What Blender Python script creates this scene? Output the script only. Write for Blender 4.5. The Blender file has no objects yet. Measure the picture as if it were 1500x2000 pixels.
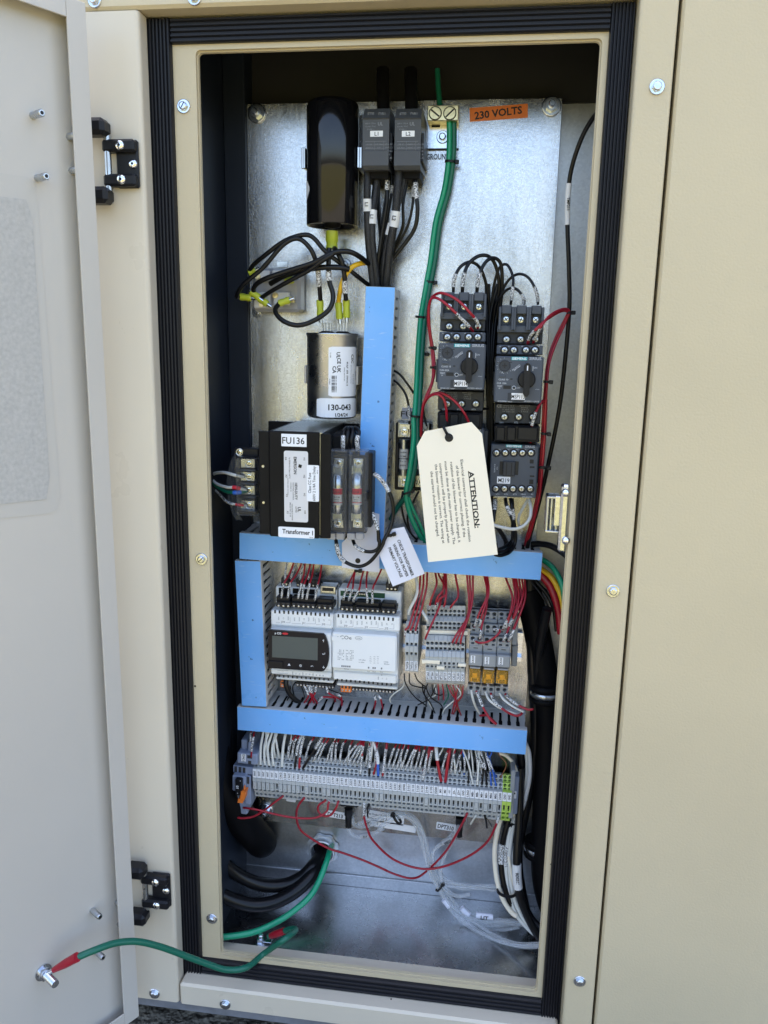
import bpy, math, random
from mathutils import Vector, Matrix
random.seed(7)
R = math.radians
SC = bpy.context.scene
COL = SC.collection
# ---------------------------------------------------------------- camera
FPX, PIT, YAW, ROL = 1552.4, 0.208, -0.131, -0.019
CAM = Vector((273.0, -740.0, 673.3))           # mm; origin = lower left corner of the opening
def _axes():
    f = Vector((math.sin(YAW), math.cos(YAW), 0)); rt = Vector((math.cos(YAW), -math.sin(YAW), 0)); dn = Vector((0, 0, -1))
    cp, sp = math.cos(PIT), math.sin(PIT)
    f2 = f*cp + dn*sp; d2 = dn*cp - f*sp
    cr, sr = math.cos(ROL), math.sin(ROL)
    return rt*cr + d2*sr, d2*cr - rt*sr, f2
RT, DN, FW = _axes()
cam_d = bpy.data.cameras.new('camera'); cam_o = bpy.data.objects.new('camera', cam_d); COL.objects.link(cam_o)
cam_d.sensor_fit = 'VERTICAL'; cam_d.sensor_height = 36; cam_d.lens = FPX/2000*36
cam_d.clip_start = 0.01; cam_d.clip_end = 500
_m = Matrix((RT, -DN, -FW)).transposed().to_4x4(); _m.translation = CAM*0.001
cam_o.matrix_world = _m
SC.camera = cam_o
# ---------------------------------------------------------------- world, sun, exposure
SUN_EL, SUN_AZ = R(62), R(-14)                  # the sun stands behind the cabinet, a little to the left
w = bpy.data.worlds.new('World'); SC.world = w; w.use_nodes = True
nt = w.node_tree; nt.nodes.clear()
sk = nt.nodes.new('ShaderNodeTexSky'); sk.sky_type = 'NISHITA'; sk.sun_disc = False
sk.sun_elevation = SUN_EL; sk.sun_rotation = SUN_AZ; sk.air_density = 1.0; sk.dust_density = 4.5; sk.ozone_density = 0.6
bg = nt.nodes.new('ShaderNodeBackground'); bg.inputs[1].default_value = 0.15
wo = nt.nodes.new('ShaderNodeOutputWorld')
nt.links.new(sk.outputs[0], bg.inputs[0]); nt.links.new(bg.outputs[0], wo.inputs[0])
sl = bpy.data.lights.new('sun', 'SUN'); sl.energy = 3.6; sl.angle = R(0.5); sl.color = (1, .95, .87)
so = bpy.data.objects.new('sun', sl); COL.objects.link(so)
_sd = Vector((math.sin(SUN_AZ)*math.cos(SUN_EL), math.cos(SUN_AZ)*math.cos(SUN_EL), math.sin(SUN_EL)))
so.rotation_euler = _sd.to_track_quat('Z', 'Y').to_euler()
SC.view_settings.view_transform = 'Standard'; SC.view_settings.look = 'None'
SC.view_settings.exposure = 2.3; SC.view_settings.gamma = 1.0
SC.cycles.max_bounces = 8; SC.cycles.transparent_max_bounces = 12
# ---------------------------------------------------------------- pixels to points
def ray(px, py): return (RT*((px-750)/FPX) + DN*((py-1000)/FPX) + FW)
def U(px, py, Y=0.0):                            # point of the plane Y = const seen at a photo pixel, mm
    d = ray(px, py); return CAM + d*((Y-CAM.y)/d.y)
def UP(px, py, O, n):                            # same for any plane
    d = ray(px, py); return CAM + d*((O-CAM).dot(n)/d.dot(n))
def UZ(px, py, Z): return UP(px, py, Vector((0, 0, Z)), Vector((0, 0, 1)))
CR = {1: (440, 170, .26667), 2: (680, 170, .29333), 3: (760, 540, .24), 4: (400, 600, .25333), 5: (740, 780, .26), 6: (440, 1040, .25333),
      7: (740, 1040, .25333), 8: (400, 1380, .24), 9: (720, 1380, .24), 10: (400, 1560, .24), 11: (700, 1560, .26667),
      12: (0, 1600, .30667), 13: (0, 180, .28), 0: (0, 0, 1)}
def C(k, x, y): a = CR[k]; return a[0]+x*a[2], a[1]+y*a[2]
# ---------------------------------------------------------------- materials
M = {}
def mat(name, col, rough=.5, metal=0., bump=None, var=None, rvar=None, trans=0., ior=1.45, coat=0., spec=.5, alpha=1., coords='Object', sheen=0., aniso=0.):
    m = bpy.data.materials.new(name); m.use_nodes = True; n = m.node_tree; b = n.nodes['Principled BSDF']
    b.inputs['Base Color'].default_value = (*col, 1); b.inputs['Roughness'].default_value = rough
    b.inputs['Metallic'].default_value = metal; b.inputs['Transmission Weight'].default_value = trans; b.inputs['IOR'].default_value = ior
    b.inputs['Coat Weight'].default_value = coat; b.inputs['Specular IOR Level'].default_value = spec
    b.inputs['Anisotropic'].default_value = aniso
    if alpha < 1: b.inputs['Alpha'].default_value = alpha
    tc = n.nodes.new('ShaderNodeTexCoord')
    def noise(scale, det=3, stretch=None):
        mp = n.nodes.new('ShaderNodeMapping'); n.links.new(tc.outputs[coords], mp.inputs[0])
        if stretch: mp.inputs['Scale'].default_value = stretch
        t = n.nodes.new('ShaderNodeTexNoise'); t.inputs['Scale'].default_value = scale; t.inputs['Detail'].default_value = det
        n.links.new(mp.outputs[0], t.inputs['Vector']); return t
    if var:                                      # (scale, amount[, stretch])
        t = noise(var[0], 4, var[2] if len(var) > 2 else None)
        mr = n.nodes.new('ShaderNodeMapRange'); mr.inputs[1].default_value = .3; mr.inputs[2].default_value = .7
        mr.inputs[3].default_value = 1-var[1]; mr.inputs[4].default_value = 1+var[1]
        n.links.new(t.outputs['Fac'], mr.inputs[0])
        mx = n.nodes.new('ShaderNodeVectorMath'); mx.operation = 'SCALE'; mx.inputs[0].default_value = col
        n.links.new(mr.outputs[0], mx.inputs['Scale']); n.links.new(mx.outputs[0], b.inputs['Base Color'])
    if rvar:                                     # (scale, amount)
        t = noise(rvar[0], 4)
        mr = n.nodes.new('ShaderNodeMapRange'); mr.inputs[1].default_value = .3; mr.inputs[2].default_value = .7
        mr.inputs[3].default_value = max(.02, rough-rvar[1]); mr.inputs[4].default_value = rough+rvar[1]
        n.links.new(t.outputs['Fac'], mr.inputs[0]); n.links.new(mr.outputs[0], b.inputs['Roughness'])
    if bump:                                     # (scale, strength, distance)
        t = noise(bump[0], 2)
        bp = n.nodes.new('ShaderNodeBump'); bp.inputs['Strength'].default_value = bump[1]; bp.inputs['Distance'].default_value = bump[2]
        n.links.new(t.outputs['Fac'], bp.inputs['Height']); n.links.new(bp.outputs[0], b.inputs['Normal'])
    M[name] = m; return m
mat('beige', (.52, .445, .30), .42, bump=(480, .4, .0007), var=(5, .04), rvar=(60, .05))
mat('beige_smooth', (.585, .525, .42), .33, bump=(260, .12, .0004), var=(4, .04), rvar=(30, .06))  # same paint as beige; bluish skylight put into a paler, cooler tone
mat('beige_skylit', (.50, .47, .42), .38, bump=(300, .12, .0004), var=(4, .03))  # same beige paint on the door, with blue skylight mixed into the colour
mat('base_grey', (.24, .25, .28), .5, metal=.3, bump=(90, .4, .002), var=(40, .25))
mat('rubber', (.011, .011, .014), .42, bump=(400, .15, .0003), spec=.3)
def galv(name, col, rough, grain=.35, spangle=430, metal=1.0, scr=.62, lf=.14):
    m = mat(name, col, rough, metal); n = m.node_tree; b = n.nodes['Principled BSDF']
    tc = n.nodes.new('ShaderNodeTexCoord')
    v = n.nodes.new('ShaderNodeTexVoronoi'); v.inputs['Scale'].default_value = spangle; n.links.new(tc.outputs['Object'], v.inputs['Vector'])
    n1 = n.nodes.new('ShaderNodeTexNoise'); n1.inputs['Scale'].default_value = 1500; n1.inputs['Detail'].default_value = 2; n.links.new(tc.outputs['Object'], n1.inputs['Vector'])
    mp = n.nodes.new('ShaderNodeMapping'); mp.inputs['Scale'].default_value = (9, 9, 2.2); n.links.new(tc.outputs['Object'], mp.inputs[0])
    n2 = n.nodes.new('ShaderNodeTexNoise'); n2.inputs['Scale'].default_value = 2.5; n2.inputs['Detail'].default_value = 6; n2.inputs['Roughness'].default_value = .65; n.links.new(mp.outputs[0], n2.inputs['Vector'])
    # scratches and specks
    mp2 = n.nodes.new('ShaderNodeMapping'); mp2.inputs['Rotation'].default_value = (.3, .5, .9); mp2.inputs['Scale'].default_value = (30, 30, 300); n.links.new(tc.outputs['Object'], mp2.inputs[0])
    n3 = n.nodes.new('ShaderNodeTexNoise'); n3.inputs['Scale'].default_value = 3; n3.inputs['Detail'].default_value = 5; n.links.new(mp2.outputs[0], n3.inputs['Vector'])
    cr = n.nodes.new('ShaderNodeMapRange'); cr.inputs[1].default_value = .64; cr.inputs[2].default_value = .74; cr.inputs[3].default_value = 1; cr.inputs[4].default_value = scr; n.links.new(n3.outputs['Fac'], cr.inputs[0])
    sep = n.nodes.new('ShaderNodeSeparateColor'); n.links.new(v.outputs['Color'], sep.inputs[0])
    r1 = n.nodes.new('ShaderNodeMapRange'); r1.inputs[3].default_value = 1-grain*.5; r1.inputs[4].default_value = 1+grain*.25; n.links.new(sep.outputs[0], r1.inputs[0])
    r2 = n.nodes.new('ShaderNodeMapRange'); r2.inputs[1].default_value = .35; r2.inputs[2].default_value = .65; r2.inputs[3].default_value = 1-lf; r2.inputs[4].default_value = 1+lf*.5; n.links.new(n2.outputs['Fac'], r2.inputs[0])
    m1 = n.nodes.new('ShaderNodeMath'); m1.operation = 'MULTIPLY'; n.links.new(r1.outputs[0], m1.inputs[0]); n.links.new(r2.outputs[0], m1.inputs[1])
    m2 = n.nodes.new('ShaderNodeMath'); m2.operation = 'MULTIPLY'; n.links.new(m1.outputs[0], m2.inputs[0]); n.links.new(cr.outputs[0], m2.inputs[1])
    vm = n.nodes.new('ShaderNodeVectorMath'); vm.operation = 'SCALE'; vm.inputs[0].default_value = col; n.links.new(m2.outputs[0], vm.inputs['Scale']); n.links.new(vm.outputs[0], b.inputs['Base Color'])
    r3 = n.nodes.new('ShaderNodeMapRange'); r3.inputs[1].default_value = .3; r3.inputs[2].default_value = .7; r3.inputs[3].default_value = rough-.5*lf; r3.inputs[4].default_value = rough+.5*lf; n.links.new(n2.outputs['Fac'], r3.inputs[0]); n.links.new(r3.outputs[0], b.inputs['Roughness'])
    ad = n.nodes.new('ShaderNodeMath'); ad.operation = 'ADD'; n.links.new(sep.outputs[1], ad.inputs[0]); n.links.new(n1.outputs['Fac'], ad.inputs[1])
    bp = n.nodes.new('ShaderNodeBump'); bp.inputs['Strength'].default_value = grain; bp.inputs['Distance'].default_value = .00025
    n.links.new(ad.outputs[0], bp.inputs['Height']); n.links.new(bp.outputs[0], b.inputs['Normal'])
galv('galvanized', (.60, .61, .63), .22, .36, 760, 1.0, .7, .3)
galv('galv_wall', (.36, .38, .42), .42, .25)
mat('shaded_wall', (.009, .013, .022), .5, spec=.3, bump=(300, .1, .0003), var=(8, .2))  # shade of the left interior, painted in as near-black blue
mat('cavity_shade', (.012, .012, .014), .8)  # near-black that paints in the shade of the upper cavity
galv('galv_floor', (.58, .58, .58), .26, .22, 600, 1.0, .8, .12)
galv('galv_back', (.52, .53, .54), .36, .18, 430, 1.0, .9, .1)
mat('zinc', (.60, .63, .68), .22, 1, var=(300, .15))
mat('chrome', (.82, .83, .85), .12, 1)
mat('cast_zinc', (.62, .64, .66), .32, .65, var=(90, .2), bump=(300, .3, .0006))
mat('steel', (.50, .52, .54), .3, 1, var=(60, .15, (1, 1, .1)), rvar=(80, .1))
mat('brass', (.72, .60, .33), .3, 1, var=(200, .2))
mat('can_metal', (.46, .47, .47), .3, 1, var=(40, .15, (1, 1, .15)), rvar=(50, .12))
mat('black_gloss', (.005, .005, .006), .12, coat=.3, rvar=(30, .03), spec=.4)
mat('black_plastic', (.010, .010, .012), .38, spec=.3, bump=(700, .1, .0002))
mat('black_matt', (.006, .006, .007), .6, spec=.15)
mat('black_steel', (.007, .007, .008), .4, spec=.14, bump=(300, .1, .0003), var=(30, .3))
mat('slate', (.070, .080, .098), .42, spec=.3, bump=(900, .12, .0002), var=(40, .06))
mat('slate_dark', (.036, .039, .046), .45, spec=.3, bump=(900, .1, .0002))
mat('slate_light', (.12, .135, .16), .42)
mat('block_grey', (.075, .079, .086), .45, bump=(900, .1, .0002), spec=.3)
mat('pvc_grey', (.50, .50, .49), .45, var=(40, .05), bump=(500, .08, .0003))
mat('term_grey', (.42, .435, .435), .42, var=(120, .06), bump=(600, .1, .0003))
mat('term_grey_b', (.26, .275, .29), .42, var=(120, .06))
mat('term_dark', (.03, .03, .032), .6)
mat('term_green', (.42, .60, .10), .42)
mat('term_bluegrey', (.24, .28, .38), .42)
mat('orange', (.80, .20, .03), .4)
mat('white_plastic', (.80, .81, .81), .36, var=(20, .02), bump=(600, .06, .0002))
mat('off_white', (.62, .62, .62), .4)
mat('clear_grey', (.42, .42, .44), .3, trans=.25)
mat('label', (.78, .79, .82), .45)
mat('silver_label', (.60, .61, .66), .38, metal=.2)
mat('ink', (.006, .006, .007), .5)
mat('ink_grey', (.16, .17, .19), .5)
mat('print_light', (.45, .47, .50), .5)
mat('print_faint', (.20, .21, .23), .5)
mat('teal', (.02, .32, .33), .4)
mat('red', (.33, .008, .022), .32, coat=.1)
mat('red_bright', (.55, .01, .03), .3)
mat('white_wire', (.66, .66, .62), .35)
mat('black_wire', (.007, .007, .008), .28, spec=.35)
mat('green', (.008, .30, .15), .28, coat=.2)
mat('green_dark', (.008, .12, .075), .35)
mat('yellow', (.75, .45, .02), .35)
mat('lime', (.50, .56, .035), .35, trans=.15)
mat('blue_wire', (.03, .12, .5), .35)
mat('brown', (.25, .10, .04), .4)
mat('cream', (.85, .77, .62), .7, var=(12, .02), bump=(700, .12, .0003))
mat('tag_white', (.70, .71, .80), .6, bump=(60, .1, .0005))
mat('tag_orange', (.60, .15, .02), .45)
mat('amber', (.95, .50, .02), .08, trans=.75)
mat('lcd', (.085, .10, .093), .15, spec=.3)
mat('bezel', (.006, .007, .011), .16, spec=.25)
mat('fuse_body', (.62, .60, .55), .4)
mat('pcb', (.01, .07, .03), .5)
mat('paper_grey', (.43, .415, .385), .7, bump=(900, .3, .0004), var=(300, .09))
mat('pocket', (.48, .455, .41), .4, bump=(40, .15, .001))
mat('laminate', (.62, .62, .58), .3, 1, var=(900, .35, (.02, 1, .02)))
mat('hose', (.004, .004, .005), .5, spec=.12)
mat('barcode', (.03, .03, .03), .5)
def blue_film():
    m = mat('blue_film', (.10, .37, .88), .34, rvar=(30, .08)); n = m.node_tree; b = n.nodes['Principled BSDF']
    tc = n.nodes.new('ShaderNodeTexCoord'); t = n.nodes.new('ShaderNodeTexNoise'); t.inputs['Scale'].default_value = 160; t.inputs['Detail'].default_value = 3
    n.links.new(tc.outputs['Object'], t.inputs['Vector'])
    cr = n.nodes.new('ShaderNodeValToRGB'); cr.color_ramp.elements[0].position = .24; cr.color_ramp.elements[0].color = (.02, .10, .28, 1)
    cr.color_ramp.elements[1].position = .29; cr.color_ramp.elements[1].color = (.16, .43, .87, 1)
    n.links.new(t.outputs['Fac'], cr.inputs[0])
    mp = n.nodes.new('ShaderNodeMapping'); mp.inputs['Rotation'].default_value = (0, .7, 0); mp.inputs['Scale'].default_value = (40, 40, 340); n.links.new(tc.outputs['Object'], mp.inputs[0])
    t2 = n.nodes.new('ShaderNodeTexNoise'); t2.inputs['Scale'].default_value = 1.6; t2.inputs['Detail'].default_value = 6; n.links.new(mp.outputs[0], t2.inputs['Vector'])
    t3 = n.nodes.new('ShaderNodeTexNoise'); t3.inputs['Scale'].default_value = 22; t3.inputs['Detail'].default_value = 3; n.links.new(tc.outputs['Object'], t3.inputs['Vector'])
    a = n.nodes.new('ShaderNodeMapRange'); a.inputs[1].default_value = .66; a.inputs[2].default_value = .74; n.links.new(t2.outputs['Fac'], a.inputs[0])
    c = n.nodes.new('ShaderNodeMapRange'); c.inputs[1].default_value = .35; c.inputs[2].default_value = .75; c.inputs[4].default_value = .16; n.links.new(t3.outputs['Fac'], c.inputs[0])
    ad = n.nodes.new('ShaderNodeMath'); ad.operation = 'MULTIPLY_ADD'; ad.use_clamp = True; ad.inputs[1].default_value = .5; n.links.new(a.outputs[0], ad.inputs[0]); n.links.new(c.outputs[0], ad.inputs[2])
    mx = n.nodes.new('ShaderNodeMix'); mx.data_type = 'RGBA'; mx.inputs['B'].default_value = (.45, .62, .90, 1)
    n.links.new(ad.outputs[0], mx.inputs['Factor']); n.links.new(cr.outputs[0], mx.inputs['A']); n.links.new(mx.outputs['Result'], b.inputs['Base Color'])
    bp = n.nodes.new('ShaderNodeBump'); bp.inputs['Strength'].default_value = .25; bp.inputs['Distance'].default_value = .002; n.links.new(t3.outputs['Fac'], bp.inputs['Height']); n.links.new(bp.outputs[0], b.inputs['Normal'])
blue_film()
def printed(name, base, ink, sx, thr=.52):       # wire marker sleeves: rows of small black characters
    m = mat(name, base, .4); n = m.node_tree; b = n.nodes['Principled BSDF']
    tc = n.nodes.new('ShaderNodeTexCoord'); t = n.nodes.new('ShaderNodeTexNoise'); t.inputs['Scale'].default_value = sx; t.inputs['Detail'].default_value = 1
    n.links.new(tc.outputs['Object'], t.inputs['Vector'])
    cr = n.nodes.new('ShaderNodeValToRGB'); cr.color_ramp.interpolation = 'CONSTANT'
    cr.color_ramp.elements[0].color = (*base, 1); cr.color_ramp.elements[1].position = thr; cr.color_ramp.elements[1].color = (*ink, 1)
    n.links.new(t.outputs['Fac'], cr.inputs[0]); n.links.new(cr.outputs[0], b.inputs['Base Color'])
printed('sleeve', (.70, .70, .70), (.03, .03, .03), 900, .535)
printed('sleeve_plain', (.70, .70, .70), (.03, .03, .03), 700, .68)
mat('sleeve_clean', (.70, .70, .70), .4)
def braid():
    m = mat('braid', (.012, .012, .013), .4); n = m.node_tree; b = n.nodes['Principled BSDF']
    tc = n.nodes.new('ShaderNodeTexCoord'); t = n.nodes.new('ShaderNodeTexVoronoi'); t.inputs['Scale'].default_value = 900
    n.links.new(tc.outputs['Object'], t.inputs['Vector'])
    cr = n.nodes.new('ShaderNodeValToRGB'); cr.color_ramp.elements[0].color = (.11, .11, .12, 1); cr.color_ramp.elements[1].position = .35; cr.color_ramp.elements[1].color = (.008, .008, .009, 1)
    n.links.new(t.outputs['Distance'], cr.inputs[0]); n.links.new(cr.outputs[0], b.inputs['Base Color'])
    bp = n.nodes.new('ShaderNodeBump'); bp.inputs['Strength'].default_value = .8; bp.inputs['Distance'].default_value = .0005
    n.links.new(t.outputs['Distance'], bp.inputs['Height']); n.links.new(bp.outputs[0], b.inputs['Normal'])
braid()
def clear(name, col, k=.72, rough=.06, edge=.4):          # thin clear plastic: mostly see-through, with real reflections
    m = bpy.data.materials.new(name); m.use_nodes = True; n = m.node_tree; b = n.nodes['Principled BSDF']
    b.inputs['Base Color'].default_value = (*col, 1); b.inputs['Roughness'].default_value = rough; b.inputs['Specular IOR Level'].default_value = .9
    t = n.nodes.new('ShaderNodeBsdfTransparent'); t.inputs[0].default_value = (.93, .94, .95, 1)
    mx = n.nodes.new('ShaderNodeMixShader'); fr = n.nodes.new('ShaderNodeLayerWeight'); fr.inputs[0].default_value = .35
    mr = n.nodes.new('ShaderNodeMapRange'); mr.inputs[3].default_value = 1-k; mr.inputs[4].default_value = 1-k+edge
    n.links.new(fr.outputs['Facing'], mr.inputs[0]); n.links.new(mr.outputs[0], mx.inputs[0])
    n.links.new(t.outputs[0], mx.inputs[1]); n.links.new(b.outputs[0], mx.inputs[2]); n.links.new(mx.outputs[0], n.nodes['Material Output'].inputs[0]); M[name] = m
clear('clear', (.30, .31, .33), .93)
clear('clear_tube', (.80, .82, .84), .86, .06, .62)
# ---------------------------------------------------------------- mesh builder; coordinates (u right, w towards the viewer, v up) in mm
_tcache = {}
def text_mesh(s, bold=False):
    k = (s, bold)
    if k in _tcache: return _tcache[k]
    cu = bpy.data.curves.new('t', 'FONT'); cu.body = s; cu.size = 1; cu.resolution_u = 2
    cu.offset = .028 if bold else .012
    o = bpy.data.objects.new('t', cu); me = bpy.data.meshes.new_from_object(o)
    vs = [tuple(v.co) for v in me.vertices]; fs = [tuple(p.vertices) for p in me.polygons]
    bpy.data.objects.remove(o); bpy.data.curves.remove(cu); bpy.data.meshes.remove(me)
    if vs:
        x0 = min(v[0] for v in vs); x1 = max(v[0] for v in vs)
    else: x0 = x1 = 0
    _tcache[k] = (vs, fs, x0, x1); return _tcache[k]
class MB:
    def __init__(s, m='slate', xf=None): s.v = []; s.f = []; s.fm = []; s.sm = []; s.mats = []; s.xf = xf; s.use(m)
    def use(s, m):
        if m not in s.mats: s.mats.append(m)
        s.c = s.mats.index(m); return s
    def add(s, vs, fs, smooth=False):
        b = len(s.v)
        for p in vs: s.v.append(s.xf(p) if s.xf else p)
        for f in fs: s.f.append(tuple(b+i for i in f)); s.fm.append(s.c); s.sm.append(smooth)
    def box(s, u0, u1, w0, w1, v0, v1, c=0.):
        if u0 > u1: u0, u1 = u1, u0
        if v0 > v1: v0, v1 = v1, v0
        if w0 > w1: w0, w1 = w1, w0
        c = min(c, (u1-u0)*.45, (w1-w0)*.45, (v1-v0)*.45)
        if c <= 0:
            vs = [(u0, w0, v0), (u1, w0, v0), (u1, w0, v1), (u0, w0, v1), (u0, w1, v0), (u1, w1, v0), (u1, w1, v1), (u0, w1, v1)]
            s.add(vs, [(0, 1, 2, 3), (7, 6, 5, 4), (0, 4, 5, 1), (1, 5, 6, 2), (2, 6, 7, 3), (3, 7, 4, 0)]); return s
        vs = []; idx = {}
        for i, u in enumerate((u0, u1)):
            for j, w_ in enumerate((w0, w1)):
                for k, v in enumerate((v0, v1)):
                    du = c if i == 0 else -c; dw = c if j == 0 else -c; dv = c if k == 0 else -c
                    for a, p in enumerate(((u, w_+dw, v+dv), (u+du, w_, v+dv), (u+du, w_+dw, v))):
                        idx[i, j, k, a] = len(vs); vs.append(p)
        g = lambda i, j, k, a: idx[i, j, k, a]
        fs = []
        for i in (0, 1): fs.append((g(i, 0, 0, 0), g(i, 1, 0, 0), g(i, 1, 1, 0), g(i, 0, 1, 0)))
        for j in (0, 1): fs.append((g(0, j, 0, 1), g(1, j, 0, 1), g(1, j, 1, 1), g(0, j, 1, 1)))
        for k in (0, 1): fs.append((g(0, 0, k, 2), g(1, 0, k, 2), g(1, 1, k, 2), g(0, 1, k, 2)))
        for j in (0, 1):
            for k in (0, 1): fs.append((g(0, j, k, 1), g(1, j, k, 1), g(1, j, k, 2), g(0, j, k, 2)))
        for i in (0, 1):
            for k in (0, 1): fs.append((g(i, 0, k, 0), g(i, 1, k, 0), g(i, 1, k, 2), g(i, 0, k, 2)))
        for i in (0, 1):
            for j in (0, 1): fs.append((g(i, j, 0, 0), g(i, j, 1, 0), g(i, j, 1, 1), g(i, j, 0, 1)))
        for i in (0, 1):
            for j in (0, 1):
                for k in (0, 1): fs.append((g(i, j, k, 0), g(i, j, k, 1), g(i, j, k, 2)))
        s.add(vs, fs); return s
    def prism(s, poly, a0, a1, axis='w', smooth=False):
        # polygon extruded along an axis: 'w' -> poly=(u,v); 'u' -> poly=(w,v); 'v' -> poly=(u,w)
        P = {'w': lambda p, a: (p[0], a, p[1]), 'u': lambda p, a: (a, p[0], p[1]), 'v': lambda p, a: (p[0], p[1], a)}[axis]
        n = len(poly)
        s.add([P(p, a0) for p in poly] + [P(p, a1) for p in poly], [tuple(range(n)), tuple(range(2*n-1, n-1, -1))])
        s.add([P(p, a0) for p in poly] + [P(p, a1) for p in poly], [(i, i+n, (i+1) % n+n, (i+1) % n) for i in range(n)], smooth); return s
    def tube(s, pts, r, seg=8, caps=True, r2=None):
        pts = [Vector(p) for p in pts]; n = len(pts); vs = []; fs = []
        t = (pts[1]-pts[0]).normalized(); a = Vector((0, 0, 1)) if abs(t.z) < .8 else Vector((1, 0, 0)); nn = t.cross(a).normalized()
        for i in range(n):
            t = (pts[min(i+1, n-1)]-pts[max(i-1, 0)])
            if t.length < 1e-9: t = Vector((0, 0, 1))
            t.normalize(); nn = (nn-t*nn.dot(t)); nn.normalize(); b = t.cross(nn)
            rr = r[i] if isinstance(r, (list, tuple)) else r
            for k in range(seg):
                an = 2*math.pi*k/seg; vs.append(tuple(pts[i]+nn*(math.cos(an)*rr)+b*(math.sin(an)*rr)))
        for i in range(n-1):
            for k in range(seg): fs.append((i*seg+k, i*seg+(k+1) % seg, (i+1)*seg+(k+1) % seg, (i+1)*seg+k))
        s.add(vs, fs, True)
        if caps: s.add([vs[k] for k in range(seg)]+[vs[(n-1)*seg+k] for k in range(seg)], [tuple(range(seg-1, -1, -1)), tuple(range(seg, 2*seg))])
        return s
    def lathe(s, o, prof, axis='w', seg=24, sharp=False):
        # prof = [(radius, height)], turned about an axis through o
        vs = []; fs = []; ps = prof
        for r, h in ps:
            for k in range(seg):
                a = 2*math.pi*k/seg; x, y = math.cos(a)*r, math.sin(a)*r
                vs.append({'w': (o[0]+x, o[1]+h, o[2]+y), 'v': (o[0]+x, o[1]+y, o[2]+h), 'u': (o[0]+h, o[1]+x, o[2]+y)}[axis])
        for i in range(len(ps)-1):
            for k in range(seg): fs.append((i*seg+k, i*seg+(k+1) % seg, (i+1)*seg+(k+1) % seg, (i+1)*seg+k))
        if not sharp: s.add(vs, fs, True)
        else:
            for f in fs: s.add([vs[i] for i in f], [(0, 1, 2, 3)])
        for i, rev in ((0, 1), (len(ps)-1, 0)):
            if ps[i][0] > 1e-6: s.add([vs[i*seg+k] for k in range(seg)], [tuple(range(seg))])
        return s
    def cyl(s, o, r, h, axis='w', seg=16, c=0.):
        p = [(r, 0), (r, h-c), (r-c, h)] if c else [(r, 0), (r, h)]
        return s.lathe(o, p, axis, seg)
    def tile(s, u0, u1, v0, v1, w0, w1, kind, r, depth, dark='term_dark', cv=.5, cu=.5):
        # a sloping front face (w0 at v0, w1 at v1) with a real round or square pocket
        W = lambda v: w0+(w1-w0)*(v-v0)/(v1-v0)
        um, vm = u0+(u1-u0)*cu, v0+(v1-v0)*cv
        if kind is None: s.add([(u0, w0, v0), (u1, w0, v0), (u1, w1, v1), (u0, w1, v1)], [(0, 1, 2, 3)]); return s
        if kind == 'c':
            n = 12; ring = [(um+r*math.cos(2*math.pi*(k+.5)/n-math.pi*.75), vm+r*math.sin(2*math.pi*(k+.5)/n-math.pi*.75)) for k in range(n)]
        else:
            rx, rz = r if isinstance(r, tuple) else (r, r); n = 4; ring = [(um-rx, vm-rz), (um+rx, vm-rz), (um+rx, vm+rz), (um-rx, vm+rz)]
        cor = [(u0, v0), (u1, v0), (u1, v1), (u0, v1)]
        vs = [(a, W(b), b) for a, b in cor]+[(a, W(b), b) for a, b in ring]
        fs = []; q = n//4
        for k in range(4):
            base = k*q
            fs.append(tuple([k, (k+1) % 4]+[4+((base+j) % n) for j in range(q, -1, -1)]))
        s.add(vs, fs)
        s.add([(a, W(b), b) for a, b in ring]+[(a, W(b)-depth, b) for a, b in ring], [(i, (i+1) % n, (i+1) % n+n, i+n) for i in range(n)])
        c = s.c; s.use(dark); s.add([(a, W(b)-depth, b) for a, b in ring], [tuple(range(n))]); s.c = c; return s
    def text(s, txt, u, v, w_, h, rot=0, width=None, bold=False, align='c'):
        vs, fs, x0, x1 = text_mesh(txt, bold)
        if not vs: return s
        sc = h/.73; sx = sc
        if width: sx = min(width/(x1-x0), sc*1.4)
        ox = {'c': (x0+x1)/2, 'l': x0, 'r': x1}[align]; ca, sa = math.cos(R(rot)), math.sin(R(rot))
        o = []
        for x, y, _ in vs:
            a = (x-ox)*sx; b = (y-.365 if align == 'c' else y-.365)*sc; o.append((u+a*ca-b*sa, w_, v+a*sa+b*ca))
        s.add(o, fs); return s
    def mesh(s, name):
        me = bpy.data.meshes.new(name)
        me.from_pydata([(p[0]*.001, -p[1]*.001, p[2]*.001) for p in s.v], [], s.f)
        for m in s.mats: me.materials.append(M[m])
        me.polygons.foreach_set('material_index', s.fm); me.polygons.foreach_set('use_smooth', s.sm); me.update()
        return me
def obj(name, data, parent=None, loc=None, rot=None, label=None, cat=None, group=None, kind=None):
    if isinstance(data, MB): data = data.mesh(name)
    o = bpy.data.objects.new(name, data); COL.objects.link(o)
    if parent: o.parent = parent
    if loc: o.location = (loc[0]*.001, -loc[1]*.001, loc[2]*.001)
    if rot: o.rotation_euler = (0, R(-rot), 0)       # turned within the plane of the plate, counter-clockwise as seen
    if label: o['label'] = label
    if cat: o['category'] = cat
    if group: o['group'] = group
    if kind: o['kind'] = kind
    return o
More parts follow.
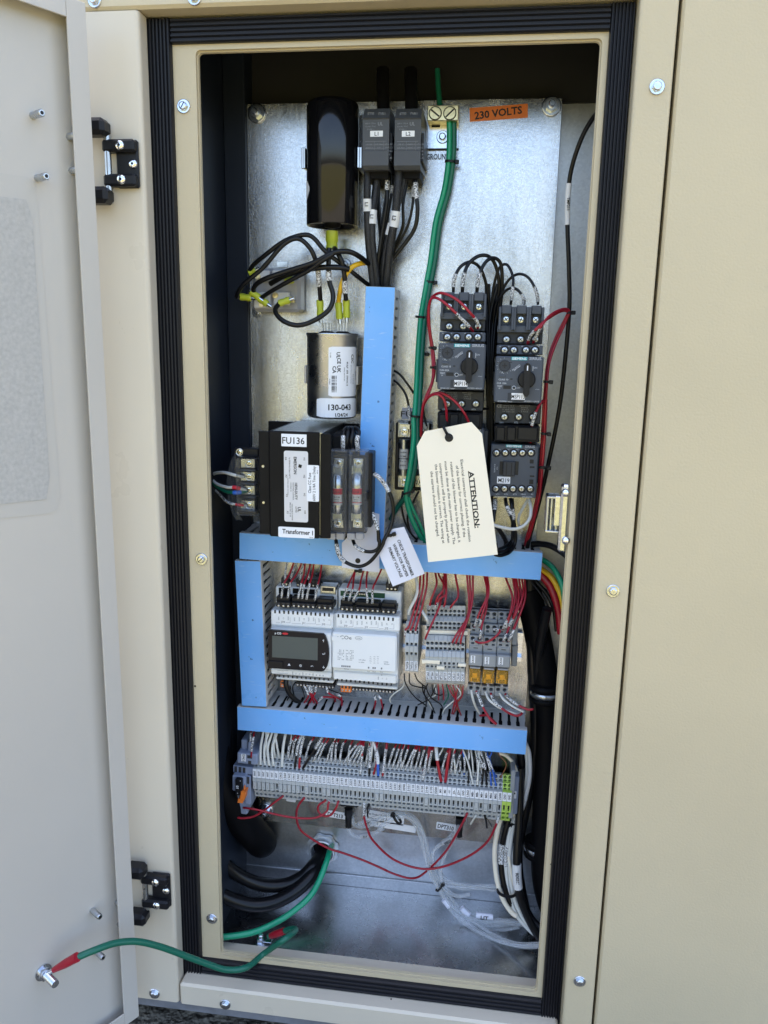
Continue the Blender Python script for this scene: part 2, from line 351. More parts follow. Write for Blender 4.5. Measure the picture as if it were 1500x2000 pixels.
class Fr:
    """a frame lying on the mounting plate: origin at a pixel, w towards the viewer"""
    def __init__(s, px, py, Y=125., w=0., ang=0.):
        p = U(px, py, Y-w); s.x, s.y, s.z = p.x, Y, p.z; s.a = R(ang)
    def p(s, px, py, w=0.):
        q = U(px, py, s.y-w); a, b = q.x-s.x, q.z-s.z; c, d = math.cos(s.a), math.sin(s.a)
        return a*c+b*d, -a*d+b*c
    def k(s, k, x, y, w=0.): return s.p(*C(k, x, y), w)
    def bx(s, mb, k, x0, y0, x1, y1, w0, w1, c=.4):
        a, b = s.k(k, x0, y0, w1); e, f = s.k(k, x1, y1, w1); mb.box(a, e, w0, w1, f, b, c); return a, e, f, b
    def thing(s, name, label, cat, group=None, data=None):
        o = obj(name, data, None, (s.x, -s.y, s.z), math.degrees(s.a), label, cat, group)
        return o
_shared = {}
def inst(name, key, fn, parent, u, w, v, rot=None, label=None):
    if key not in _shared: _shared[key] = fn().mesh(name)
    return obj(name, _shared[key], parent, (u, w, v), rot, label)
def smooth(pts, n=6):
    P = [Vector(p) for p in pts]; o = []
    if len(P) == 2: return [P[0].lerp(P[1], i/3) for i in range(4)]
    for i in range(len(P)-1):
        a = P[max(i-1, 0)]; b = P[i]; c = P[i+1]; d = P[min(i+2, len(P)-1)]
        if i == 0: a = b*2-c
        if i == len(P)-2: d = c*2-b
        for k in range(n):
            t = k/n; o.append(.5*((2*b)+(c-a)*t+(2*a-5*b+4*c-d)*t*t+(3*b-a-3*c+d)*t*t*t))
    o.append(P[-1]); return o
def W3(k, pts):                                   # [(x, y, w)] in a crop -> points in (u, w, v) of the world, w counted from the plate
    o = []
    for x, y, w_ in pts:
        a, b = C(k, x, y); q = U(a, b, 125.-w_); o.append((q.x, -q.y, q.z))
    return o
def wire(label, k, pts, r, m, sl=(), group=None, name='wire', cat='wire', txt=None, seg=8, raw=False, tie=()):
    P = smooth(pts if raw else W3(k, pts))
    o0 = Vector(P[0]); Q = [p-o0 for p in P]
    mb = MB(m); mb.tube(Q, r, seg)
    o = obj(name, mb, None, tuple(o0), None, label, cat, group)
    n = len(P)-1
    for a in sl:
        t0, t1 = a[0], a[1]; sm = a[2] if len(a) > 2 else 'sleeve'
        i0, i1 = t0*n, t1*n; seq = []
        K = max(3, int(abs(i1-i0))+1)
        for j in range(K+1):
            t = i0+(i1-i0)*j/K; i = min(int(t), n-1); f = t-i; seq.append(Q[i].lerp(Q[i+1], f))
        rr = r*1.14+.16 if sm != 'lime' else r*1.9
        nm = 'marker_sleeve' if sm.startswith('sleeve') else ('crimp_connector' if sm in ('lime', 'red_bright') else 'cable_sleeve')
        obj(nm, MB(sm).tube(seq, rr, max(seg, 8)), o)
        if len(a) > 3 and a[3]:                   # readable lettering running along the sleeve, on the side that faces out
            A, B = seq[0], seq[-1]; mid = (A+B)/2; d = B-A; ang = math.degrees(math.atan2(d.z, d.x)) + (a[5] if len(a) > 5 else 0)
            tm = MB('ink'); tm.text(a[3], 0, 0, 0, a[4] if len(a) > 4 else rr*1.3, 0, None, True)
            to = obj('lettering', tm, o, (mid.x, mid.y+rr+.5, mid.z)); to.rotation_euler = (0, R(-ang), 0)
    return o
def screw_mb(r, ringm='term_dark', metal='steel'):
    def f():
        mb = MB(ringm); n = 16
        mb.lathe((0, 0, 0), [(r*1.18, 0), (r*1.18, .35), (r*1.0, .35), (r*.98, .1)], seg=n)
        mb.use(metal); mb.lathe((0, 0, 0), [(r*.80, .05), (r*.80, .3), (r*.62, .56), (r*.3, .6)], seg=n)
        mb.use('ink'); mb.box(-r*.5, r*.5, .55, .63, -r*.09, r*.09); mb.box(-r*.09, r*.09, .55, .64, -r*.5, r*.5); return mb
    return f
def screw(parent, u, v, w_, r, rot=None, ringm='term_dark', metal='steel'):
    return inst('terminal_screw', ('scr', round(r, 1), ringm, metal), screw_mb(round(r, 1), ringm, metal), parent, u, w_, v, rot if rot is not None else random.uniform(0, 90))
def hexbolt_mb(r, washer=True, slot=False):
    def f():
        mb = MB('zinc'); 
        if washer: mb.lathe((0, 0, 0), [(r*1.5, 0), (r*1.5, 1.0), (r*1.35, 1.35)], seg=24)
        h = [(r*math.cos(math.pi/3*k), r*math.sin(math.pi/3*k)) for k in range(6)]
        mb.prism(h, .6, r*.75); mb.lathe((0, 0, 0), [(r*.86, r*.75-.1), (r*.84, r*.9), (r*.6, r*1.0)], seg=20)
        if slot: mb.use('ink'); mb.box(-r*.85, r*.85, r*.9, r*1.02, -r*.1, r*.1)
        return mb
    return f
# ================================================================= ground
g = MB('gravel') if 'gravel' in M else None
mat('gravel', (.165, .147, .115), .85, bump=(70, 1, .02), var=(110, .55))
mat('grass', (.17, .15, .045), .8, bump=(60, 1, .03), var=(25, .5))
g = MB('gravel'); g.add([(-60000, 60000, -110), (60000, 60000, -110), (60000, -60000, -110), (-60000, -60000, -110)], [(0, 1, 2, 3)])
obj('ground', g, kind='structure')
g = MB('grass'); g.add([(-30000, 30000, -104), (30000, 30000, -104), (30000, 1500, -104), (-30000, 1500, -104)], [(0, 1, 2, 3)])
obj('lawn', g, kind='structure')
g = MB('gravel')
for i in range(260):                              # stones of the gravel strip that shows under the frame
    x = random.uniform(-110, 60); w_ = random.uniform(-10, 160); r = random.uniform(2.5, 7); s6 = 6
    vs = [(x, w_, -110+r*.8), (x, w_, -112)]+[(x+r*math.cos(a+i)*random.uniform(.7, 1.1), w_+r*math.sin(a+i)*random.uniform(.7, 1.1), -110+random.uniform(.1, .4)*r) for a in [k*math.pi/3 for k in range(s6)]]
    g.add(vs, [(0, 2+k, 2+(k+1) % s6) for k in range(s6)]+[(1, 2+(k+1) % s6, 2+k) for k in range(s6)])
obj('gravel', g, kind='stuff', label='grey gravel on the ground under the cabinet frame', cat='gravel')
# ================================================================= cabinet
cab = obj('equipment_cabinet', None, None, (0, 0, 0), None, 'beige sheet metal equipment cabinet with its left door swung open', 'cabinet')
def cpart(name, mb, **k): return obj(name, mb, cab, **k)
def edge_strip(mb, u0, u1, v0, v1, w1, r=3., side='r', w0=0., n=5):
    # sheet face with rolled edge on the given sides
    poly = []
    def arc(cx, cy, a0): return [(cx+r*math.cos(R(a0-90*k/n)), cy+r*math.sin(R(a0-90*k/n))) for k in range(n+1)]
    poly = [(u0, w0)] + ([(u0, w1)] if 'l' not in side else arc(u0+r, w1-r, 180)) + ([(u1, w1)] if 'r' not in side else arc(u1-r, w1-r, 90)) + [(u1, w0)]
    mb.prism(poly, v0, v1, 'v', False)
mb = MB('beige_smooth'); edge_strip(mb, -150, -42, -49, 949, 22, 4, 'r', -30); cpart('frame_post', mb)
mb = MB('beige'); edge_strip(mb, 375, 405, -140, 1050, 22, 3, 'lr', -30); cpart('frame_post', mb)
mb = MB('beige')
mb.box(-900, 374.4, -30, 22, 950.2, 1040, 2.5); cpart('header_rail', mb)
mb = MB('beige_smooth'); mb.box(-40.5, 372.5, -30, 22, -52, -24, 2.5); cpart('bottom_rail', mb)
mb = MB('base_grey'); mb.box(-900, 372, -60, 14, -66, -52.5, 1); mb.box(-900, 372, -60, 8, -72, -66.2); cpart('base_strip', mb)
mb = MB('beige'); mb.box(407.8, 1300, -20, 20.5, -140, 1060, 2.2); cpart('side_panel', mb)
mb = MB('black_matt'); mb.box(405.2, 407.6, -20, 6, -140, 1050); cpart('panel_gap', mb)
mb = MB('beige'); mb.box(-1300, -151, -20, 20.5, -60, 949, 2.2); cpart('side_panel', mb)
# shell of the whole unit behind the frame (shuts the light out)
mb = MB('beige'); T = 6
mb.box(-1300, 1300, -900, -30.5, 1045, 1060); mb.box(-1300, 1300, -900, -890, -60, 1044)
mb.box(-1300, -1290, -889, -21, -60, 1044); mb.box(1290, 1299, -889, -21, -60, 1044); cpart('shell', mb)
mb = MB('base_grey'); mb.box(-1280, 1280, -880, -70, -108, -73); cpart('base_frame', mb)
# inner frame: plate ring with a rounded opening and a short return flange
def ring(mb, outer, inner, r, w0, w1, n=5):
    (a0, b0, a1, b1), (c0, d0, c1, d1) = outer, inner
    pin = []
    for cx, cy, st in ((c0+r, d0+r, 180), (c1-r, d0+r, 270), (c1-r, d1-r, 0), (c0+r, d1-r, 90)):
        pin.append([(cx+r*math.cos(R(st+90*k/n)), cy+r*math.sin(R(st+90*k/n))) for k in range(n+1)])
    out = [(a0, b0), (a1, b0), (a1, b1), (a0, b1)]
    for w_ in (w1, w0):
        vs = [(p[0], w_, p[1]) for p in out]; fs = []; st = []
        for q in pin:
            st.append(len(vs)); vs += [(p[0], w_, p[1]) for p in q]
        for k in range(4):
            a = st[k]; fs.append([k]+[a+j for j in range(n, -1, -1)][::-1][::-1]) if False else None
            for j in range(n): fs.append((k, a+j, a+j+1))
            b = st[(k+1) % 4]; fs.append((k, a+n, b, (k+1) % 4))
        mb.add(vs, fs)
    loop = [p for q in pin for p in q]; m = len(loop)
    mb.add([(p[0], w1, p[1]) for p in loop]+[(p[0], w0, p[1]) for p in loop], [(i, (i+1) % m, (i+1) % m+m, i+m) for i in range(m)], True)
    mb.add([(p[0], w1, p[1]) for p in out]+[(p[0], w0, p[1]) for p in out], [(i, (i+1) % 4, (i+1) % 4+4, i+4) for i in range(4)])
mb = MB('beige'); ring(mb, (-24, -8, 358, 932), (0, 0, 350, 924), 4, -3, 0); ring(mb, (-3, -3, 353, 927), (1.2, 1.2, 348.8, 922.8), 4, -7, -3.2)
cpart('inner_frame', mb)
mb = MB('beige_smooth'); mb.box(-44, 376, -29, -4, -23.8, -8.5); cpart('sill', mb)
# gasket: ribbed rubber extrusions
def gasket(u0, u1, v0, v1, nr, vert=True, h=5.5, lab=None):
    a0, a1 = (u0, u1) if vert else (v0, v1); st = (a1-a0)/nr; poly = [(a0, .2)]
    for i in range(nr):
        b = a0+i*st
        poly += [(b+.04*st, h*.62), (b+.3*st, h), (b+.62*st, h), (b+.84*st, h*.62)]
    poly += [(a1, .2)]; mb = MB('rubber')
    if vert: mb.prism(poly, v0, v1, 'v')
    else: mb.prism([(p[1], p[0]) for p in poly], u0, u1, 'u')
    return cpart('gasket', mb)
gasket(-44, -21, -36, 948.5, 7); gasket(355, 374.6, -30, 948.5, 7); gasket(-20.7, 354.7, 928.5, 949, 5, False, 5.2); gasket(-20.5, 354.6, -29, -5, 5, False, 5.2)
# interior
mb = MB('galv_back'); mb.box(-30, 380, -152, -150, -12, 915); cpart('back_wall', mb)
mb = MB('cavity_shade'); mb.box(-30, 380, -152, -146, 915.1, 1036); mb.box(-30, 380, -31, -30.5, 933, 1044); cpart('cavity_shade_sheet', mb)  # added near-black sheets, painted shade above the plate and behind the header
mb = MB('shaded_wall'); mb.box(-15.9, 7.2, -149.8, -118, 150, 1030, 1); cpart('wall_shade_fill', mb)  # added column, coloured dark to carry the wall's shade up to the plate
mb = MB('galv_back'); mb.box(-28, 378, -149.9, -147.5, -9, 7, .6); cpart('wall_flange', mb)
mb = MB('shaded_wall'); mb.box(-19, -16, -150, -7.2, -12, 1040); cpart('interior_wall', mb)  # left wall with its shade painted into the colour
mb = MB('galv_wall'); mb.box(365, 368, -150, -7.2, -12, 940); mb.use('cavity_shade'); mb.box(365, 368, -150, -7.2, 940.1, 1040); cpart('interior_wall', mb)  # right wall; its top is coloured as cavity shade
mb = MB('cavity_shade'); mb.box(-30, 380, -150, -3.5, 1036, 1040); cpart('interior_ceiling', mb)  # ceiling colour holds the painted shade of the cavity
mb = MB('galv_floor'); mb.box(-19, 368, -150, -3.5, -12, -9); cpart('interior_floor', mb)
def at(mbf, name, px, py, Y, key, rot=0, lab=None):
    q = U(px, py, Y); return inst(name, key, mbf, cab, q.x, -Y+.0, q.z, rot, lab)
for i, (x, y, Y, sl, rt) in enumerate([(359, 208, 0, 1, 60), (394, 1092, 0, 1, 45), (414, 1794, 0, 1, -5), (302, 1940, -22, 0, 10), (440, 1961, -22, 0, 20), (185, 1, -22, 0, 10), (380, -4, -22, 0, 0),
                                 (1283, 170, -22, 0, 15), (1197, 1154, -22, 0, 5), (1132, 1916, -22, 0, 33)]):
    at(hexbolt_mb(4.1, not sl or True, bool(sl)), 'hex_bolt', x, y, Y, ('hexb', sl), rt)
# small dark hole and dots on the frame
for x, y, Y, r in ((381, 1340, 0, 1.1), (1076, 1688, 0, .8), (764, 1951, -22, .9)):
    q = U(x, y, Y); cpart('screw_hole', MB('ink').cyl((q.x, -Y, q.z), r, .25, seg=12))
# latch striker on the right inside edge of the opening
p = U(1106, 945, 6); q2 = U(1106, 1076, 6)
fr = [p.x, p.z, q2.z]
st = cpart('latch_striker', MB('zinc').box(341, 348.6, -13, 1.0, q2.z, p.z, 2).box(336, 341.2, -13, -4, q2.z+24, p.z-12, .5))
mb = MB('steel'); a = U(1068, 968, 10); b = U(1100, 1040, 10)
mb.box(a.x, a.x+2.4, -26, -6, b.z, a.z, .6); mb.box(a.x, 341, -26, -23.5, b.z, a.z, .5)
for k in range(3): mb.box(a.x+3.5+5.2*k, a.x+6.2+5.2*k, -22, -8, b.z+1.5, a.z-1.5, .8)
mb.box(a.x, 341, -23.5, -5, a.z-2, a.z, .4); mb.box(a.x, 341, -23.5, -5, b.z, b.z+2, .4); obj('striker_cage', mb, st)
for yy in (962, 1055):
    q = U(1107, yy, 0); mb = MB('chrome'); mb.lathe((q.x-1, 1, q.z), [(4, 0), (3.8, 1.6), (2.6, 3.1), (.6, 3.6)], seg=18); obj('rivet', mb, st)
# hinges
def hinge(px, py, flip, H=1.):
    q = U(px, py, -23)                             # centre of the leaf on the post
    h = MB('black_plastic')
    X, Z = q.x, q.z
    h.box(X-11, X+9.5, 22.4, 26.5, Z-20, Z+20, 1.5)
    h.box(X-21, X+9, 22.6, 33, Z+9, Z+19.5, 2); h.box(X-21, X+9, 22.6, 33, Z-19.5, Z-9, 2)
    h.box(X-34, X-13, 26, 44, Z+21, Z+35, 3.5); h.box(X-34, X-13, 26, 44, Z-35, Z-21, 3.5)
    h.box(X-46, X-28, 30, 52, Z+20, Z+37, 3.5); h.box(X-46, X-28, 30, 52, Z-37, Z-20, 3.5)
    o = cpart('hinge', h)
    obj('hinge_pin', MB('steel').tube([(X-17, 29, Z-33), (X-17, 29, Z+33)], 3, 14), o)
    for du, dv in ((-3.5, 14), (5, 0), (-3.5, -14)):
        m2 = MB('chrome'); w_ = 33 if dv else 26.5
        m2.lathe((X+du, w_, Z+dv), [(4.1, 0), (4.0, .8), (3.2, 1.9), (1.7, 2.3)], seg=20)
        m2.use('ink'); m2.prism([(X+du+1.3*math.cos(k*math.pi/3), Z+dv+1.3*math.sin(k*math.pi/3)) for k in range(6)], w_+2.0, w_+2.4); obj('hinge_screw', m2, o)
hinge(253, 322, 0); hinge(318, 1735, 1)
# ----------------------------------------------------------------- door (pan with return lips), opened by 122 degrees
A1, A2 = U(177, 300, -60), U(275, 1983, -60)
HX = (A1.x+A2.x)/2; DO = Vector((HX, -60, 0)); dd = Vector((-math.sin(R(32)), -math.cos(R(32)), 0)); dn_ = Vector((math.cos(R(32)), -math.sin(R(32)), 0))
def dxf(p):                                        # (s along the door, n out of its inner face, v up), lip plane n = 0 -> world (u, w, v)
    q = DO+dd*p[0]+dn_*p[1]; return (q.x, -q.y, p[2])
def dpt(px, py, n=-13.):
    q = UP(px, py, DO+dn_*n, dn_)-DO; return q.dot(dd), q.z
DT, DB = 941, -34
dmb = MB('beige_skylit', dxf)
dmb.box(0, 430, -15, -13, DB, DT, .6)
dmb.box(0, 1.5, -13, 0, DB, DT); dmb.box(0, 17, -1.5, .4, DB, DT, .35)
dmb.box(17.2, 430, -1.5, .3, DB, DB+15, .3); dmb.box(17.2, 430, -1.5, .3, DT-15, DT, .3)
dmb.box(1.6, 430, -13, -1.6, DB, DB+1.5); dmb.box(1.6, 430, -13, -1.6, DT-1.5, DT)
door = cpart('door', dmb, label='open door seen from inside, swung out to the left')
for i, (x, y) in enumerate([(64, 226), (73, 348), (137, 268), (142, 334), (180, 1778), (230, 1760), (234, 1803), (186, 1857)]):
    s, z = dpt(x, y); hid = i in (2, 3, 5, 6); q1 = -4.5 if hid else 1.0; s += 1.0 if hid else 0; mb = MB('steel', dxf); mb.tube([(s, -13, z), (s, q1, z), (s, q1+.9, z)], [3, 3, 2.3], 14)
    mb.use('ink'); mb.tube([(s, q1+.8, z), (s, q1+1.0, z)], 1.5, 10); obj('threaded_stud', mb, door)
# document pocket glued to the door and the grey sheet in it
def dsheet(pts, n0, n1, m, nm):
    P = [dpt(x, y) for x, y in pts]; mb = MB(m, dxf); k = len(P)
    mb.add([(p[0], n1, p[1]) for p in P]+[(p[0], n0, p[1]) for p in P], [tuple(range(k))]+[(i, (i+1) % k, (i+1) % k+k, i+k) for i in range(k)]); return obj(nm, mb, door)
po = dsheet([(-300, 320), (0, 338), (52, 345), (66, 354), (71, 375), (118, 970), (112, 994), (96, 1003), (0, 1013), (-300, 1040)], -12.9, -12.5, 'pocket', 'document_pocket')
dsheet([(-300, 370), (0, 384), (50, 390), (62, 425), (96, 930), (90, 975), (0, 985), (-300, 1008)], -12.4, -12.0, 'paper_grey', 'document_sheet')
# bonding bolt on the door
s, z = dpt(84, 1898); mb = MB('zinc', dxf)
mb.lathe((s, -13, z), [(9.5, 0), (9.5, 1.2)], seg=24) if False else None
def dl(prof, sg=20):
    for (r0, h0), (r1, h1) in zip(prof, prof[1:]): mb.tube([(s, -13+h0, z), (s, -13+h1, z)], [r0, r1], sg)
dl([(8.2, 0), (8.2, 1.5)]); dl([(6.6, 1.5), (6.6, 6)], 6); dl([(5.4, 6), (5.2, 7)])
for k in range(15): dl([(3.6, 7+k*1.1), (3.95, 7.5+k*1.1), (3.6, 8.1+k*1.1)], 14)
obj('grounding_bolt', mb, door)
DBW = dxf((s, -8, z))
# ================================================================= mounting plate and the things on it
def rect(k, pts, w, Y=125.):                      # TL, TR, BR, BL pixels of a front face at height w -> frame at its centre, width, height
    q = [U(*C(k, x, y), Y-w) for x, y in pts]; tl, tr, br, bl = [Vector((a.x, a.z)) for a in q]
    e = (tr-tl)+(br-bl); ang = math.atan2(e.y, e.x); c = (tl+tr+br+bl)/4
    f = Fr(0, 0); f.x, f.y, f.z, f.a = c.x, Y, c.y, ang
    return f, ((tr-tl).length+(br-bl).length)/2, ((tl-bl).length+(tr-br).length)/2
def lbl(fr, parent, k, x0, y0, x1, y1, w, lines, m='label', r=.4, name='label', ink='ink', rot=None, th=.25):
    # a stuck-on label with printed lines: lines = [(text, x, y, height_mm, rot[, bold, width])] in crop coordinates
    a, b = fr.k(k, x0, y0, w); c, d = fr.k(k, x1, y1, w); mb = MB(m); uu, vv = (a+c)/2, (b+d)/2; hw, hh = abs(c-a)/2, abs(b-d)/2
    rr = min(r, hw, hh); P = []
    for cx, cy, s0 in ((hw-rr, hh-rr, 0), (-hw+rr, hh-rr, 90), (-hw+rr, -hh+rr, 180), (hw-rr, -hh+rr, 270)):
        P += [(cx+rr*math.cos(R(s0+30*i)), cy+rr*math.sin(R(s0+30*i))) for i in range(4)]
    mb.prism(P, 0, th)
    o = obj(name, mb, parent, (uu, w+.02, vv), rot)
    if lines:
        tm = MB(ink)
        for L in lines:
            t, x, y, h, ro = L[:5]; p, q = fr.k(k, x, y, w); tm.text(t, p-uu, q-vv, th+.06, h, ro, L[6] if len(L) > 6 else None, L[5] if len(L) > 5 else False)
        obj('lettering', tm, o)
    return o
def letters(fr, parent, k, lines, w, ink):
    tm = MB(ink)
    for L in lines:
        t, x, y, h, ro = L[:5]; p, q = fr.k(k, x, y, w); tm.text(t, p, q, w+.12, h, ro, L[6] if len(L) > 6 else None, L[5] if len(L) > 5 else False)
    return obj('lettering', tm, parent)
def rod(mb, a, b, r, seg=10): mb.tube([a, b], r, seg)
FP = Fr(0, 0); FP.x, FP.y, FP.z, FP.a = 168., 125., 500., 0.
plate = FP.thing('mounting_plate', 'bare galvanized steel mounting plate carrying all the electrical parts', 'mounting plate')
mb = MB('galvanized'); a0, b0 = FP.p(482, 206); a1, b1 = FP.p(1098, 190)
mb.box(-160.5, 160.5, -2.2, 0, -412, 414, .3); obj('sheet', mb, plate)
mb = MB('galv_back'); mb.box(-160.5, -158, -14, -2.3, -412, 414, .3); mb.box(158, 160.5, -14, -2.3, -412, 414, .3); mb.box(-157.9, 157.9, -14, -2.3, 411.6, 414, .3); obj('fold', mb, plate)
def nutw():
    mb = MB('zinc'); mb.lathe((0, 0, 0), [(9.6, 0), (9.6, 1.4), (8.4, 1.7)], seg=28); h = [(6*math.cos(math.pi/3*k), 6*math.sin(math.pi/3*k)) for k in range(6)]
    mb.prism(h, 1.6, 6.5); mb.lathe((0, 0, 0), [(5.4, 6.4), (5.2, 7.2)], seg=20); mb.lathe((0, 0, 0), [(3.2, 5), (3.1, 12), (2.4, 12.6)], seg=14); return mb
for x, y in ((1077, 208), (502, 222), (519, 1582)):
    u, v = FP.p(x, y); inst('nut_and_washer', 'nutw', nutw, plate, u, .1, v, random.uniform(0, 50))
lbl(FP, plate, 0, 918, 208, 1030, 233, .1, [('230 VOLTS', 973, 220, 7.0, 3, True, 47)], 'tag_orange', .3, 'voltage_label', rot=3)
# label strips printed below the terminal strip
lbl(FP, plate, 8, 985, 845, 1150, 915, .1, [('DPT213', 1062, 882, 5.0, -3, True, 19)], 'label', 1, rot=-4)
lbl(FP, plate, 9, 552, 942, 715, 1015, .1, [('DPT310', 628, 980, 5.4, -3, True, 19.5)], 'label', 1, rot=-4)
lbl(FP, plate, 8, 1310, 845, 1620, 960, .1, [('Chg Order #', 1375, 880, 2.6, -3), ('Model #', 1360, 912, 2.6, -3), ('34816', 1475, 884, 4.2, 6), ('1 of 2', 1450, 914, 3.6, 4)], 'label', 1, rot=-4)
lbl(FP, plate, 11, 90, 160, 420, 240, .1, [], 'label', 1, rot=-4)
lbl(FP, plate, 8, 663, 735, 742, 778, .1, [], 'label', 1.5, rot=-3)
lbl(FP, plate, 2, 541, 442, 640, 483, .1, [('GROUND', 598, 463, 5.4, 0, True, 24)], 'steel', .2, rot=0)
lbl(FP, plate, 3, 104, 1068, 190, 1160, .1, [('FU', 142, 1118, 6.2, 0, False, 13)], 'tag_white', .3)
# ----------------------------------------------------------------- wiring ducts
def finger_mb(L, wd, dx):                          # one finger of a duct side, standing up from the duct floor
    def f():
        mb = MB('pvc_grey'); h = wd/2
        if dx: mb.prism([(-h, 0), (h, 0), (h, L*.55), (h-.7, L*.6), (h-.7, L*.9), (h+.2, L), (-h-.2, L), (-h+.7, L*.9), (-h+.7, L*.6), (-h, L*.55)], -.7, .7, 'v')
        else: mb.prism([(0, -h), (0, h), (L*.55, h), (L*.6, h-.7), (L*.9, h-.7), (L, h+.2), (L, -h-.2), (L*.9, -h+.7), (L*.6, -h+.7), (L*.55, -h)], -.7, .7, 'u')
        return mb
    return f
def duct(lab, k, pts, sides, w=52., pitch=9.45, ends=''):
    f, W, H = rect(k, pts, w)
    t = f.thing('wiring_duct', lab, 'wiring duct', 'slotted wiring ducts with blue film on their covers')
    mb = MB('pvc_grey'); mb.box(-W/2+1, W/2-1, .1, 1.6, -H/2+1, H/2-1); obj('duct_floor', mb, t)
    mb = MB('black_matt'); q_ = 4.6; mb.box(-W/2+q_, W/2-q_, 1.7, 36, -H/2+q_, H/2-q_, 3); obj('dark_wire_fill', mb, t)  # added black filler: painted darkness inside the duct, standing for its wires too
    cv = MB('pvc_grey'); cv.box(-W/2, W/2, w-2, w-.15, -H/2, H/2, .5)
    # lips of the cover
    for s in (-1, 1):
        if H < W: cv.box(-W/2, W/2, w-8.5, w-2.1, s*(H/2-.8)-.8, s*(H/2-.8)+.8, .3)
        else: cv.box(s*(W/2-.8)-.8, s*(W/2-.8)+.8, w-8.5, w-2.1, -H/2, H/2, .3)
    c = obj('cover', cv, t)
    mb = MB('blue_film'); mb.box(-W/2+.35, W/2-.35, w-.14, w+.06, -H/2+.35, H/2-.35); obj('film', mb, c)
    for sd in sides:
        hor = sd in 'tb'; L = W if hor else H; n = int(L/pitch); wall = MB('pvc_grey'); sg = 1 if sd in 'tr' else -1; base = (H/2-1.9 if hor else W/2-1.9)*sg
        if hor: wall.box(-L/2, L/2, 1.7, 9, base-.7, base+.7); wall.box(-L/2, L/2, w-9, w-2.2, base-.69, base+.69)
        else: wall.box(base-.7, base+.7, 1.7, 9, -L/2, L/2); wall.box(base-.69, base+.69, w-9, w-2.2, -L/2, L/2)
        obj('duct_wall', wall, t)
        for i in range(n):
            a = -L/2+(i+.5)*L/n; key = ('fing', hor); fn = finger_mb(w-17.9, pitch*.72, hor)
            inst('finger', key, fn, t, a if hor else base, 8.9, base if hor else a)
    return f, t
duct('upright wiring duct with blue cover in the middle of the plate', 0, [(708, 560), (766, 560), (755, 1062), (701, 1056)], 'rl')
duct('level wiring duct with blue cover just under the black transformer', 0, [(468, 1038), (1060, 1082), (1056, 1131), (467, 1094)], 'tb')
duct('short upright wiring duct with blue cover at the left of the white controllers', 0, [(467, 1095), (517, 1097), (513, 1380), (464, 1378)], 'rl')
duct('lowest wiring duct with blue cover above the long terminal row', 0, [(464, 1380), (1030, 1427), (1027, 1474), (463, 1426)], 'tb')
# ----------------------------------------------------------------- black start capacitor
f = Fr(650, 320, w=30); t = f.thing('start_capacitor', 'tall black cylindrical capacitor at the top of the plate', 'capacitor')
ua, vt = f.p(650, 200, 32); _, vb = f.p(650, 442, 32); ul, _ = f.p(600, 330, 32); ur, _ = f.p(700, 330, 32); rc = (ur-ul)/2; uc = (ul+ur)/2
mb = MB('black_gloss'); mb.lathe((uc, 32, 0), [(rc-5, vt), (rc-1.6, vt-1.6), (rc, vt-6), (rc, vb+.6), (rc-.6, vb), (rc-1.6, vb), (rc-2, vb+4), (0.01, vb+4)], 'v', 48); obj('can', mb, t)
mb = MB('black_matt'); mb.lathe((uc, 32, 0), [(9, vb+4), (8, vb-1), (3, vb-2)], 'v', 20); obj('terminal_cap', mb, t)
mb = MB('lime'); _, va = f.p(650, 452, 32); _, vc = f.p(650, 487, 32); mb.lathe((uc, 34, 0), [(6.3, va), (6.6, vc+8), (5.6, vc+6), (6.4, vc)], 'v', 16); obj('rubber_boot', mb, t)
for s in (-1, 1):
    mb = MB('steel'); u = uc+s*(rc+1.2); _, v0 = f.p(600, 295, 25); _, v1 = f.p(600, 335, 25)
    mb.box(u-1.1, u+1.1, .3, 40, v1, v0, .4); mb.box(u-3.3*(1 if s < 0 else .3), u+3.3*(.3 if s < 0 else 1), 36, 39, v1, v0, .4); obj('clip', mb, t)
mb = MB('label'); n = 8; pts = [(uc+(rc+.15)*math.sin(R(a)), 32+(rc+.15)*math.cos(R(a))) for a in [-88+5.5*i for i in range(n)]]
_, v0 = f.p(600, 352, 40); _, v1 = f.p(600, 392, 40)
for i in range(n-1):
    e = 4.5*max(0, (i-3)/3)**2
    e2 = 4.5*max(0, (i-2)/3)**2
    mb.add([(*pts[i], v1+e), (*pts[i+1], v1+e2), (*pts[i+1], v0-e2), (*pts[i], v0-e)], [(0, 1, 2, 3)], True)
obj('sticker', mb, t)
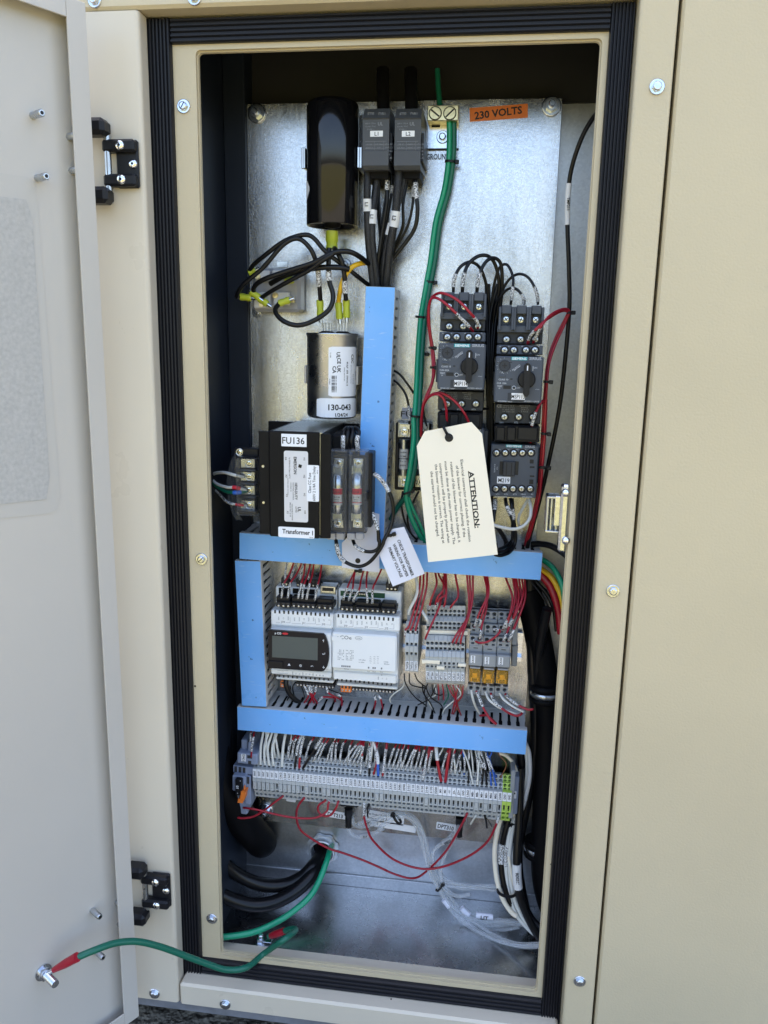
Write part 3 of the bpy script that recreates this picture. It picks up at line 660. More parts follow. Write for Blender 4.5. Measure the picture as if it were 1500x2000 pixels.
# ----------------------------------------------------------------- power blocks L1 and L2
def power_block(kx, lab, tag, tx):
    f = Fr(*C(2, kx+90, 350)); t = f.thing('power_terminal', lab, 'terminal block', 'dark grey power terminals at the top of the plate')
    mb = MB('slate_light'); mb.c = 0
    W = 58
    a = f.k(2, kx+17, 150, W-12); b = f.k(2, kx+200, 165, W-12); c_ = f.k(2, kx+180, 548, W); d = f.k(2, kx, 545, W)
    u0, u1, v1, v0 = (a[0]+d[0])/2, (b[0]+c_[0])/2, a[1], d[1]
    P = [(0.2, v0+3), (W-4, v0), (W, v0+3), (W, v0+16), (W-.8, v0+16.5), (W-.8, v1-12), (W+.6, v1-11), (W-10, v1), (.2, v1)]
    mb = MB('block_grey'); mb.prism(P, u0+.6, u1-.6, 'u'); obj('body', mb, t)
    mb = MB('slate_dark'); mb.box(u1-.5, u1+1.6, 4, W-8, v0+8, v1-22, .5); obj('latch', mb, t); mb = MB('slate_dark'); mb.box(u0-1.6, u0+.5, 4, W-10, v0+20, v1-30, .5); obj('latch', mb, t)
    lbl(f, t, 2, kx+57, 292, kx+141, 330, W-.7, [(tag, kx+99, 311, 3.6, 0, False)], 'label', .3)
    tm = MB('print_faint'); 
    for r_ in range(5):
        v = f.k(2, kx, 362+23*r_, W)[1]; tm.box(u0+3, u1-3, W-.75, W-.62, v-.12, v+.12)
        for q in range(3):
            tm.text(random.choice(['AWG 2', 'Cu-Al', '75 C', '6-14', '3.5 Nm', '1/0']), u0+7+q*9.5, v-2.6, W-.6, 1.4, 0, 7)
    for uu in (u0+12, u0+21): 
        v = f.k(2, kx, 362, W)[1]; tm.box(uu-.1, uu+.1, W-.75, W-.62, v-15, v)
    for r_ in range(3): tm.text(['600 V 175 A', 'Cu AL 75 C', 'TYPE 1'][r_], u0+8, f.k(2, kx, 242+20*r_, W)[1], W-.6, 1.3, 0, 10)
    tm.text('UL', u1-9, f.k(2, kx, 245, W)[1], W-.6, 3, 0, None, True); tm.text('ETE', u0+8, v1-6.5, W-3.0, 3.0); tm.text('DB1', u1-8, v1-6.5, W-3.0, 3.0)
    obj('lettering', tm, t)
    mb = MB('black_matt'); mb.box(u0+2, u1-2, 6, W-16, v0-6, v0+2.8, 1); obj('wire_guard', mb, t)
power_block(90, 'dark grey power terminal with the small tag L1', 'L1', 190)
power_block(301, 'dark grey power terminal with the small tag L2', 'L2', 403)
# ----------------------------------------------------------------- ground lug
f = Fr(*C(2, 630, 260)); t = f.thing('ground_lug', 'brass ground lug with two slotted screws beside the orange voltage label', 'ground lug')
mb = MB('brass'); f.bx(mb, 2, 528, 122, 733, 222, 4, 22, .6); obj('block', mb, t)
for x in (580, 677):
    u, v = f.k(2, x, 175, 22); m2 = MB('brass'); m2.lathe((u, 22.05, v), [(5.8, 0), (5.8, .3), (5.4, .8)], seg=24); m2.use('ink')
    rr = R(-38 if x < 600 else 42); P = [(a*math.cos(rr)-b*math.sin(rr)+u, a*math.sin(rr)+b*math.cos(rr)+v) for a, b in ((-5.2, -.75), (5.2, -.75), (5.2, .75), (-5.2, .75))]
    m2.prism(P, 22.7, 22.92); m2.lathe((u, 22.05, v), [(6.5, 0), (6.5, .12), (5.9, .14)], seg=24); obj('slotted_screw', m2, t)
mb = MB('zinc'); f.bx(mb, 2, 530, 230, 732, 408, .2, 3.8, .3); mb.use('ink'); f.bx(mb, 2, 556, 236, 612, 268, 3.85, 3.95, 0); f.bx(mb, 2, 532, 408, 735, 418, .2, 2, 0); obj('bracket', mb, t)
u, v = f.k(2, 628, 330, 6); inst('hex_nut', ('hexb', 0), hexbolt_mb(4.1), t, u, 3.9, v, 20)
# ----------------------------------------------------------------- run capacitor
f = Fr(650, 735, w=27); t = f.thing('run_capacitor', 'bare metal cylindrical capacitor labelled 130-043 with tabs on top', 'capacitor')
ul, _ = f.p(601, 740, 30); ur, _ = f.p(697, 740, 30); rc = (ur-ul)/2; uc = (ul+ur)/2; _, vt = f.p(650, 652, 30+rc); _, vb = f.p(650, 818, 30+rc)
mb = MB('can_metal'); mb.lathe((uc, 30, 0), [(rc-6, vb-1), (rc-1.6, vb), (rc, vb+3), (rc, vt-3), (rc+.5, vt-2), (rc+1.0, vt), (rc+.6, vt+1), (rc-1, vt+1), (rc-2, vt-1), (.01, vt-1)], 'v', 56); obj('can', mb, t)
for px, lw in ((637, 14), (668, 15)):
    u, v = f.p(px, 640, 34); mb = MB('black_matt'); mb.lathe((u, 30, vt-1), [(8.2, 0), (8.6, 2.2), (5.5, 4)], 'v', 20); obj('terminal_cap', mb, t)
    mb = MB('zinc')
    for a in range(4):
        uu = u+[-4.5, -1.6, 1.6, 4.5][a]; mb.box(uu-.45, uu+.45, 26+2*(a % 2), 33, vt+2.5, vt+11.5, .1)
    obj('tab', mb, t)
for s in (-1, 1):
    mb = MB('pocket'); u = uc+s*(rc+1.2); _, v0 = f.p(600, 713, 25); _, v1 = f.p(600, 748, 25); mb.box(u-1.1, u+1.1, .3, 36, v1, v0, .4); obj('clip', mb, t)
def wrap(f, parent, uc, wc, rc, xa, xb, ya, yb, m, lines, k=4):
    # label wrapped round a can: horizontal pixel range is turned into an angle range
    def ang(x, y): u, _ = f.k(k, x, y, wc+rc*.8); return math.asin(max(-.99, min(.99, (u-uc)/rc)))
    a0, a1 = ang(xa, ya), ang(xb, ya); _, v0 = f.k(k, (xa+xb)/2, ya, wc+rc*.9); _, v1 = f.k(k, (xa+xb)/2, yb, wc+rc*.9); n = 10; mb = MB(m); R1 = rc+.12
    ps = [(uc+R1*math.sin(a0+(a1-a0)*i/n), wc+R1*math.cos(a0+(a1-a0)*i/n)) for i in range(n+1)]
    for i in range(n):
        e = lambda j: 1.2 if j in (0, n) else 0
        mb.add([(*ps[i], v1+e(i)), (*ps[i+1], v1+e(i+1)), (*ps[i+1], v0-e(i+1)), (*ps[i], v0-e(i))], [(0, 1, 2, 3)], True)
    o = obj('label', mb, parent)
    tm = MB('ink'); L0 = R1*a0
    for t_ in lines:
        t2 = MB('ink'); txt, fx, fy, h, ro = t_[:5]; S = R1*(a0+(a1-a0)*fx)
        if txt == '|||':
            for i in range(26):
                yy = v0+(v1-v0)*(fy+h*i/26); wd = random.choice([.25, .4, .6]); t2.box(S-2.6, S+2.6, 0, .01, yy-wd/2, yy+wd/2)
        else: t2.text(txt, S, v0+(v1-v0)*fy, 0, h, ro, None, t_[5] if len(t_) > 5 else False)
        tm.add([(uc+(R1+.08)*math.sin(p[0]/R1), wc+(R1+.08)*math.cos(p[0]/R1), p[2]) for p in t2.v], t2.f)
    obj('lettering', tm, o); return o
wrap(f, t, uc, 30, rc, 962, 1158, 305, 690, 'label', [('CSC', .76, .24, 3.6, -90, True), ('016-0049-46', .8, .65, 1.5, -90), ('40.0µF  ±5%  370VAC B', .56, .54, 1.8, -90, True), ('60Hz INTERNALLY PROTECTED', .70, .55, 1.0, -90),
    ('50/60Hz 10000 AFC 85C', .46, .55, 1.0, -90), ('UL', .28, .17, 3.8, -90, True), ('CE UK', .30, .37, 3.8, -90, True), ('CA', .17, .46, 3.8, -90, True), ('|||', .16, .58, .34, 0), ('US 1-800', .06, .17, 1.0, -90), ('P/N 4321-007', .92, .58, 1.2, -90), ('AP18M001', .04, .7, 1.0, -90)])
wrap(f, t, uc, 30, rc, 868, 1162, 703, 850, 'label', [('130-043', .52, .46, 6.0, 0, True), ('1/24/24', .55, .86, 3.6, 0, True)])
# ----------------------------------------------------------------- potential relay (translucent grey housing)
f = Fr(549, 565); t = f.thing('potential_relay', 'translucent grey relay housing with lime crimp connectors at the upper left', 'relay')
mb = MB('clear_grey'); f.bx(mb, 1, 195, 1325, 548, 1648, 1, 24, 3); obj('housing', mb, t)
mb = MB('off_white')
for x0, y0, x1, y1 in ((215, 1340, 325, 1420), (340, 1335, 440, 1400), (205, 1500, 330, 1620), (350, 1500, 470, 1600)): f.bx(mb, 1, x0, y0, x1, y1, 24.1, 30, 1.2)
obj('rib', mb, t)
mb = MB('zinc'); f.bx(mb, 1, 375, 1275, 458, 1322, .2, 1.8, .3); obj('bracket', mb, t); mb = MB('zinc'); f.bx(mb, 1, 855, 1290, 912, 1330, .2, 1.8, .3); obj('bracket', mb, t)
for x, y in ((235, 1385), (455, 1420), (365, 1525), (265, 1590)):
    u, v = f.k(1, x, y, 32); inst('terminal_screw', 'scr_brass', lambda: MB('brass').cyl((0, 0, 0), 3, 2.5, seg=10), t, u, 30, v)
mb = MB('brass')
f.bx(mb, 1, 470, 1535, 508, 1582, 30, 33, .4); obj('tab', mb, t)
u, v = f.k(1, 235, 1645, 1); inst('hex_nut', ('hexb', 0), hexbolt_mb(4.1), t, u, .3, v, 20)
u, v = f.k(1, 880, 1300, 1); inst('hex_nut', ('hexb', 0), hexbolt_mb(4.1), t, u, 1.9, v, 10)
# ----------------------------------------------------------------- transformer
f = Fr(575, 1000); t = f.thing('transformer', 'black control transformer marked FU136 and Transformer 1', 'transformer')
Wt = 119.
mb = MB('black_steel'); u0, v1 = f.k(4, 495, 952, Wt); u1, v0 = f.k(4, 965, 1790, Wt)
ul, _ = f.k(4, 412, 1400, Wt); um, _ = f.k(4, 495, 1400, Wt); ur0, _ = f.k(4, 885, 1400, Wt)
# folded cover: face between two side flanges
mb.box(um+.5, ur0-.5, Wt-3, Wt, v0, v1, .8); mb.box(um, um+2, 10, Wt-1, v0+.5, v1-.5, .4); mb.box(ul, um-.2, Wt-6, Wt-3.4, v0+1.5, v1-1, .6); mb.box(ur0+.2, u1, Wt-5, Wt-2, v0+.3, v1-1.5, .6)
ub, vbk = f.k(4, 488, 878, 3); uc2 = f.k(4, 1185, 878, 3)[0]; mb.box(ub, uc2, 1, 3, v0-2, vbk, .5)
obj('end_cover', mb, t)
mb = MB('laminate')
for i in range(38):                                # core sheets seen edge on at the top
    a = um+2.5+(ur0+2-um-2.5)*i/38; mb.box(a, a+(ur0-um)/38*.8, 6, Wt-3.2, v0+3, v1-.6-(i % 3)*.3)
obj('core', mb, t)
mb = MB('black_matt'); mb.box(ur0+4, u1+18, 8, Wt-32, v0+6, v1-4, 3); obj('coil', mb, t)
mb = MB('black_matt'); mb.box(um-24, um-.5, 8, Wt-50, v0+20, v1-16, 3); obj('coil', mb, t)
for x, y in ((443, 1230), (447, 1510)): u, v = f.k(4, x, y, Wt); obj('rivet', MB('steel').cyl((u, Wt-3.3, v), 1.3, .9, seg=10), t)
lbl(f, t, 4, 590, 975, 785, 1078, Wt, [('FU136', 683, 1027, 6.6, 0, False, 22)], r=.4, name='label')
lbl(f, t, 4, 567, 1690, 846, 1785, Wt, [('Transformer 1', 716, 1732, 4.6, -1, True, 31), ('REV B', 822, 1776, 1.0, 0)], r=1.4)
S = [('EMERSON', 698, 1220, 3.0, -90, True, 17), ('HEVI-DUTY', 705, 1420, 2.6, -90, True, 17), ('1ø 50/60 Hz Class 105°C', 655, 1240, 1.5, -90), ('X4', 626, 1165, 1.9, -90), ('X3', 630, 1300, 1.9, -90), ('X2', 634, 1450, 1.9, -90), ('X1', 640, 1580, 1.9, -90),
     ('H1', 768, 1170, 1.9, -90), ('H2', 768, 1305, 1.9, -90), ('H3', 770, 1445, 1.9, -90), ('H4', 774, 1580, 1.9, -90), ('UL', 730, 1560, 3.2, -90, True), ('LISTED', 705, 1560, 1.5, -90), ('INDUSTRIAL CONTROL', 683, 1420, 1.2, -90), ('1 30 50/60 VA', 665, 1385, 1.2, -90),
     ('240/120 VAC 25 VA', 660, 1560, 1.3, -90), ('CAUTION: HIGH VOLTAGE', 642, 1380, 1.0, -90), ('DISCONNECT POWER', 675, 1580, 1.2, -90), ('◆', 735, 1225, 3.4, 30)]
lbl(f, t, 4, 610, 1105, 797, 1660, Wt, S, 'silver_label', 2.0, rot=None)
lbl(f, t, 4, 787, 1216, 881, 1500, Wt+.3, [('Class CC Fuse', 808, 1355, 3.0, 90, False, 20), ('600V 2 1/4A Time Delay', 842, 1360, 2.8, 90, False, 34), ('REV B', 868, 1270, 1.0, 90)], 'label', 1.2)
# secondary terminal block at the left, under a clear cover
g_ = Fr(*C(4, 300, 1360)); t = g_.thing('terminal_block', 'four screw terminal block under clear plastic left of the transformer', 'terminal block')
mb = MB('black_plastic'); g_.bx(mb, 4, 222, 1085, 420, 1600, 66, 78, 1); g_.bx(mb, 4, 380, 1150, 440, 1560, 30, 66, 1); obj('base', mb, t)
mb = MB('black_plastic')
for y in (1155, 1258, 1362, 1466, 1570): g_.bx(mb, 4, 245, y, 385, y+10, 78, 92, .3)
obj('barrier', mb, t)
for y in (1208, 1310, 1415, 1530):
    u, v = g_.k(4, 322, y, 84); mb = MB('steel'); mb.box(u-7.5, u+7.5, 78.1, 80, v-4.8, v+4.8, .4); obj('contact_plate', mb, t); screw(t, u+1.5, v, 80, 3.9, ringm='zinc', metal='chrome')
u, v = g_.k(4, 268, 1118, 78); screw(t, u, v, 78.1, 3.4, ringm='zinc', metal='chrome')
mb = MB('clear'); a, b = g_.k(4, 240, 1165, 94); c_, d = g_.k(4, 400, 1610, 94)
mb.box(a, c_, 78, 96, d, b, 1.5)
P = [g_.k(4, *p, 80) for p in ((235, 1130), (200, 1190), (175, 1290), (170, 1400), (185, 1500), (215, 1590), (245, 1640), (290, 1640), (245, 1560), (245, 1165))]
mb.prism(P, 80, 81.4); obj('clear_cover', mb, t)
# primary fuse block at the right
h_ = Fr(*C(4, 1110, 1430)); t = h_.thing('fuse_block', 'fuse block with two red and white cartridge fuses under clear covers', 'fuse block')
mb = MB('black_plastic'); h_.bx(mb, 4, 965, 1135, 1245, 1745, 84, 92, 1); h_.bx(mb, 4, 1235, 1120, 1285, 1700, 70, 92, 1); h_.bx(mb, 4, 980, 1180, 1220, 1700, 30, 84, 1); obj('base', mb, t)
mb = MB('clear_grey'); 
for x in (945, 1095): h_.bx(mb, 4, x, 1742, x+60, 1795, 86, 96, .6); h_.bx(mb, 4, x+68, 1742, x+125, 1795, 86, 96, .6)
obj('foot', mb, t)
for i, x in enumerate((1025, 1175)):
    u, vt_ = h_.k(4, x, 1290, 99); _, v2 = h_.k(4, x, 1590, 99); _, va = h_.k(4, x, 1390, 99); _, vb_ = h_.k(4, x, 1520, 99)
    mb = MB('fuse_body'); mb.lathe((u, 99, 0), [(4.9, vb_), (4.9, va)], 'v', 20)
    fu = obj('fuse', mb, t)
    mb = MB('zinc'); mb.lathe((u, 99, 0), [(5.2, va), (5.3, vt_-1), (4.3, vt_)], 'v', 20); mb.lathe((u, 99, 0), [(4.3, v2), (5.3, v2+1), (5.2, vb_)], 'v', 20); obj('fuse_cap', mb, fu)
    mb = MB('red_bright'); H_ = va-vb_; 
    for a, b in ((.62, .97), (.12, .17)):
        mb.lathe((u, 99, 0), [(4.97, vb_+H_*a), (4.97, vb_+H_*b)], 'v', 20)
    obj('fuse_band', mb, fu)
    tm = MB('ink'); 
    for j, s_ in enumerate(('ATQR', '2-1/4', '600V', 'FAST')): tm.text(s_, u, vb_+H_*(.78, .48, .34, .22)[j], 104.1, (1.7, 2, 1.2, 1.2)[j], 0, 6)
    obj('lettering', tm, fu)
    mb = MB('steel')
    for yy in (1250, 1610): 
        _, v = h_.k(4, x, yy, 96); mb.box(u-5, u-4, 92, 102, v-4, v+4, .2); mb.box(u+4, u+5, 92, 102, v-4, v+4, .2); mb.box(u-5, u+5, 92, 93.5, v-5, v+5, .2)
    obj('fuse_clip', mb, t)
    for yy in (1205, 1670):
        _, v = h_.k(4, x, yy, 96); screw(t, u, v, 94, 4.0, ringm='zinc', metal='chrome'); m2 = MB('steel'); m2.box(u-5, u+5, 92.2, 93.9, v-4.5, v+4.5, .3); obj('contact_plate', m2, t)
    mb = MB('clear'); a, b = h_.k(4, x-65, 1105, 107); c_, d = h_.k(4, x+65, 1740, 107)
    mb.box(a, a+1.2, 92, 107, d, b, .3); mb.box(c_-1.2, c_, 92, 107, d, b, .3); mb.box(a+1.3, c_-1.3, 105.6, 107, d, b, .3); mb.box(a+1.3, c_-1.3, 92, 105.5, b-1.2, b, .3); mb.box(a+3, c_-3, 107.1, 108.3, (b+d)/2+14, b-13, .4)
    obj('clear_cover', mb, t)
    for yy in (1460,):
        for sx in (-1, 1):
            p, q = h_.k(4, x+sx*68, yy, 104); obj('cover_latch', MB('black_plastic').box(p-1.6, p+1.6, 90, 104, q-4, q+4, .6), t)
# ----------------------------------------------------------------- fuse holder partly hidden by the green cables
g_ = Fr(*C(5, 250, 430)); t = g_.thing('fuse_holder', 'black fuse holder with one white cartridge fuse behind the green cables', 'fuse holder')
mb = MB('black_plastic'); g_.bx(mb, 5, 128, 172, 375, 690, 8, 16, 1); g_.bx(mb, 5, 235, 190, 250, 680, 16, 34, .5); g_.bx(mb, 5, 130, 330, 142, 560, 16, 34, .5); obj('base', mb, t)
for x in (190, 320):
    u, va = g_.k(5, x, 300, 26); _, v2 = g_.k(5, x, 570, 26); _, vb_ = g_.k(5, x, 370, 26); _, vc = g_.k(5, x, 520, 26)
    mb = MB('fuse_body'); mb.lathe((u, 26, 0), [(5.1, vc), (5.1, vb_)], 'v', 18); fu = obj('fuse', mb, t)
    mb = MB('steel'); mb.lathe((u, 26, 0), [(5.3, vb_), (5.5, va)], 'v', 18); mb.lathe((u, 26, 0), [(5.5, v2), (5.3, vc)], 'v', 18); obj('fuse_cap', mb, fu)
    tm = MB('ink'); 
    for j, s_ in enumerate(('Littelfuse', 'CCMR', '8 x 1A', '600V')): tm.text(s_, u, vb_+(vc-vb_)*(.15, .35, .6, .8)[j], 31.3, 1.7, 0, 7)
    tm.box(u-4.9, u+4.9, 29, 31.2, vb_+(vc-vb_)*.46, vb_+(vc-vb_)*.49); obj('lettering', tm, fu)
    for y in (235, 615):
        p, q = g_.k(5, x, y, 26); mb = MB('steel'); mb.box(p-7.5, p+7.5, 16.1, 19, q-8, q+8, .5); mb.box(p-6, p+6, 19, 24, q+1, q+7, .5)
        for a in range(5): mb.box(p-7+3*a, p-5.4+3*a, 19.1, 22+a % 3, q-7, q-1+a % 2, .3)
        obj('clamp', mb, t); screw(t, p, q-1, 24, 3.8, ringm='zinc', metal='chrome')
# ----------------------------------------------------------------- motor starters
def mark(mb, t_, u, v, w_, h, width=None, bold=False, rot=0): mb.text(t_, u, v, w_, h, rot, width, bold)
def starter(X, Y_, lab, tag, num, typ):
    """X, Y_: offset in crop 3 of the upper-left corner of the main face"""
    K = 3; f = Fr(*C(K, X+190, Y_+200)); t = f.thing('motor_starter', lab, 'motor starter', 'dark grey motor protection switches with black rotary knobs')
    Z = 98
    # line-side terminal comb
    mb = MB('slate'); f.bx(mb, K, X+10, Y_-195, X+388, Y_-290, 20, 64, .6) if False else None
    a = f.k(K, X+12, Y_-195, 72); b = f.k(K, X+385, Y_-195, 72); top = f.k(K, X+12, Y_-415, 72)[1]; mid = f.k(K, X+12, Y_-250, 72)[1]; wd = (b[0]-a[0])
    mb.box(a[0], b[0], 14, 72, a[1], mid, .6)
    for i in range(3):
        c0 = a[0]+wd*(.045+.325*i); c1 = c0+wd*.275
        # cell: walls left and right, a U-shaped recess between
        mb.box(c0-1.2, c0+1.1, 14, 76, a[1]+2, top-1.5, .5); mb.box(c1-1.1, c1+1.2, 14, 76, a[1]+2, top-1.5, .5)
        mb.box(c0+1.15, c1-1.15, 14, 66, mid-1, top-.5, .5); mb.box(c0+1.15, c1-1.15, 66, 73.5, top-8, top, .6)
    obj('infeed_block', mb, t)
    for i in range(3):
        u = a[0]+wd*(.045+.325*i+.1375); v = f.k(K, X, Y_-300, 68)[1]; screw(t, u, v, 66, 4.3, ringm='slate', metal='zinc')
    # body with steps
    mb = MB('slate_dark'); f.bx(mb, K, X+15, Y_-205, X+378, Y_-96, 14, 66, .6); obj('upper_step', mb, t)
    for i, x in enumerate((87, 202, 322)): u, v = f.k(K, X+x, Y_-135, 66); screw(t, u, v, 66.05, 3.9, ringm='ink')
    mb = MB('slate'); f.bx(mb, K, X+8, Y_-92, X+380, Y_-8, 14, 80, .8); obj('auxiliary_block', mb, t)
    for x in (72, 147, 246, 319): u, v = f.k(K, X+x, Y_-48, 80); screw(t, u, v, 80.05, 3.6, ringm='ink')
    mb = MB('slate'); u0, u1, v0, v1 = f.bx(mb, K, X, Y_, X+370, Y_+385, 14, Z, 1.2)
    L = lambda x, y: f.k(K, X+x, Y_+y, Z)
    mb.use('slate_dark')
    for x0, y0, x1, y1 in ((-18, 130, -3, 320),): f.bx(mb, K, x0+X, y0+Y_, x1+X, y1+Y_, 60, 86, .5)
    obj('body', mb, t)
    fm = MB('slate_dark'); fm.box(*[v for p in [(L(98, 300)[0], L(236, 300)[0])] for v in p], Z+.02, Z+.25, L(98, 365)[1], L(98, 298)[1], 0); fm.use('ink')
    for x0, y0, x1, y1 in ((62, 238, 122, 268), (10, 48, 38, 54), (104, 48, 132, 54), (118, 182, 136, 192)): p, q = L(x0, y0); r_, s_ = L(x1, y1); fm.box(p, r_, Z+.02, Z+.2, s_, q)
    fm.use('slate'); fm.box(L(38, 0)[0], L(86, 0)[0], Z, Z+1.2, L(0, 168)[1], L(0, 152)[1], .3); obj('face_relief', fm, t)
    # adjusting dial
    u, v = L(73, 78); dm = MB('slate_dark'); dm.lathe((u, Z, v), [(5.4, .05), (5.2, .8), (4.6, .9), (4.4, .4)], seg=24); dm.use('ink'); dm.box(u-2.2, u+2.2, Z+.4, Z+.6, v-.5, v+.5); dm.box(u-.5, u+.5, Z+.4, Z+.61, v-2.2, v+2.2); obj('dial', dm, t)
    # brand strip, words and scales
    tl = MB('teal'); p, q = L(128, 5); r_, s_ = L(256, 35); tl.box(p, r_, Z+.02, Z+.22, s_, q); st_ = obj('name_strip', tl, t)
    tm = MB('label'); mark(tm, 'SIEMENS', (p+r_)/2, (q+s_)/2, Z+.3, 2.2, r_-p-1.4, True); obj('lettering', tm, st_)
    tm = MB('print_light'); a_, b_ = L(322, 20); mark(tm, 'SIRIUS', a_, b_, Z+.1, 2.6, 11)
    mark(tm, 'TRIPPED', *L(165, 95), Z+.1, 1.7, 9, False, 38); mark(tm, 'ON', *L(322, 95), Z+.1, 1.6); mark(tm, '|', *L(303, 95), Z+.1, 3.4, None, True); mark(tm, 'OFF', *L(183, 258), Z+.1, 1.5)
    mark(tm, 'CLASS 10', *L(62, 190), Z+.1, 1.7, 9); mark(tm, 'CUR 432A' if num == 4 else 'CUR 130A', *L(48, 220), Z+.1, 1.6, 9); mark(tm, 'TEST', *L(32, 245), Z+.1, 1.6); mark(tm, '←', *L(30, 262), Z+.1, 1.6)
    mark(tm, 'A', *L(52, 132), Z+.1, 1.8); mark(tm, typ[0], *L(75, 368), Z+.1, 1.4, 14); mark(tm, typ[1], *L(290, 368), Z+.1, 1.4, 14)
    for i in range(9):
        an = R(-40-28*i); uu, vv = u+6.6*math.cos(an), v+6.6*math.sin(an); tm.tube([(uu, Z+.1, vv), (uu+1.1*math.cos(an), Z+.1, vv+1.1*math.sin(an))], .16, 4)
    tm.tube([(*L(150, 122)[:1], Z+.1, L(150, 122)[1]), (L(170, 100)[0], Z+.1, L(170, 100)[1]), (L(200, 82)[0], Z+.1, L(200, 82)[1])], .22, 4)
    uu, vv = L(147, 258); tm.lathe((uu, Z, vv), [(1.9, .05), (1.9, .15), (1.2, .15), (1.2, .05)], seg=18)
    mark(tm, '-/-o-', *L(338, 270), Z+.1, 1.2, 5)
    for i, s_ in enumerate(('13', '21', '43', '14')): mark(tm, s_, *f.k(K, X+(35, 105, 215, 350)[i], Y_-80, 80), 80.15, 1.1)
    obj('lettering', tm, t)
    lbl(f, t, K, X+128, Y_+300, X+236, Y_+356, Z+.25, [(tag, X+182, Y_+329, 3.9, 0, False, 12.4)], 'label', .3)
    # rotary knob
    u, v = L(250, 190); km = MB('black_plastic'); km.lathe((u, Z, v), [(8.3, .05), (8.2, 3), (7.2, 3.6)], seg=32)
    P = [(u-3, v+13.2), (u-1.2, v+15.2), (u+1.2, v+15.2), (u+3, v+13.2), (u+2.6, v+2), (u+2.9, v-13), (u+1.2, v-15.5), (u-1.2, v-15.5), (u-2.9, v-13), (u-2.6, v+2)]
    km.prism(P, Z+3.4, Z+10); kn = obj('knob', km, t); obj('pointer', MB('label').box(u-.5, u+.5, Z+10.02, Z+10.2, v+8.5, v+13), kn)
    # link and load-side step
    mb = MB('slate_dark'); f.bx(mb, K, X-2, Y_+388, X+362, Y_+555, 14, 66, .8); obj('lower_step', mb, t)
    for x in (70, 187, 303): u, v = f.k(K, X+x, Y_+495, 66); screw(t, u, v, 66.05, 3.8, ringm='ink')
    tm = MB('print_faint'); mark(tm, 'CE', *f.k(K, X+28, Y_+405, 66), 66.1, 3.0, None, True)
    for i in range(4): mark(tm, ['AWG 18-8', '75°C 2.5 Nm', 'Io 65kA 480V', 'UL 508 CSA'][i], *f.k(K, X+105, Y_+404+16*i, 66), 66.1, 1.2, 12); mark(tm, ['400V 55kA', 'E47705', 'J.0.8-1.2', '3 POLE'][i], *f.k(K, X+235, Y_+404+16*i, 66), 66.1, 1.2, 12)
    tm.use('print_light'); 
    for i in range(3): mark(tm, f'{2*i+2}/T{i+1}', *f.k(K, X+(45, 165, 285)[i], Y_+540, 66), 66.1, 1.6)
    obj('lettering', tm, t)
    mb = MB('black_plastic'); f.bx(mb, K, X-8, Y_+560, X+352, Y_+705, 14, 74, 1); 
    for i in range(3): f.bx(mb, K, X+(5, 92, 180)[i], Y_+575, X+(85, 172, 350)[i]-12, Y_+690, 74.1, 77, 1)
    obj('link_module', mb, t)
    return f, t
starter(402, 542, 'motor starter with the rotary knob, tagged MSP114, left of its twin', 'MSP114', 4, ('G/241120 *E03*', '3RV2021-4FA15'))
starter(868, 648, 'motor starter with the rotary knob, tagged MSP113, right of its twin', 'MSP113', 3, ('G/230908 *E03*', '3RV2011-1JA15'))
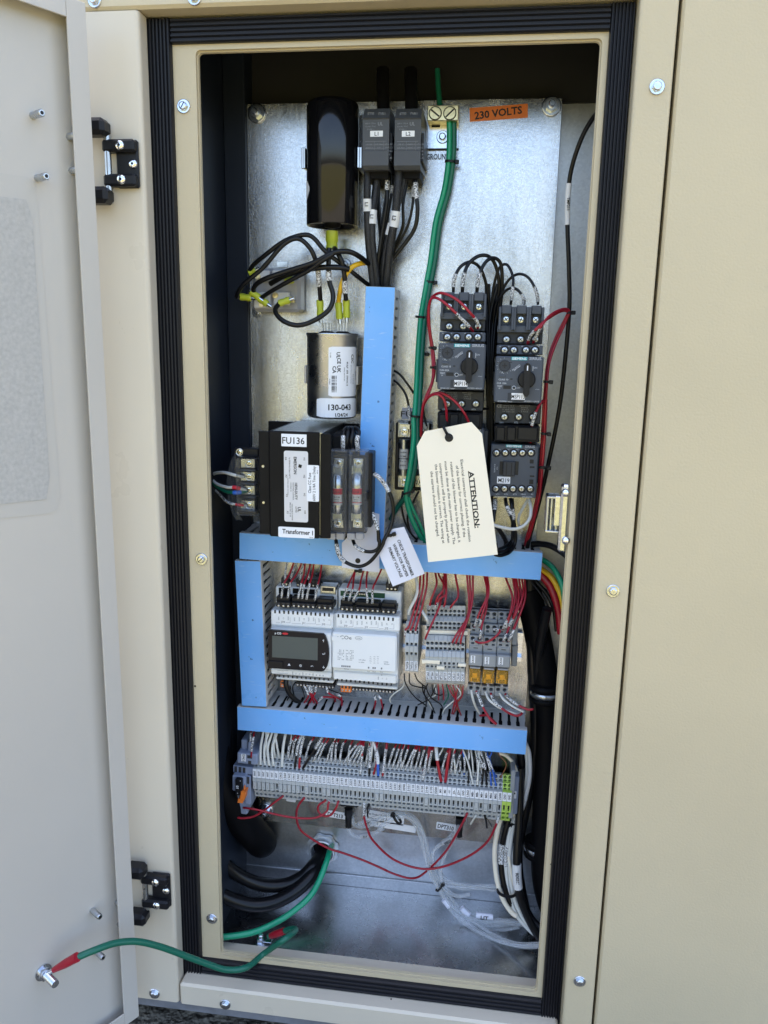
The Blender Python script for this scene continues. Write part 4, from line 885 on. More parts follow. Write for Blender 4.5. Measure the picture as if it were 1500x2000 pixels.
# contactors below them
def contactor(k, x0, y0, x1, y1, lab, tag):
    f = Fr(*C(k, (x0+x1)/2, (y0+y1)/2)); t = f.thing('contactor', lab, 'contactor', 'dark grey contactors under the motor starters'); Z = 70
    S = (x1-x0)/330.; L = lambda x, y: f.k(k, x0+x*S, y0+y*S, Z)
    mb = MB('slate'); u0, u1, v0, v1 = f.bx(mb, k, x0, y0, x1, y1, 14, Z, 1); mb.box(u1-.1, u1+4, 18, 52, v0+12, v1-4, .6); obj('body', mb, t)
    mb = MB('ink'); 
    for a in ((62, 128, 90, 230), (170, 128, 198, 230), (285, 115, 312, 145), (285, 165, 318, 178), (285, 232, 318, 245), (282, 262, 310, 298)): p, q = L(a[0], a[1]); r_, s_ = L(a[2], a[3]); mb.box(p, r_, Z+.02, Z+.15, s_, q)
    obj('slot', mb, t)
    mb = MB('slate_dark'); p, q = L(88, 125); r_, s_ = L(172, 235); mb.box(p, r_, Z, Z+2.6, s_, q, .5); mb.use('ink'); mb.box(p+3, p+4, Z+2.61, Z+2.7, s_+1, q-1); mb.box(r_-4, r_-3, Z+2.61, Z+2.7, s_+1, q-1); obj('slider', mb, t)
    for i in range(5):
        u, v = L(38+64*i, 66); screw(t, u, v, Z+.02, 3.5, ringm='ink'); u, v = L(32+64*i, 332); screw(t, u, v, Z+.02, 3.5, ringm='ink')
    mb = MB('teal'); p, q = L(108, 4); r_, s_ = L(225, 28); mb.box(p, r_, Z+.02, Z+.2, s_, q); st_ = obj('name_strip', mb, t)
    tm = MB('label'); mark(tm, 'SIEMENS', (p+r_)/2, (q+s_)/2, Z+.3, 2.0, r_-p-1.2, True); obj('lettering', tm, st_)
    tm = MB('print_light'); mark(tm, 'SIRIUS', *L(285, 20), Z+.1, 2.3, 9.5)
    for i, s2 in enumerate(('1/L1', '3/L2', '5/L3', '13', 'A1')): mark(tm, s2, *L(60+64*i, 40), Z+.1, 1.1)
    for i, s2 in enumerate(('2/T1', '4/T2', '6/T3', '14NO', 'A2')): mark(tm, s2, *L(45+64*i, 372), Z+.1, 1.5)
    mark(tm, '3RT2016-1AB02', *L(70, 390), Z+.1, 1.3); mark(tm, '24V 50/60Hz', *L(265, 392), Z+.1, 1.4); mark(tm, 'G/240119 E', *L(24, 180), Z+.1, 1.3, None, False, 90); mark(tm, '600V', *L(42, 180), Z+.1, 1.1, None, False, 90)
    obj('lettering', tm, t)
    if tag: lbl(f, t, k, x0+43*S, y0+240*S, x0+138*S, y0+295*S, Z+.1, [(tag, x0+92*S, y0+268*S, 4.2, 0, False, 11)], 'label', .3)
contactor(5, 845, 335, 1180, 742, 'contactor tagged M219 to the right of the big cream tag', 'M219')
contactor(5, 445, 205, 775, 612, 'contactor mostly hidden behind the big cream tag', None)
# ================================================================= DIN rails
def rail(lab, px0, py0, px1, py1, hw=17):
    a = Vector(FP.p(px0, py0, 3)); b = Vector(FP.p(px1, py1, 3)); L = (b-a).length; f = Fr(0, 0); p = U(px0, py0, 122); q = U(px1, py1, 122)
    f.x, f.y, f.z, f.a = (p.x+q.x)/2, 125., (p.z+q.z)/2, math.atan2(q.z-p.z, q.x-p.x)
    t = f.thing('mounting_rail', lab, 'mounting rail'); mb = MB('zinc')
    mb.prism([(0, -13.5), (1.2, -13.5), (1.2, -12.6), (7.3, -12.6), (7.3, -hw), (6.2, -hw), (6.2, -hw), (7.5, -hw), (7.5, -12.4), (1.2, -12.4), (1.2, 12.4), (7.5, 12.4), (7.5, hw), (6.2, hw), (6.2, 12.6), (0, 12.6)], -L/2, L/2, 'u') if False else None
    mb.box(-L/2, L/2, .1, 1.2, -13, 13); mb.box(-L/2, L/2, 1.3, 7.5, -13, -12); mb.box(-L/2, L/2, 1.3, 7.5, 12, 13); mb.box(-L/2, L/2, 6.4, 7.5, -hw, -13.1); mb.box(-L/2, L/2, 6.4, 7.5, 13.1, hw)
    obj('rail_profile', mb, t); return f
rail('steel mounting rail behind the white controllers and the relays', 540, 1222, 1020, 1262)
rail('steel mounting rail behind the long terminal row', 470, 1508, 1008, 1556)
# ================================================================= controllers (crop 6)
def conn(f, parent, k, x0, y0, x1, y1, w, n, screws=True, m='black_plastic', w0=None, hole=False):
    mb = MB(m); u0, u1, v0, v1 = f.bx(mb, k, x0, y0, x1, y1, w0 if w0 is not None else w-12, w, .5); st = (u1-u0)/n
    mb.use('term_dark')
    for i in range(n): mb.box(u0+st*i+st*.2, u0+st*i+st*.8, w+.02, w+.08, v0+(v1-v0)*.56, v0+(v1-v0)*.9)
    o = obj('plug_connector', mb, parent)
    for i in range(n):
        inst('clamp_screw', 'cscr', lambda: MB('zinc').lathe((0, 0, 0), [(1.25, 0), (1.2, .35), (.9, .5)], seg=10).use('ink').box(-.95, .95, .5, .56, -.15, .15), o, u0+st*(i+.5), w, v0+(v1-v0)*.28, random.uniform(0, 90))
    return o
def slots(mb, f, k, x0, y0, x1, y1, n, w, hw=.95, hh=1.9):
    for i in range(n):
        t_ = i/(n-1); u, v = f.k(k, x0+(x1-x0)*t_, y0+(y1-y0)*t_, w); mb.box(u-hw, u+hw, w+.02, w+.1, v-hh, v+hh)
f = Fr(*C(6, 580, 900)); t1 = f.thing('display_controller', 'white controller module with a black bezel and grey display', 'controller', 'white controller modules')
mb = MB('white_plastic')
f.bx(mb, 6, 352, 600, 818, 1110, 8, 44, 1.2)                     # body
f.bx(mb, 6, 388, 415, 860, 602, 8, 30, 1.2)                      # upper tier
f.bx(mb, 6, 350, 598, 828, 745, 30, 50, 1.2); f.bx(mb, 6, 335, 748, 815, 1065, 30, 57, 1.5)
f.bx(mb, 6, 352, 1050, 815, 1125, 30, 48, 1); f.bx(mb, 6, 390, 1112, 835, 1165, 8, 34, 1)
obj('housing', mb, t1)
mb = MB('black_matt'); f.bx(mb, 6, 412, 425, 500, 475, 30.1, 30.6, 0); f.bx(mb, 6, 520, 430, 690, 480, 30.1, 30.6, 0); obj('recess', mb, t1)
mb = MB('steel'); f.bx(mb, 6, 733, 412, 850, 480, 18, 34, .4); mb.use('ink'); f.bx(mb, 6, 748, 424, 835, 455, 34.05, 34.2, 0); obj('network_socket', mb, t1)
for a, b, n in ((430, 485, 2), (548, 620, 3), (635, 722, 3)): conn(f, t1, 6, a, 348+(a-430)*.06, b, 418+(a-430)*.06, 26, n)
for a, b, y, n in ((392, 498, 492, 3), (510, 690, 498, 5), (705, 825, 508, 3)):
    mb = MB('black_plastic'); f.bx(mb, 6, a, y, b, y+50, 34, 46, 1); obj('connector_back', mb, t1); conn(f, t1, 6, a, y+42, b+5, y+88, 50, n, w0=30)
mb = MB('ink'); slots(mb, f, 6, 384, 610, 800, 636, 13, 50); slots(mb, f, 6, 382, 1104, 795, 1134, 13, 48, .9, 1.4); obj('vent_slot', mb, t1)
tm = MB('ink_grey')
def tt(s_, x, y, w, h, **k): tm.text(s_, *f.k(6, x, y, w), w+.1, h, k.get('rot', 0), k.get('width'), k.get('bold', False))
def hline(x0, y0, x1, y1, w, th=.14):
    a, b = f.k(6, x0, y0, w), f.k(6, x1, y1, w); tm.tube([(a[0], w+.05, a[1]), (b[0], w+.05, b[1])], th, 4)
for j, (a, b, nm, labs) in enumerate(((390, 500, 'J10', ['NO1', 'C1', 'NO2']), (512, 695, 'J11', ['NO3', 'NO4', 'C4', 'NO5', 'NO6']), (700, 815, 'J12', ['NO7', 'C7', 'G']))):
    tt(nm, (a+b)/2, 688+j*9, 50, 2.2, bold=True); hline(a, 692+j*9, (a+b)/2-22, 693+j*9, 50); hline((a+b)/2+22, 694+j*9, b, 696+j*9, 50); hline(b, 655+j*9, b, 696+j*9, 50)
    for q, s_ in enumerate(labs): tt(s_, a+(b-a)*(q+.6)/len(labs), 662+j*7, 50, 1.5, rot=90)
for q, s_ in enumerate(('GND', 'T+', 'T-', 'GND', 'Y1', 'Y2', 'GND', 'B1', 'B2', 'B3')): tt(s_, 520+26*q, 1085+2*q, 48, 1.3, rot=90)
hline(402, 1062, 485, 1066, 48); hline(402, 1084, 485, 1088, 48); tt('......', 443, 1070, 48, 1.6)
obj('lettering', tm, t1)
# bezel with curved right side
mb = MB('bezel'); P = [f.k(6, *p, 60) for p in ((330, 755), (350, 752), (755, 782), (772, 800), (790, 850), (799, 900), (801, 945), (797, 990), (785, 1035), (762, 1066), (740, 1072), (330, 1044))]
mb.prism(P, 57.1, 60.2); bz = obj('bezel', mb, t1)
mb = MB('lcd'); P = [f.k(6, *p, 60) for p in ((362, 795), (714, 815), (712, 985), (362, 960))]; mb.prism(P, 60.1, 60.45); obj('display', mb, bz)
mb = MB('black_plastic'); f.bx(mb, 6, 331, 990, 443, 1044, 60.3, 61.5, .4); obj('cover_flap', mb, bz)
tm = MB('label')
for s_, x, y, h in (('↑', 758, 835, 2.8), ('↵', 758, 936, 2.8), ('↓', 758, 1038, 2.8), ('⊙', 580, 1024, 2.8), ('↶', 668, 1030, 2.6), ('▲', 492, 1018, 2.4)): tt(s_, x, y, 60.3, h, bold=True)
u, v = f.k(6, 758, 835, 60.3)
tt('p', 387, 775, 60.3, 2.2, bold=True); tt('CO', 415, 777, 60.3, 2.4, bold=True); tm.use('red_bright'); a, b = f.k(6, 462, 780, 60.3); tm.prism([(a+3.4*math.cos(R(30*i)), b+1.2*math.sin(R(30*i))) for i in range(12)], 60.2, 60.45)
obj('lettering', tm, bz)
conn(f, t1, 6, 545, 1150, 840, 1205, 30, 12, w0=12); conn(f, t1, 6, 425, 1145, 455, 1195, 30, 1, m='orange', w0=12)
f = Fr(*C(6, 1070, 900)); t2 = f.thing('expansion_controller', 'white controller module without display, right of the one with the display', 'controller', 'white controller modules')
mb = MB('white_plastic')
f.bx(mb, 6, 830, 625, 1330, 1165, 8, 44, 1.2); f.bx(mb, 6, 872, 430, 1355, 628, 8, 30, 1.2); f.bx(mb, 6, 850, 622, 1345, 765, 30, 50, 1.2)
f.bx(mb, 6, 822, 770, 1318, 1085, 30, 57, 1.6); f.bx(mb, 6, 835, 1072, 1318, 1170, 30, 48, 1); f.bx(mb, 6, 860, 1160, 1328, 1215, 8, 34, 1)
obj('housing', mb, t2)
mb = MB('pcb'); f.bx(mb, 6, 888, 450, 1230, 508, 30.1, 30.8, 0); obj('circuit_board', mb, t2)
conn(f, t2, 6, 935, 455, 1100, 485, 33, 9, w0=30.9); conn(f, t2, 6, 1238, 388, 1325, 455, 34, 3, w0=16)
for a, b, y, n in ((888, 985, 520, 3), (1005, 1188, 530, 5), (1203, 1312, 540, 3)):
    mb = MB('black_plastic'); f.bx(mb, 6, a, y, b, y+48, 34, 46, 1); obj('connector_back', mb, t2); conn(f, t2, 6, a-3, y+42, b+5, y+86, 50, n, w0=30)
mb = MB('ink'); slots(mb, f, 6, 872, 642, 1293, 670, 13, 50); slots(mb, f, 6, 865, 1136, 1140, 1160, 9, 48, .9, 1.4); slots(mb, f, 6, 1175, 1165, 1280, 1172, 4, 48, .9, 1.4); obj('vent_slot', mb, t2)
tm = MB('ink_grey')
for j, (a, b, nm, labs) in enumerate(((870, 985, 'J10', ['NO1', 'C1', 'NO2']), (995, 1178, 'J11', ['NO3', 'NO4', 'C4', 'NO5', 'NO6']), (1185, 1300, 'J12', ['NO7', 'C7', 'G']))):
    tt(nm, (a+b)/2, 718+j*10, 50, 2.2, bold=True); hline(a, 722+j*9, (a+b)/2-22, 723+j*9, 50); hline((a+b)/2+22, 724+j*9, b, 726+j*9, 50); hline(b, 685+j*9, b, 726+j*9, 50)
    for q, s_ in enumerate(labs): tt(s_, a+(b-a)*(q+.6)/len(labs), 690+j*8, 50, 1.5, rot=90)
tt('pCOe', 918, 808, 57, 4.2, width=16)
a, b = f.k(6, 1028, 815, 57)
tm.tube([(a+3.9*math.cos(R(30*i)), 57.1, b+1.9*math.sin(R(30*i))) for i in range(13)], .18, 4); tm.text('CAREL', a, b, 57.1, 1.2)
for i in range(7):
    for j in range(12):
        if j != 5: 
            x, y = 870+j*10.5, 906+i*12+j*.6; q = f.k(6, x, y, 57)
            if random.random() < .7: tm.box(q[0]-.33, q[0]+.33, 57.02, 57.08, q[1]-.5, q[1]+.5)
for i in range(4):
    for x in (1120, 1150, 1176): tt(random.choice(['ON', '9.6', '19k2', '0-1']), x, 958+i*16, 57, 1.0)
for s_, x, y in (('with offset', 1055, 982), ('no offset', 1050, 1000), ('CAREL', 1240, 998), ('Modbus', 1245, 1014), ('Address', 935, 1052), ('Ext', 1105, 1070), ('Baud', 1148, 1073), ('Prot', 1205, 1076)): tt(s_, x, y, 57, 1.3)
for x in (900, 915, 930, 945, 960, 1105, 1140, 1155, 1205): 
    q = f.k(6, x, 1030+(x-900)*.06, 57); tm.box(q[0]-.8, q[0]+.8, 57.02, 57.1, q[1]-1, q[1]+1)
tt('J4', 1205, 1098, 48, 1.4)
for q, s_ in enumerate(('GND', 'T-', 'T+')): tt(s_, 1180+32*q, 1122+3*q, 48, 1.3, rot=90)
obj('lettering', tm, t2)
conn(f, t2, 6, 975, 1188, 1310, 1240, 30, 13, w0=12); conn(f, t2, 6, 890, 1175, 970, 1235, 32, 3, m='orange', w0=12)
lbl(f, t2, 6, 820, 800, 898, 838, 57.4, [], 'white_plastic', .3, 'clip')
# ================================================================= spring terminal groups (crop 7)
def profile_block(rows, wd, m, dark='term_dark'):
    """rows = [(v0, v1, w0, w1, kind, r, depth)] from the top down: stepped front of one block, with closed sides"""
    mb = MB(m); h = wd/2-.12
    for r_ in rows:
        v1, v0, w1, w0, kd, r, dp = r_
        if kd == 'X': continue
        mb.tile(-h, h, v0, v1, w0, w1, kd, r, dp, dark)
    P = []
    for r_ in rows: P += [(r_[2], r_[0]), (r_[3], r_[1])]
    P = [(7.6, rows[0][0]-12)]+P+[(7.6, rows[-1][1]+6)]; n = len(P)
    for s_ in (-h, h): mb.add([(s_, p[0], p[1]) for p in P], [tuple(range(n))])
    for i in (0,): mb.add([(-h, P[0][0], P[0][1]), (h, P[0][0], P[0][1]), (h, P[1][0], P[1][1]), (-h, P[1][0], P[1][1])], [(0, 1, 2, 3)])
    mb.add([(-h, P[-1][0], P[-1][1]), (h, P[-1][0], P[-1][1]), (h, P[-2][0], P[-2][1]), (-h, P[-2][0], P[-2][1])], [(0, 1, 2, 3)])
    # steps between rows
    for a, b in zip(rows, rows[1:]):
        if abs(a[3]-b[2]) > .05: mb.add([(-h, a[3], a[1]), (h, a[3], a[1]), (h, b[2], b[0]), (-h, b[2], b[0])], [(0, 1, 2, 3)])
    return mb
def group_blocks(name, k, topL, topR, n, rows_px, w_of, m, cat, labf, group, mark_px, markf, W=None):
    """n blocks side by side between two upper corners; rows_px are y offsets in the crop along the left block"""
    a = C(k, *topL); b = C(k, *topR); A = U(*a, 125-w_of[0][0]); B = U(*b, 125-w_of[0][0]); ang = math.degrees(math.atan2(B.z-A.z, B.x-A.x)); L = math.hypot(B.x-A.x, B.z-A.z); wd = L/n
    fr = Fr(*a, w=w_of[0][0], ang=ang); fr.x, fr.z = A.x, A.z
    # row boundaries in mm measured at the left end
    vs = []
    for (y0, y1, kd, r, dp), (w1, w0) in zip(rows_px, w_of):
        vs.append((fr.k(k, topL[0], topL[1]+y0, w1)[1], fr.k(k, topL[0], topL[1]+y1, w0)[1], w1, w0, kd, r, dp))
    me = profile_block(vs, wd, m).mesh(name); out = []
    for i in range(n):
        u = wd*(i+.5); p = (fr.x+u*math.cos(fr.a), 125., fr.z+u*math.sin(fr.a))
        o = obj(name, me, None, (p[0], -125., p[2]), ang, labf(i), cat, group); out.append(o)
        if mark_px:
            y0, y1 = mark_px; ri = [j for j, r_ in enumerate(rows_px) if r_[0] <= (y0+y1)/2 <= r_[1]][0]; wm = max(vs[ri][2], vs[ri][3])
            va = fr.k(k, topL[0], topL[1]+y0, wm)[1]; vb = fr.k(k, topL[0], topL[1]+y1, wm)[1]
            if ('mk', topL) not in _shared: 
                mm = MB('label'); mm.box(-wd/2+.35, wd/2-.35, 0, .5, vb, va, .15); _shared[('mk', topL)] = mm.mesh('marker')
            mo = obj('marker', _shared[('mk', topL)], o, (0, wm+.02, 0))
            s_ = markf(i)
            if s_: obj('lettering', MB('ink').text(s_, 0, (va+vb)/2, .56, min(2.9, wd*.56), 90, min(abs(va-vb)*.86, 1.9*len(s_)), True), mo)
    return fr, out, vs, wd
ordn = ['first', 'second', 'third', 'fourth', 'fifth', 'sixth', 'seventh', 'eighth', 'ninth', 'tenth', 'eleventh', 'twelfth']
# three-wide group
A3 = ['FU300', 'TMP210', 'TMP211']
rowsA = [(0, 22, None, 0, 0), (22, 52, 's', (1.4, 1.7), 3), (52, 88, None, 0, 0), (88, 122, None, 0, 0), (122, 158, 'c', 1.7, 4), (158, 182, 's', (1.5, 1.7), 3), (182, 250, None, 0, 0), (250, 280, 's', (1.3, 1.7), 3), (280, 325, None, 0, 0), (325, 350, 's', (1.3, 1.6), 3), (350, 392, None, 0, 0), (392, 475, None, 0, 0)]
group_blocks('terminal_block', 7, (218, 595), (318, 600), 3, rowsA, [(34, 34), (34, 34), (34, 34), (42, 44), (44, 44), (44, 44), (48, 52), (52, 52), (54, 54), (52, 52), (50, 48), (48, 46)], 'term_grey', 'terminal block',
             lambda i: f'narrow grey terminal, {ordn[i]} of the three beside the controllers', 'small group of three spring terminals', (395, 465), lambda i: ('TWP208', 'TWP210', 'TWP211')[i]) if True else None
# nine-wide group
B9 = ['PT265', 'PT266', 'PT207', 'BPT313', 'BPT319', 'CXL20', 'CXL21', 'CXL305', 'CXL307']
rowsB = [(0, 28, None, 0, 0), (28, 64, 'c', 1.8, 4), (64, 92, 's', (1.5, 1.6), 3), (92, 112, None, 0, 0), (112, 122, None, 0, 0), (122, 160, 'c', 1.9, 4), (160, 190, 's', (1.5, 1.6), 3), (190, 245, None, 0, 0), (245, 300, 'c', 2., 4),
         (300, 335, None, 0, 0), (335, 372, 'c', 2., 4), (372, 400, 's', (1.6, 1.6), 3), (400, 470, None, 0, 0), (470, 500, 's', (1.3, 1.6), 3), (500, 525, None, 0, 0), (525, 598, None, 0, 0)]
rowsB = [(0, 26, None, 0, 0), (26, 62, 'c', 1.8, 4), (62, 88, 's', (1.5, 1.5), 3), (88, 122, None, 0, 0), (122, 160, 'c', 1.9, 4), (160, 188, 's', (1.6, 1.7), 3), (188, 232, None, 0, 0), (232, 272, None, 0, 0), (272, 318, 'c', 1.95, 4),
         (318, 352, 's', (1.6, 1.8), 3), (352, 398, None, 0, 0), (398, 432, None, 0, 0), (432, 462, 's', (1.3, 1.6), 3), (462, 485, 's', (1.4, 1.2), 2), (485, 508, None, 0, 0), (508, 580, None, 0, 0), (580, 598, None, 0, 0)]
wB = [(36, 36), (36, 36), (36, 36), (38, 43), (43, 43), (43, 43), (40, 40), (47, 51), (51, 51), (51, 51), (54, 58), (56, 56), (56, 56), (55, 55), (54, 53), (53, 52), (50, 48)]
frB, oB, vB, wdB = group_blocks('terminal_block', 7, (367, 558), (668, 566), 9, rowsB, wB, 'term_grey', 'terminal block',
             lambda i: f'stepped grey double level terminal with marker {B9[i]}', 'nine stepped terminals right of the controllers', (512, 575), lambda i: B9[i])
# jumper bars lying in the groove
for x0, y0, x1, y1, w_, lab in ((360, 752, 685, 790, 41.5, 'long cream jumper bar across the nine stepped terminals'), (330, 980, 470, 1015, 57.5, 'cream jumper bar at the left of the nine stepped terminals'), (610, 1008, 672, 1038, 57.5, 'short cream jumper bar at the right end of the stepped terminals'), (445, 1028, 505, 1060, 57.0, 'shortest cream jumper bar just above the terminal markers')):
    q = Fr(*C(7, (x0+x1)/2, (y0+y1)/2), ang=math.degrees(frB.a)); mb = MB('cream'); a = q.k(7, x0, (y0+y1)/2, w_); b = q.k(7, x1, (y0+y1)/2, w_); c_ = q.k(7, x0, y0+4, w_)[1]; d = q.k(7, x0, y1-4, w_)[1]
    L = (b[0]-a[0])/2; mb.box(-L, L, w_-3, w_+.8, -abs(c_-d)/2, abs(c_-d)/2, .4); m0 = q.k(7, (x0+x1)/2, (y0+y1)/2, w_); o = q.thing('jumper_bar', lab, 'jumper bar'); obj('bar', mb, o, (m0[0], 0, m0[1]))
# relays with amber covers
for i, (x, y, nm) in enumerate(((707, 598, 'CR220'), (815, 608, 'CR221'), (922, 612, 'CR222'))):
    f = Fr(*C(7, x+50, y+300)); t = f.thing('relay', f'slim grey relay with an amber cover, marked {nm}', 'relay', 'three slim relays with amber covers')
    wd = 102
    mb = MB('term_grey_b')
    lv = [(0, 55, 34), (60, 115, 38), (118, 180, 42), (182, 330, 50)]
    ua = f.k(7, x, y, 34)[0]; ub = f.k(7, x+wd, y, 34)[0]; h_ = (ub-ua)
    rows = []
    def vv(y_, w_): return f.k(7, x, y+y_, w_)[1]
    uo = [f.k(7, x+dx, y+dy, w_)[0] for dx, dy, w_ in ((0, 0, 34), (0, 110, 42), (-8, 215, 48), (-12, 335, 54))]
    def cells(y0, y1, w_, u_, kinds):
        for j in (0, 1):
            a = u_+h_/2*j; mb.tile(a, a+h_/2, vv(y1, w_), vv(y0, w_), w_, w_, kinds[0], kinds[1], 4)
        mb.box(u_, u_+h_, w_-12, w_-4.05, vv(y1, w_), vv(y0, w_), .1); 
        for s_ in (u_, u_+h_): mb.add([(s_, w_, vv(y1, w_)), (s_, w_, vv(y0, w_)), (s_, w_-5, vv(y0, w_)), (s_, w_-5, vv(y1, w_))], [(0, 1, 2, 3)])
        mb.add([(u_, w_, vv(y0, w_)), (u_+h_, w_, vv(y0, w_)), (u_+h_, w_-8, vv(y0, w_)), (u_, w_-8, vv(y0, w_))], [(0, 1, 2, 3)])
    cells(0, 35, 34, uo[0], ('c', 2.3)); cells(35, 62, 34, uo[0], ('s', (1.5, 1.1)))
    mb.box(uo[0], uo[0]+h_, 24, 36, vv(100, 36), vv(62, 36), .5)
    cells(100, 140, 42, uo[1], ('c', 2.3)); cells(140, 165, 42, uo[1], ('s', (1.5, 1.1))); 
    cells(195, 240, 48, uo[2], ('c', 2.4)); cells(240, 268, 48, uo[2], ('s', (1.6, 1.1)))
    mb.box(uo[1], uo[1]+h_, 7.6, 42, vv(195, 42), vv(165, 42), .5); mb.box(uo[2], uo[2]+h_, 7.6, 48.5, vv(338, 48), vv(268, 48), .6)
    mb.box(uo[3], uo[3]+h_*1.02, 30, 56, vv(430, 56), vv(335, 56), 1)
    mb.box(uo[3], uo[3]+h_, 7.6, 33, vv(640, 33), vv(430, 33), .8)
    cells(575, 622, 40, uo[3], ('c', 2.2)); mb.box(uo[3], uo[3]+h_, 7.6, 40, vv(650, 40), vv(622, 40), .5)
    mb.use('term_dark'); a, b = uo[2]+h_*.33, uo[2]+h_*.67; mb.box(a, b, 48.5, 48.6, vv(292, 48), vv(285, 48))
    obj('socket', mb, t)
    mb = MB('amber'); mb.box(uo[3]+.6, uo[3]+h_-1, 33.1, 52, vv(560, 52), vv(448, 52), 1.2); rc_ = obj('amber_cover', mb, t)
    mb = MB('brass'); u_ = uo[3]+h_/2; mb.box(u_-3.4, u_+3.4, 35, 43, vv(540, 50), vv(490, 50), 1); mb.box(u_-4.5, u_-2.6, 42, 49, vv(550, 50), vv(515, 50), .5); mb.box(u_+2.6, u_+4.5, 42, 49, vv(550, 50), vv(515, 50), .5); mb.use('black_matt'); mb.box(u_-4, u_+4, 34, 40, vv(482, 50), vv(460, 50), .5); obj('coil', mb, rc_)
    mb = MB('clear_grey'); mb.box(u_-5.6, u_+5.6, 35, 53, vv(448, 52), vv(434, 52), .4); mb.box(u_-1.4, u_+1.4, 45, 54.5, vv(572, 52), vv(560, 52), .4); obj('lever', mb, t)
    xm = x+20-10*0; lbl(f, t, 7, x+2, y+350, x+34, y+408, 56, [(nm, x+18, y+380, 2.2, 90, True, 8)], 'label', .2, 'marker')
# end stops
for x0, y0, x1, y1, w_, lab in ((1035, 640, 1066, 1035, 40, 'grey end stop at the right of the amber relays'),):
    f = Fr(*C(7, (x0+x1)/2, (y0+y1)/2)); t = f.thing('end_stop', lab, 'end stop'); mb = MB('term_grey_b'); f.bx(mb, 7, x0, y0, x1, y0+230, 7.6, w_, .8); f.bx(mb, 7, x0-6, y0+230, x1-2, y1, 7.6, w_-8, .8); obj('body', mb, t)
# ================================================================= the long terminal row (crops 8 and 9)
MK = ['WHT']*6+['1362', '1360', '1362', '1361', '1362', '1362', '2130', '2101', '2152', '2163', '2150', '2151', '2170', '2180', '2181', '2190', '2221', '2220', '2240', '2300', '2400', '2401', '2309', '2310', '2311', '2330', '2331', '2332', '3081', '3090', '3101', '3110', '3120', '3130', '3140', '3170', '3200', 'M1', 'M2', '+V', 'J3-', 'J3+', 'GND', '1362', 'MB-', 'MB-', 'MB+', 'MB+', 'MBG', 'MBG', '2200', 'GND', 'GND']
MK = MK[:27]+MK[-31:] if len(MK) > 58 else MK
N = len(MK); p0 = (500.5, 1469); p1 = (1000.5, 1514.5)
rowsT = [(0, 9, 'c', 1.8, 5), (9, 15.5, 's', (1.6, 1.3), 4), (15.5, 24.5, 'c', 1.85, 5), (24.5, 31.5, 's', (1.65, 1.45), 4), (31.5, 51, None, 0, 0), (51, 54.5, None, 0, 0), (54.5, 68.5, 's', (1.0, 3.6), 3.5), (68.5, 75.5, 's', (1.65, 1.45), 4), (75.5, 86, 'c', 1.9, 5)]
wT = [(33, 35), (35, 36.5), (40, 42), (42, 43.5), (47, 48), (49, 49), (46, 46), (44, 42.5), (41.5, 39)]
A = U(p0[0], p0[1], 125-33); B = U(p1[0], p1[1], 125-33); angT = math.degrees(math.atan2(B.z-A.z, B.x-A.x)); LT = math.hypot(B.x-A.x, B.z-A.z); wdT = LT/N
fT = Fr(*p0, w=33, ang=angT); fT.x, fT.z = A.x, A.z
vT = []
for (y0, y1, kd, r, dp), (w1, w0) in zip(rowsT, wT): vT.append((fT.p(p0[0], p0[1]+y0, w1)[1], fT.p(p0[0], p0[1]+y1, w0)[1], w1, w0, kd, r, dp))
for a, b in zip(vT, vT[1:]): pass
vT = [(vT[i][0], vT[i+1][0] if i+1 < len(vT) else vT[i][1], *vT[i][2:]) for i in range(len(vT))]
meG = profile_block(vT, wdT, 'term_grey').mesh('terminal_block'); meY = profile_block(vT, wdT, 'term_green', 'term_dark').mesh('terminal_block')
mkv = (vT[4][0]-.35, vT[4][1]+.35); mkm = MB('label').box(-wdT/2+.22, wdT/2-.22, 0, .5, mkv[1], mkv[0], .12).mesh('marker')
jm = MB('term_grey'); jm.box(-wdT/2+.5, wdT/2-.4, -2, 3.2, vT[6][1]+.5, vT[6][0]-.5, .35); jm.use('term_dark'); jm.box(-.3, .3, 3.2, 3.26, vT[6][1]+3, vT[6][1]+3.8); jm = jm.mesh('jumper')
JU = {0, 1, 2, 3, 4, 6, 7, 8, 9, 10, 12, 16, 17, 28, 29, 39, 50, 52, 54}
TB = []
cnt = {}
for m_ in MK: cnt[m_] = cnt.get(m_, 0)+1
seen = {}
for i, m_ in enumerate(MK):
    u = wdT*(i+.5); gy = i >= N-2; seen[m_] = seen.get(m_, 0)+1
    base = 'green and yellow earth terminal' if gy else 'grey terminal'
    if cnt[m_] == 1: lab = f'{base} marked {m_} in the long terminal row'
    elif m_ == 'WHT': lab = f'{base} marked WHT, {ordn[seen[m_]-1]} from the left end of the long terminal row'
    elif gy: lab = f'{base} marked GND, ' + ('left' if i == N-2 else 'right') + ' one of the pair at the right end'
    else: lab = f'{base} marked {m_} between the ones marked {MK[i-1]} and {MK[i+1]}' + (f', {ordn[seen[m_]-1]} such from the left' )
    o = obj('terminal_block', meY if gy else meG, None, (fT.x+u*math.cos(fT.a), -125., fT.z+u*math.sin(fT.a)), angT, lab, 'terminal block', 'terminal blocks of the long terminal row'); TB.append(o)
    mo = obj('marker', mkm, o, (0, 48.05, 0)); obj('lettering', MB('ink').text(m_, 0, (mkv[0]+mkv[1])/2, .56, 2.5, 90, min(8.6, 2.1*len(m_)), True), mo)
    if i in JU: obj('jumper', jm, o, (0, 46, 0))
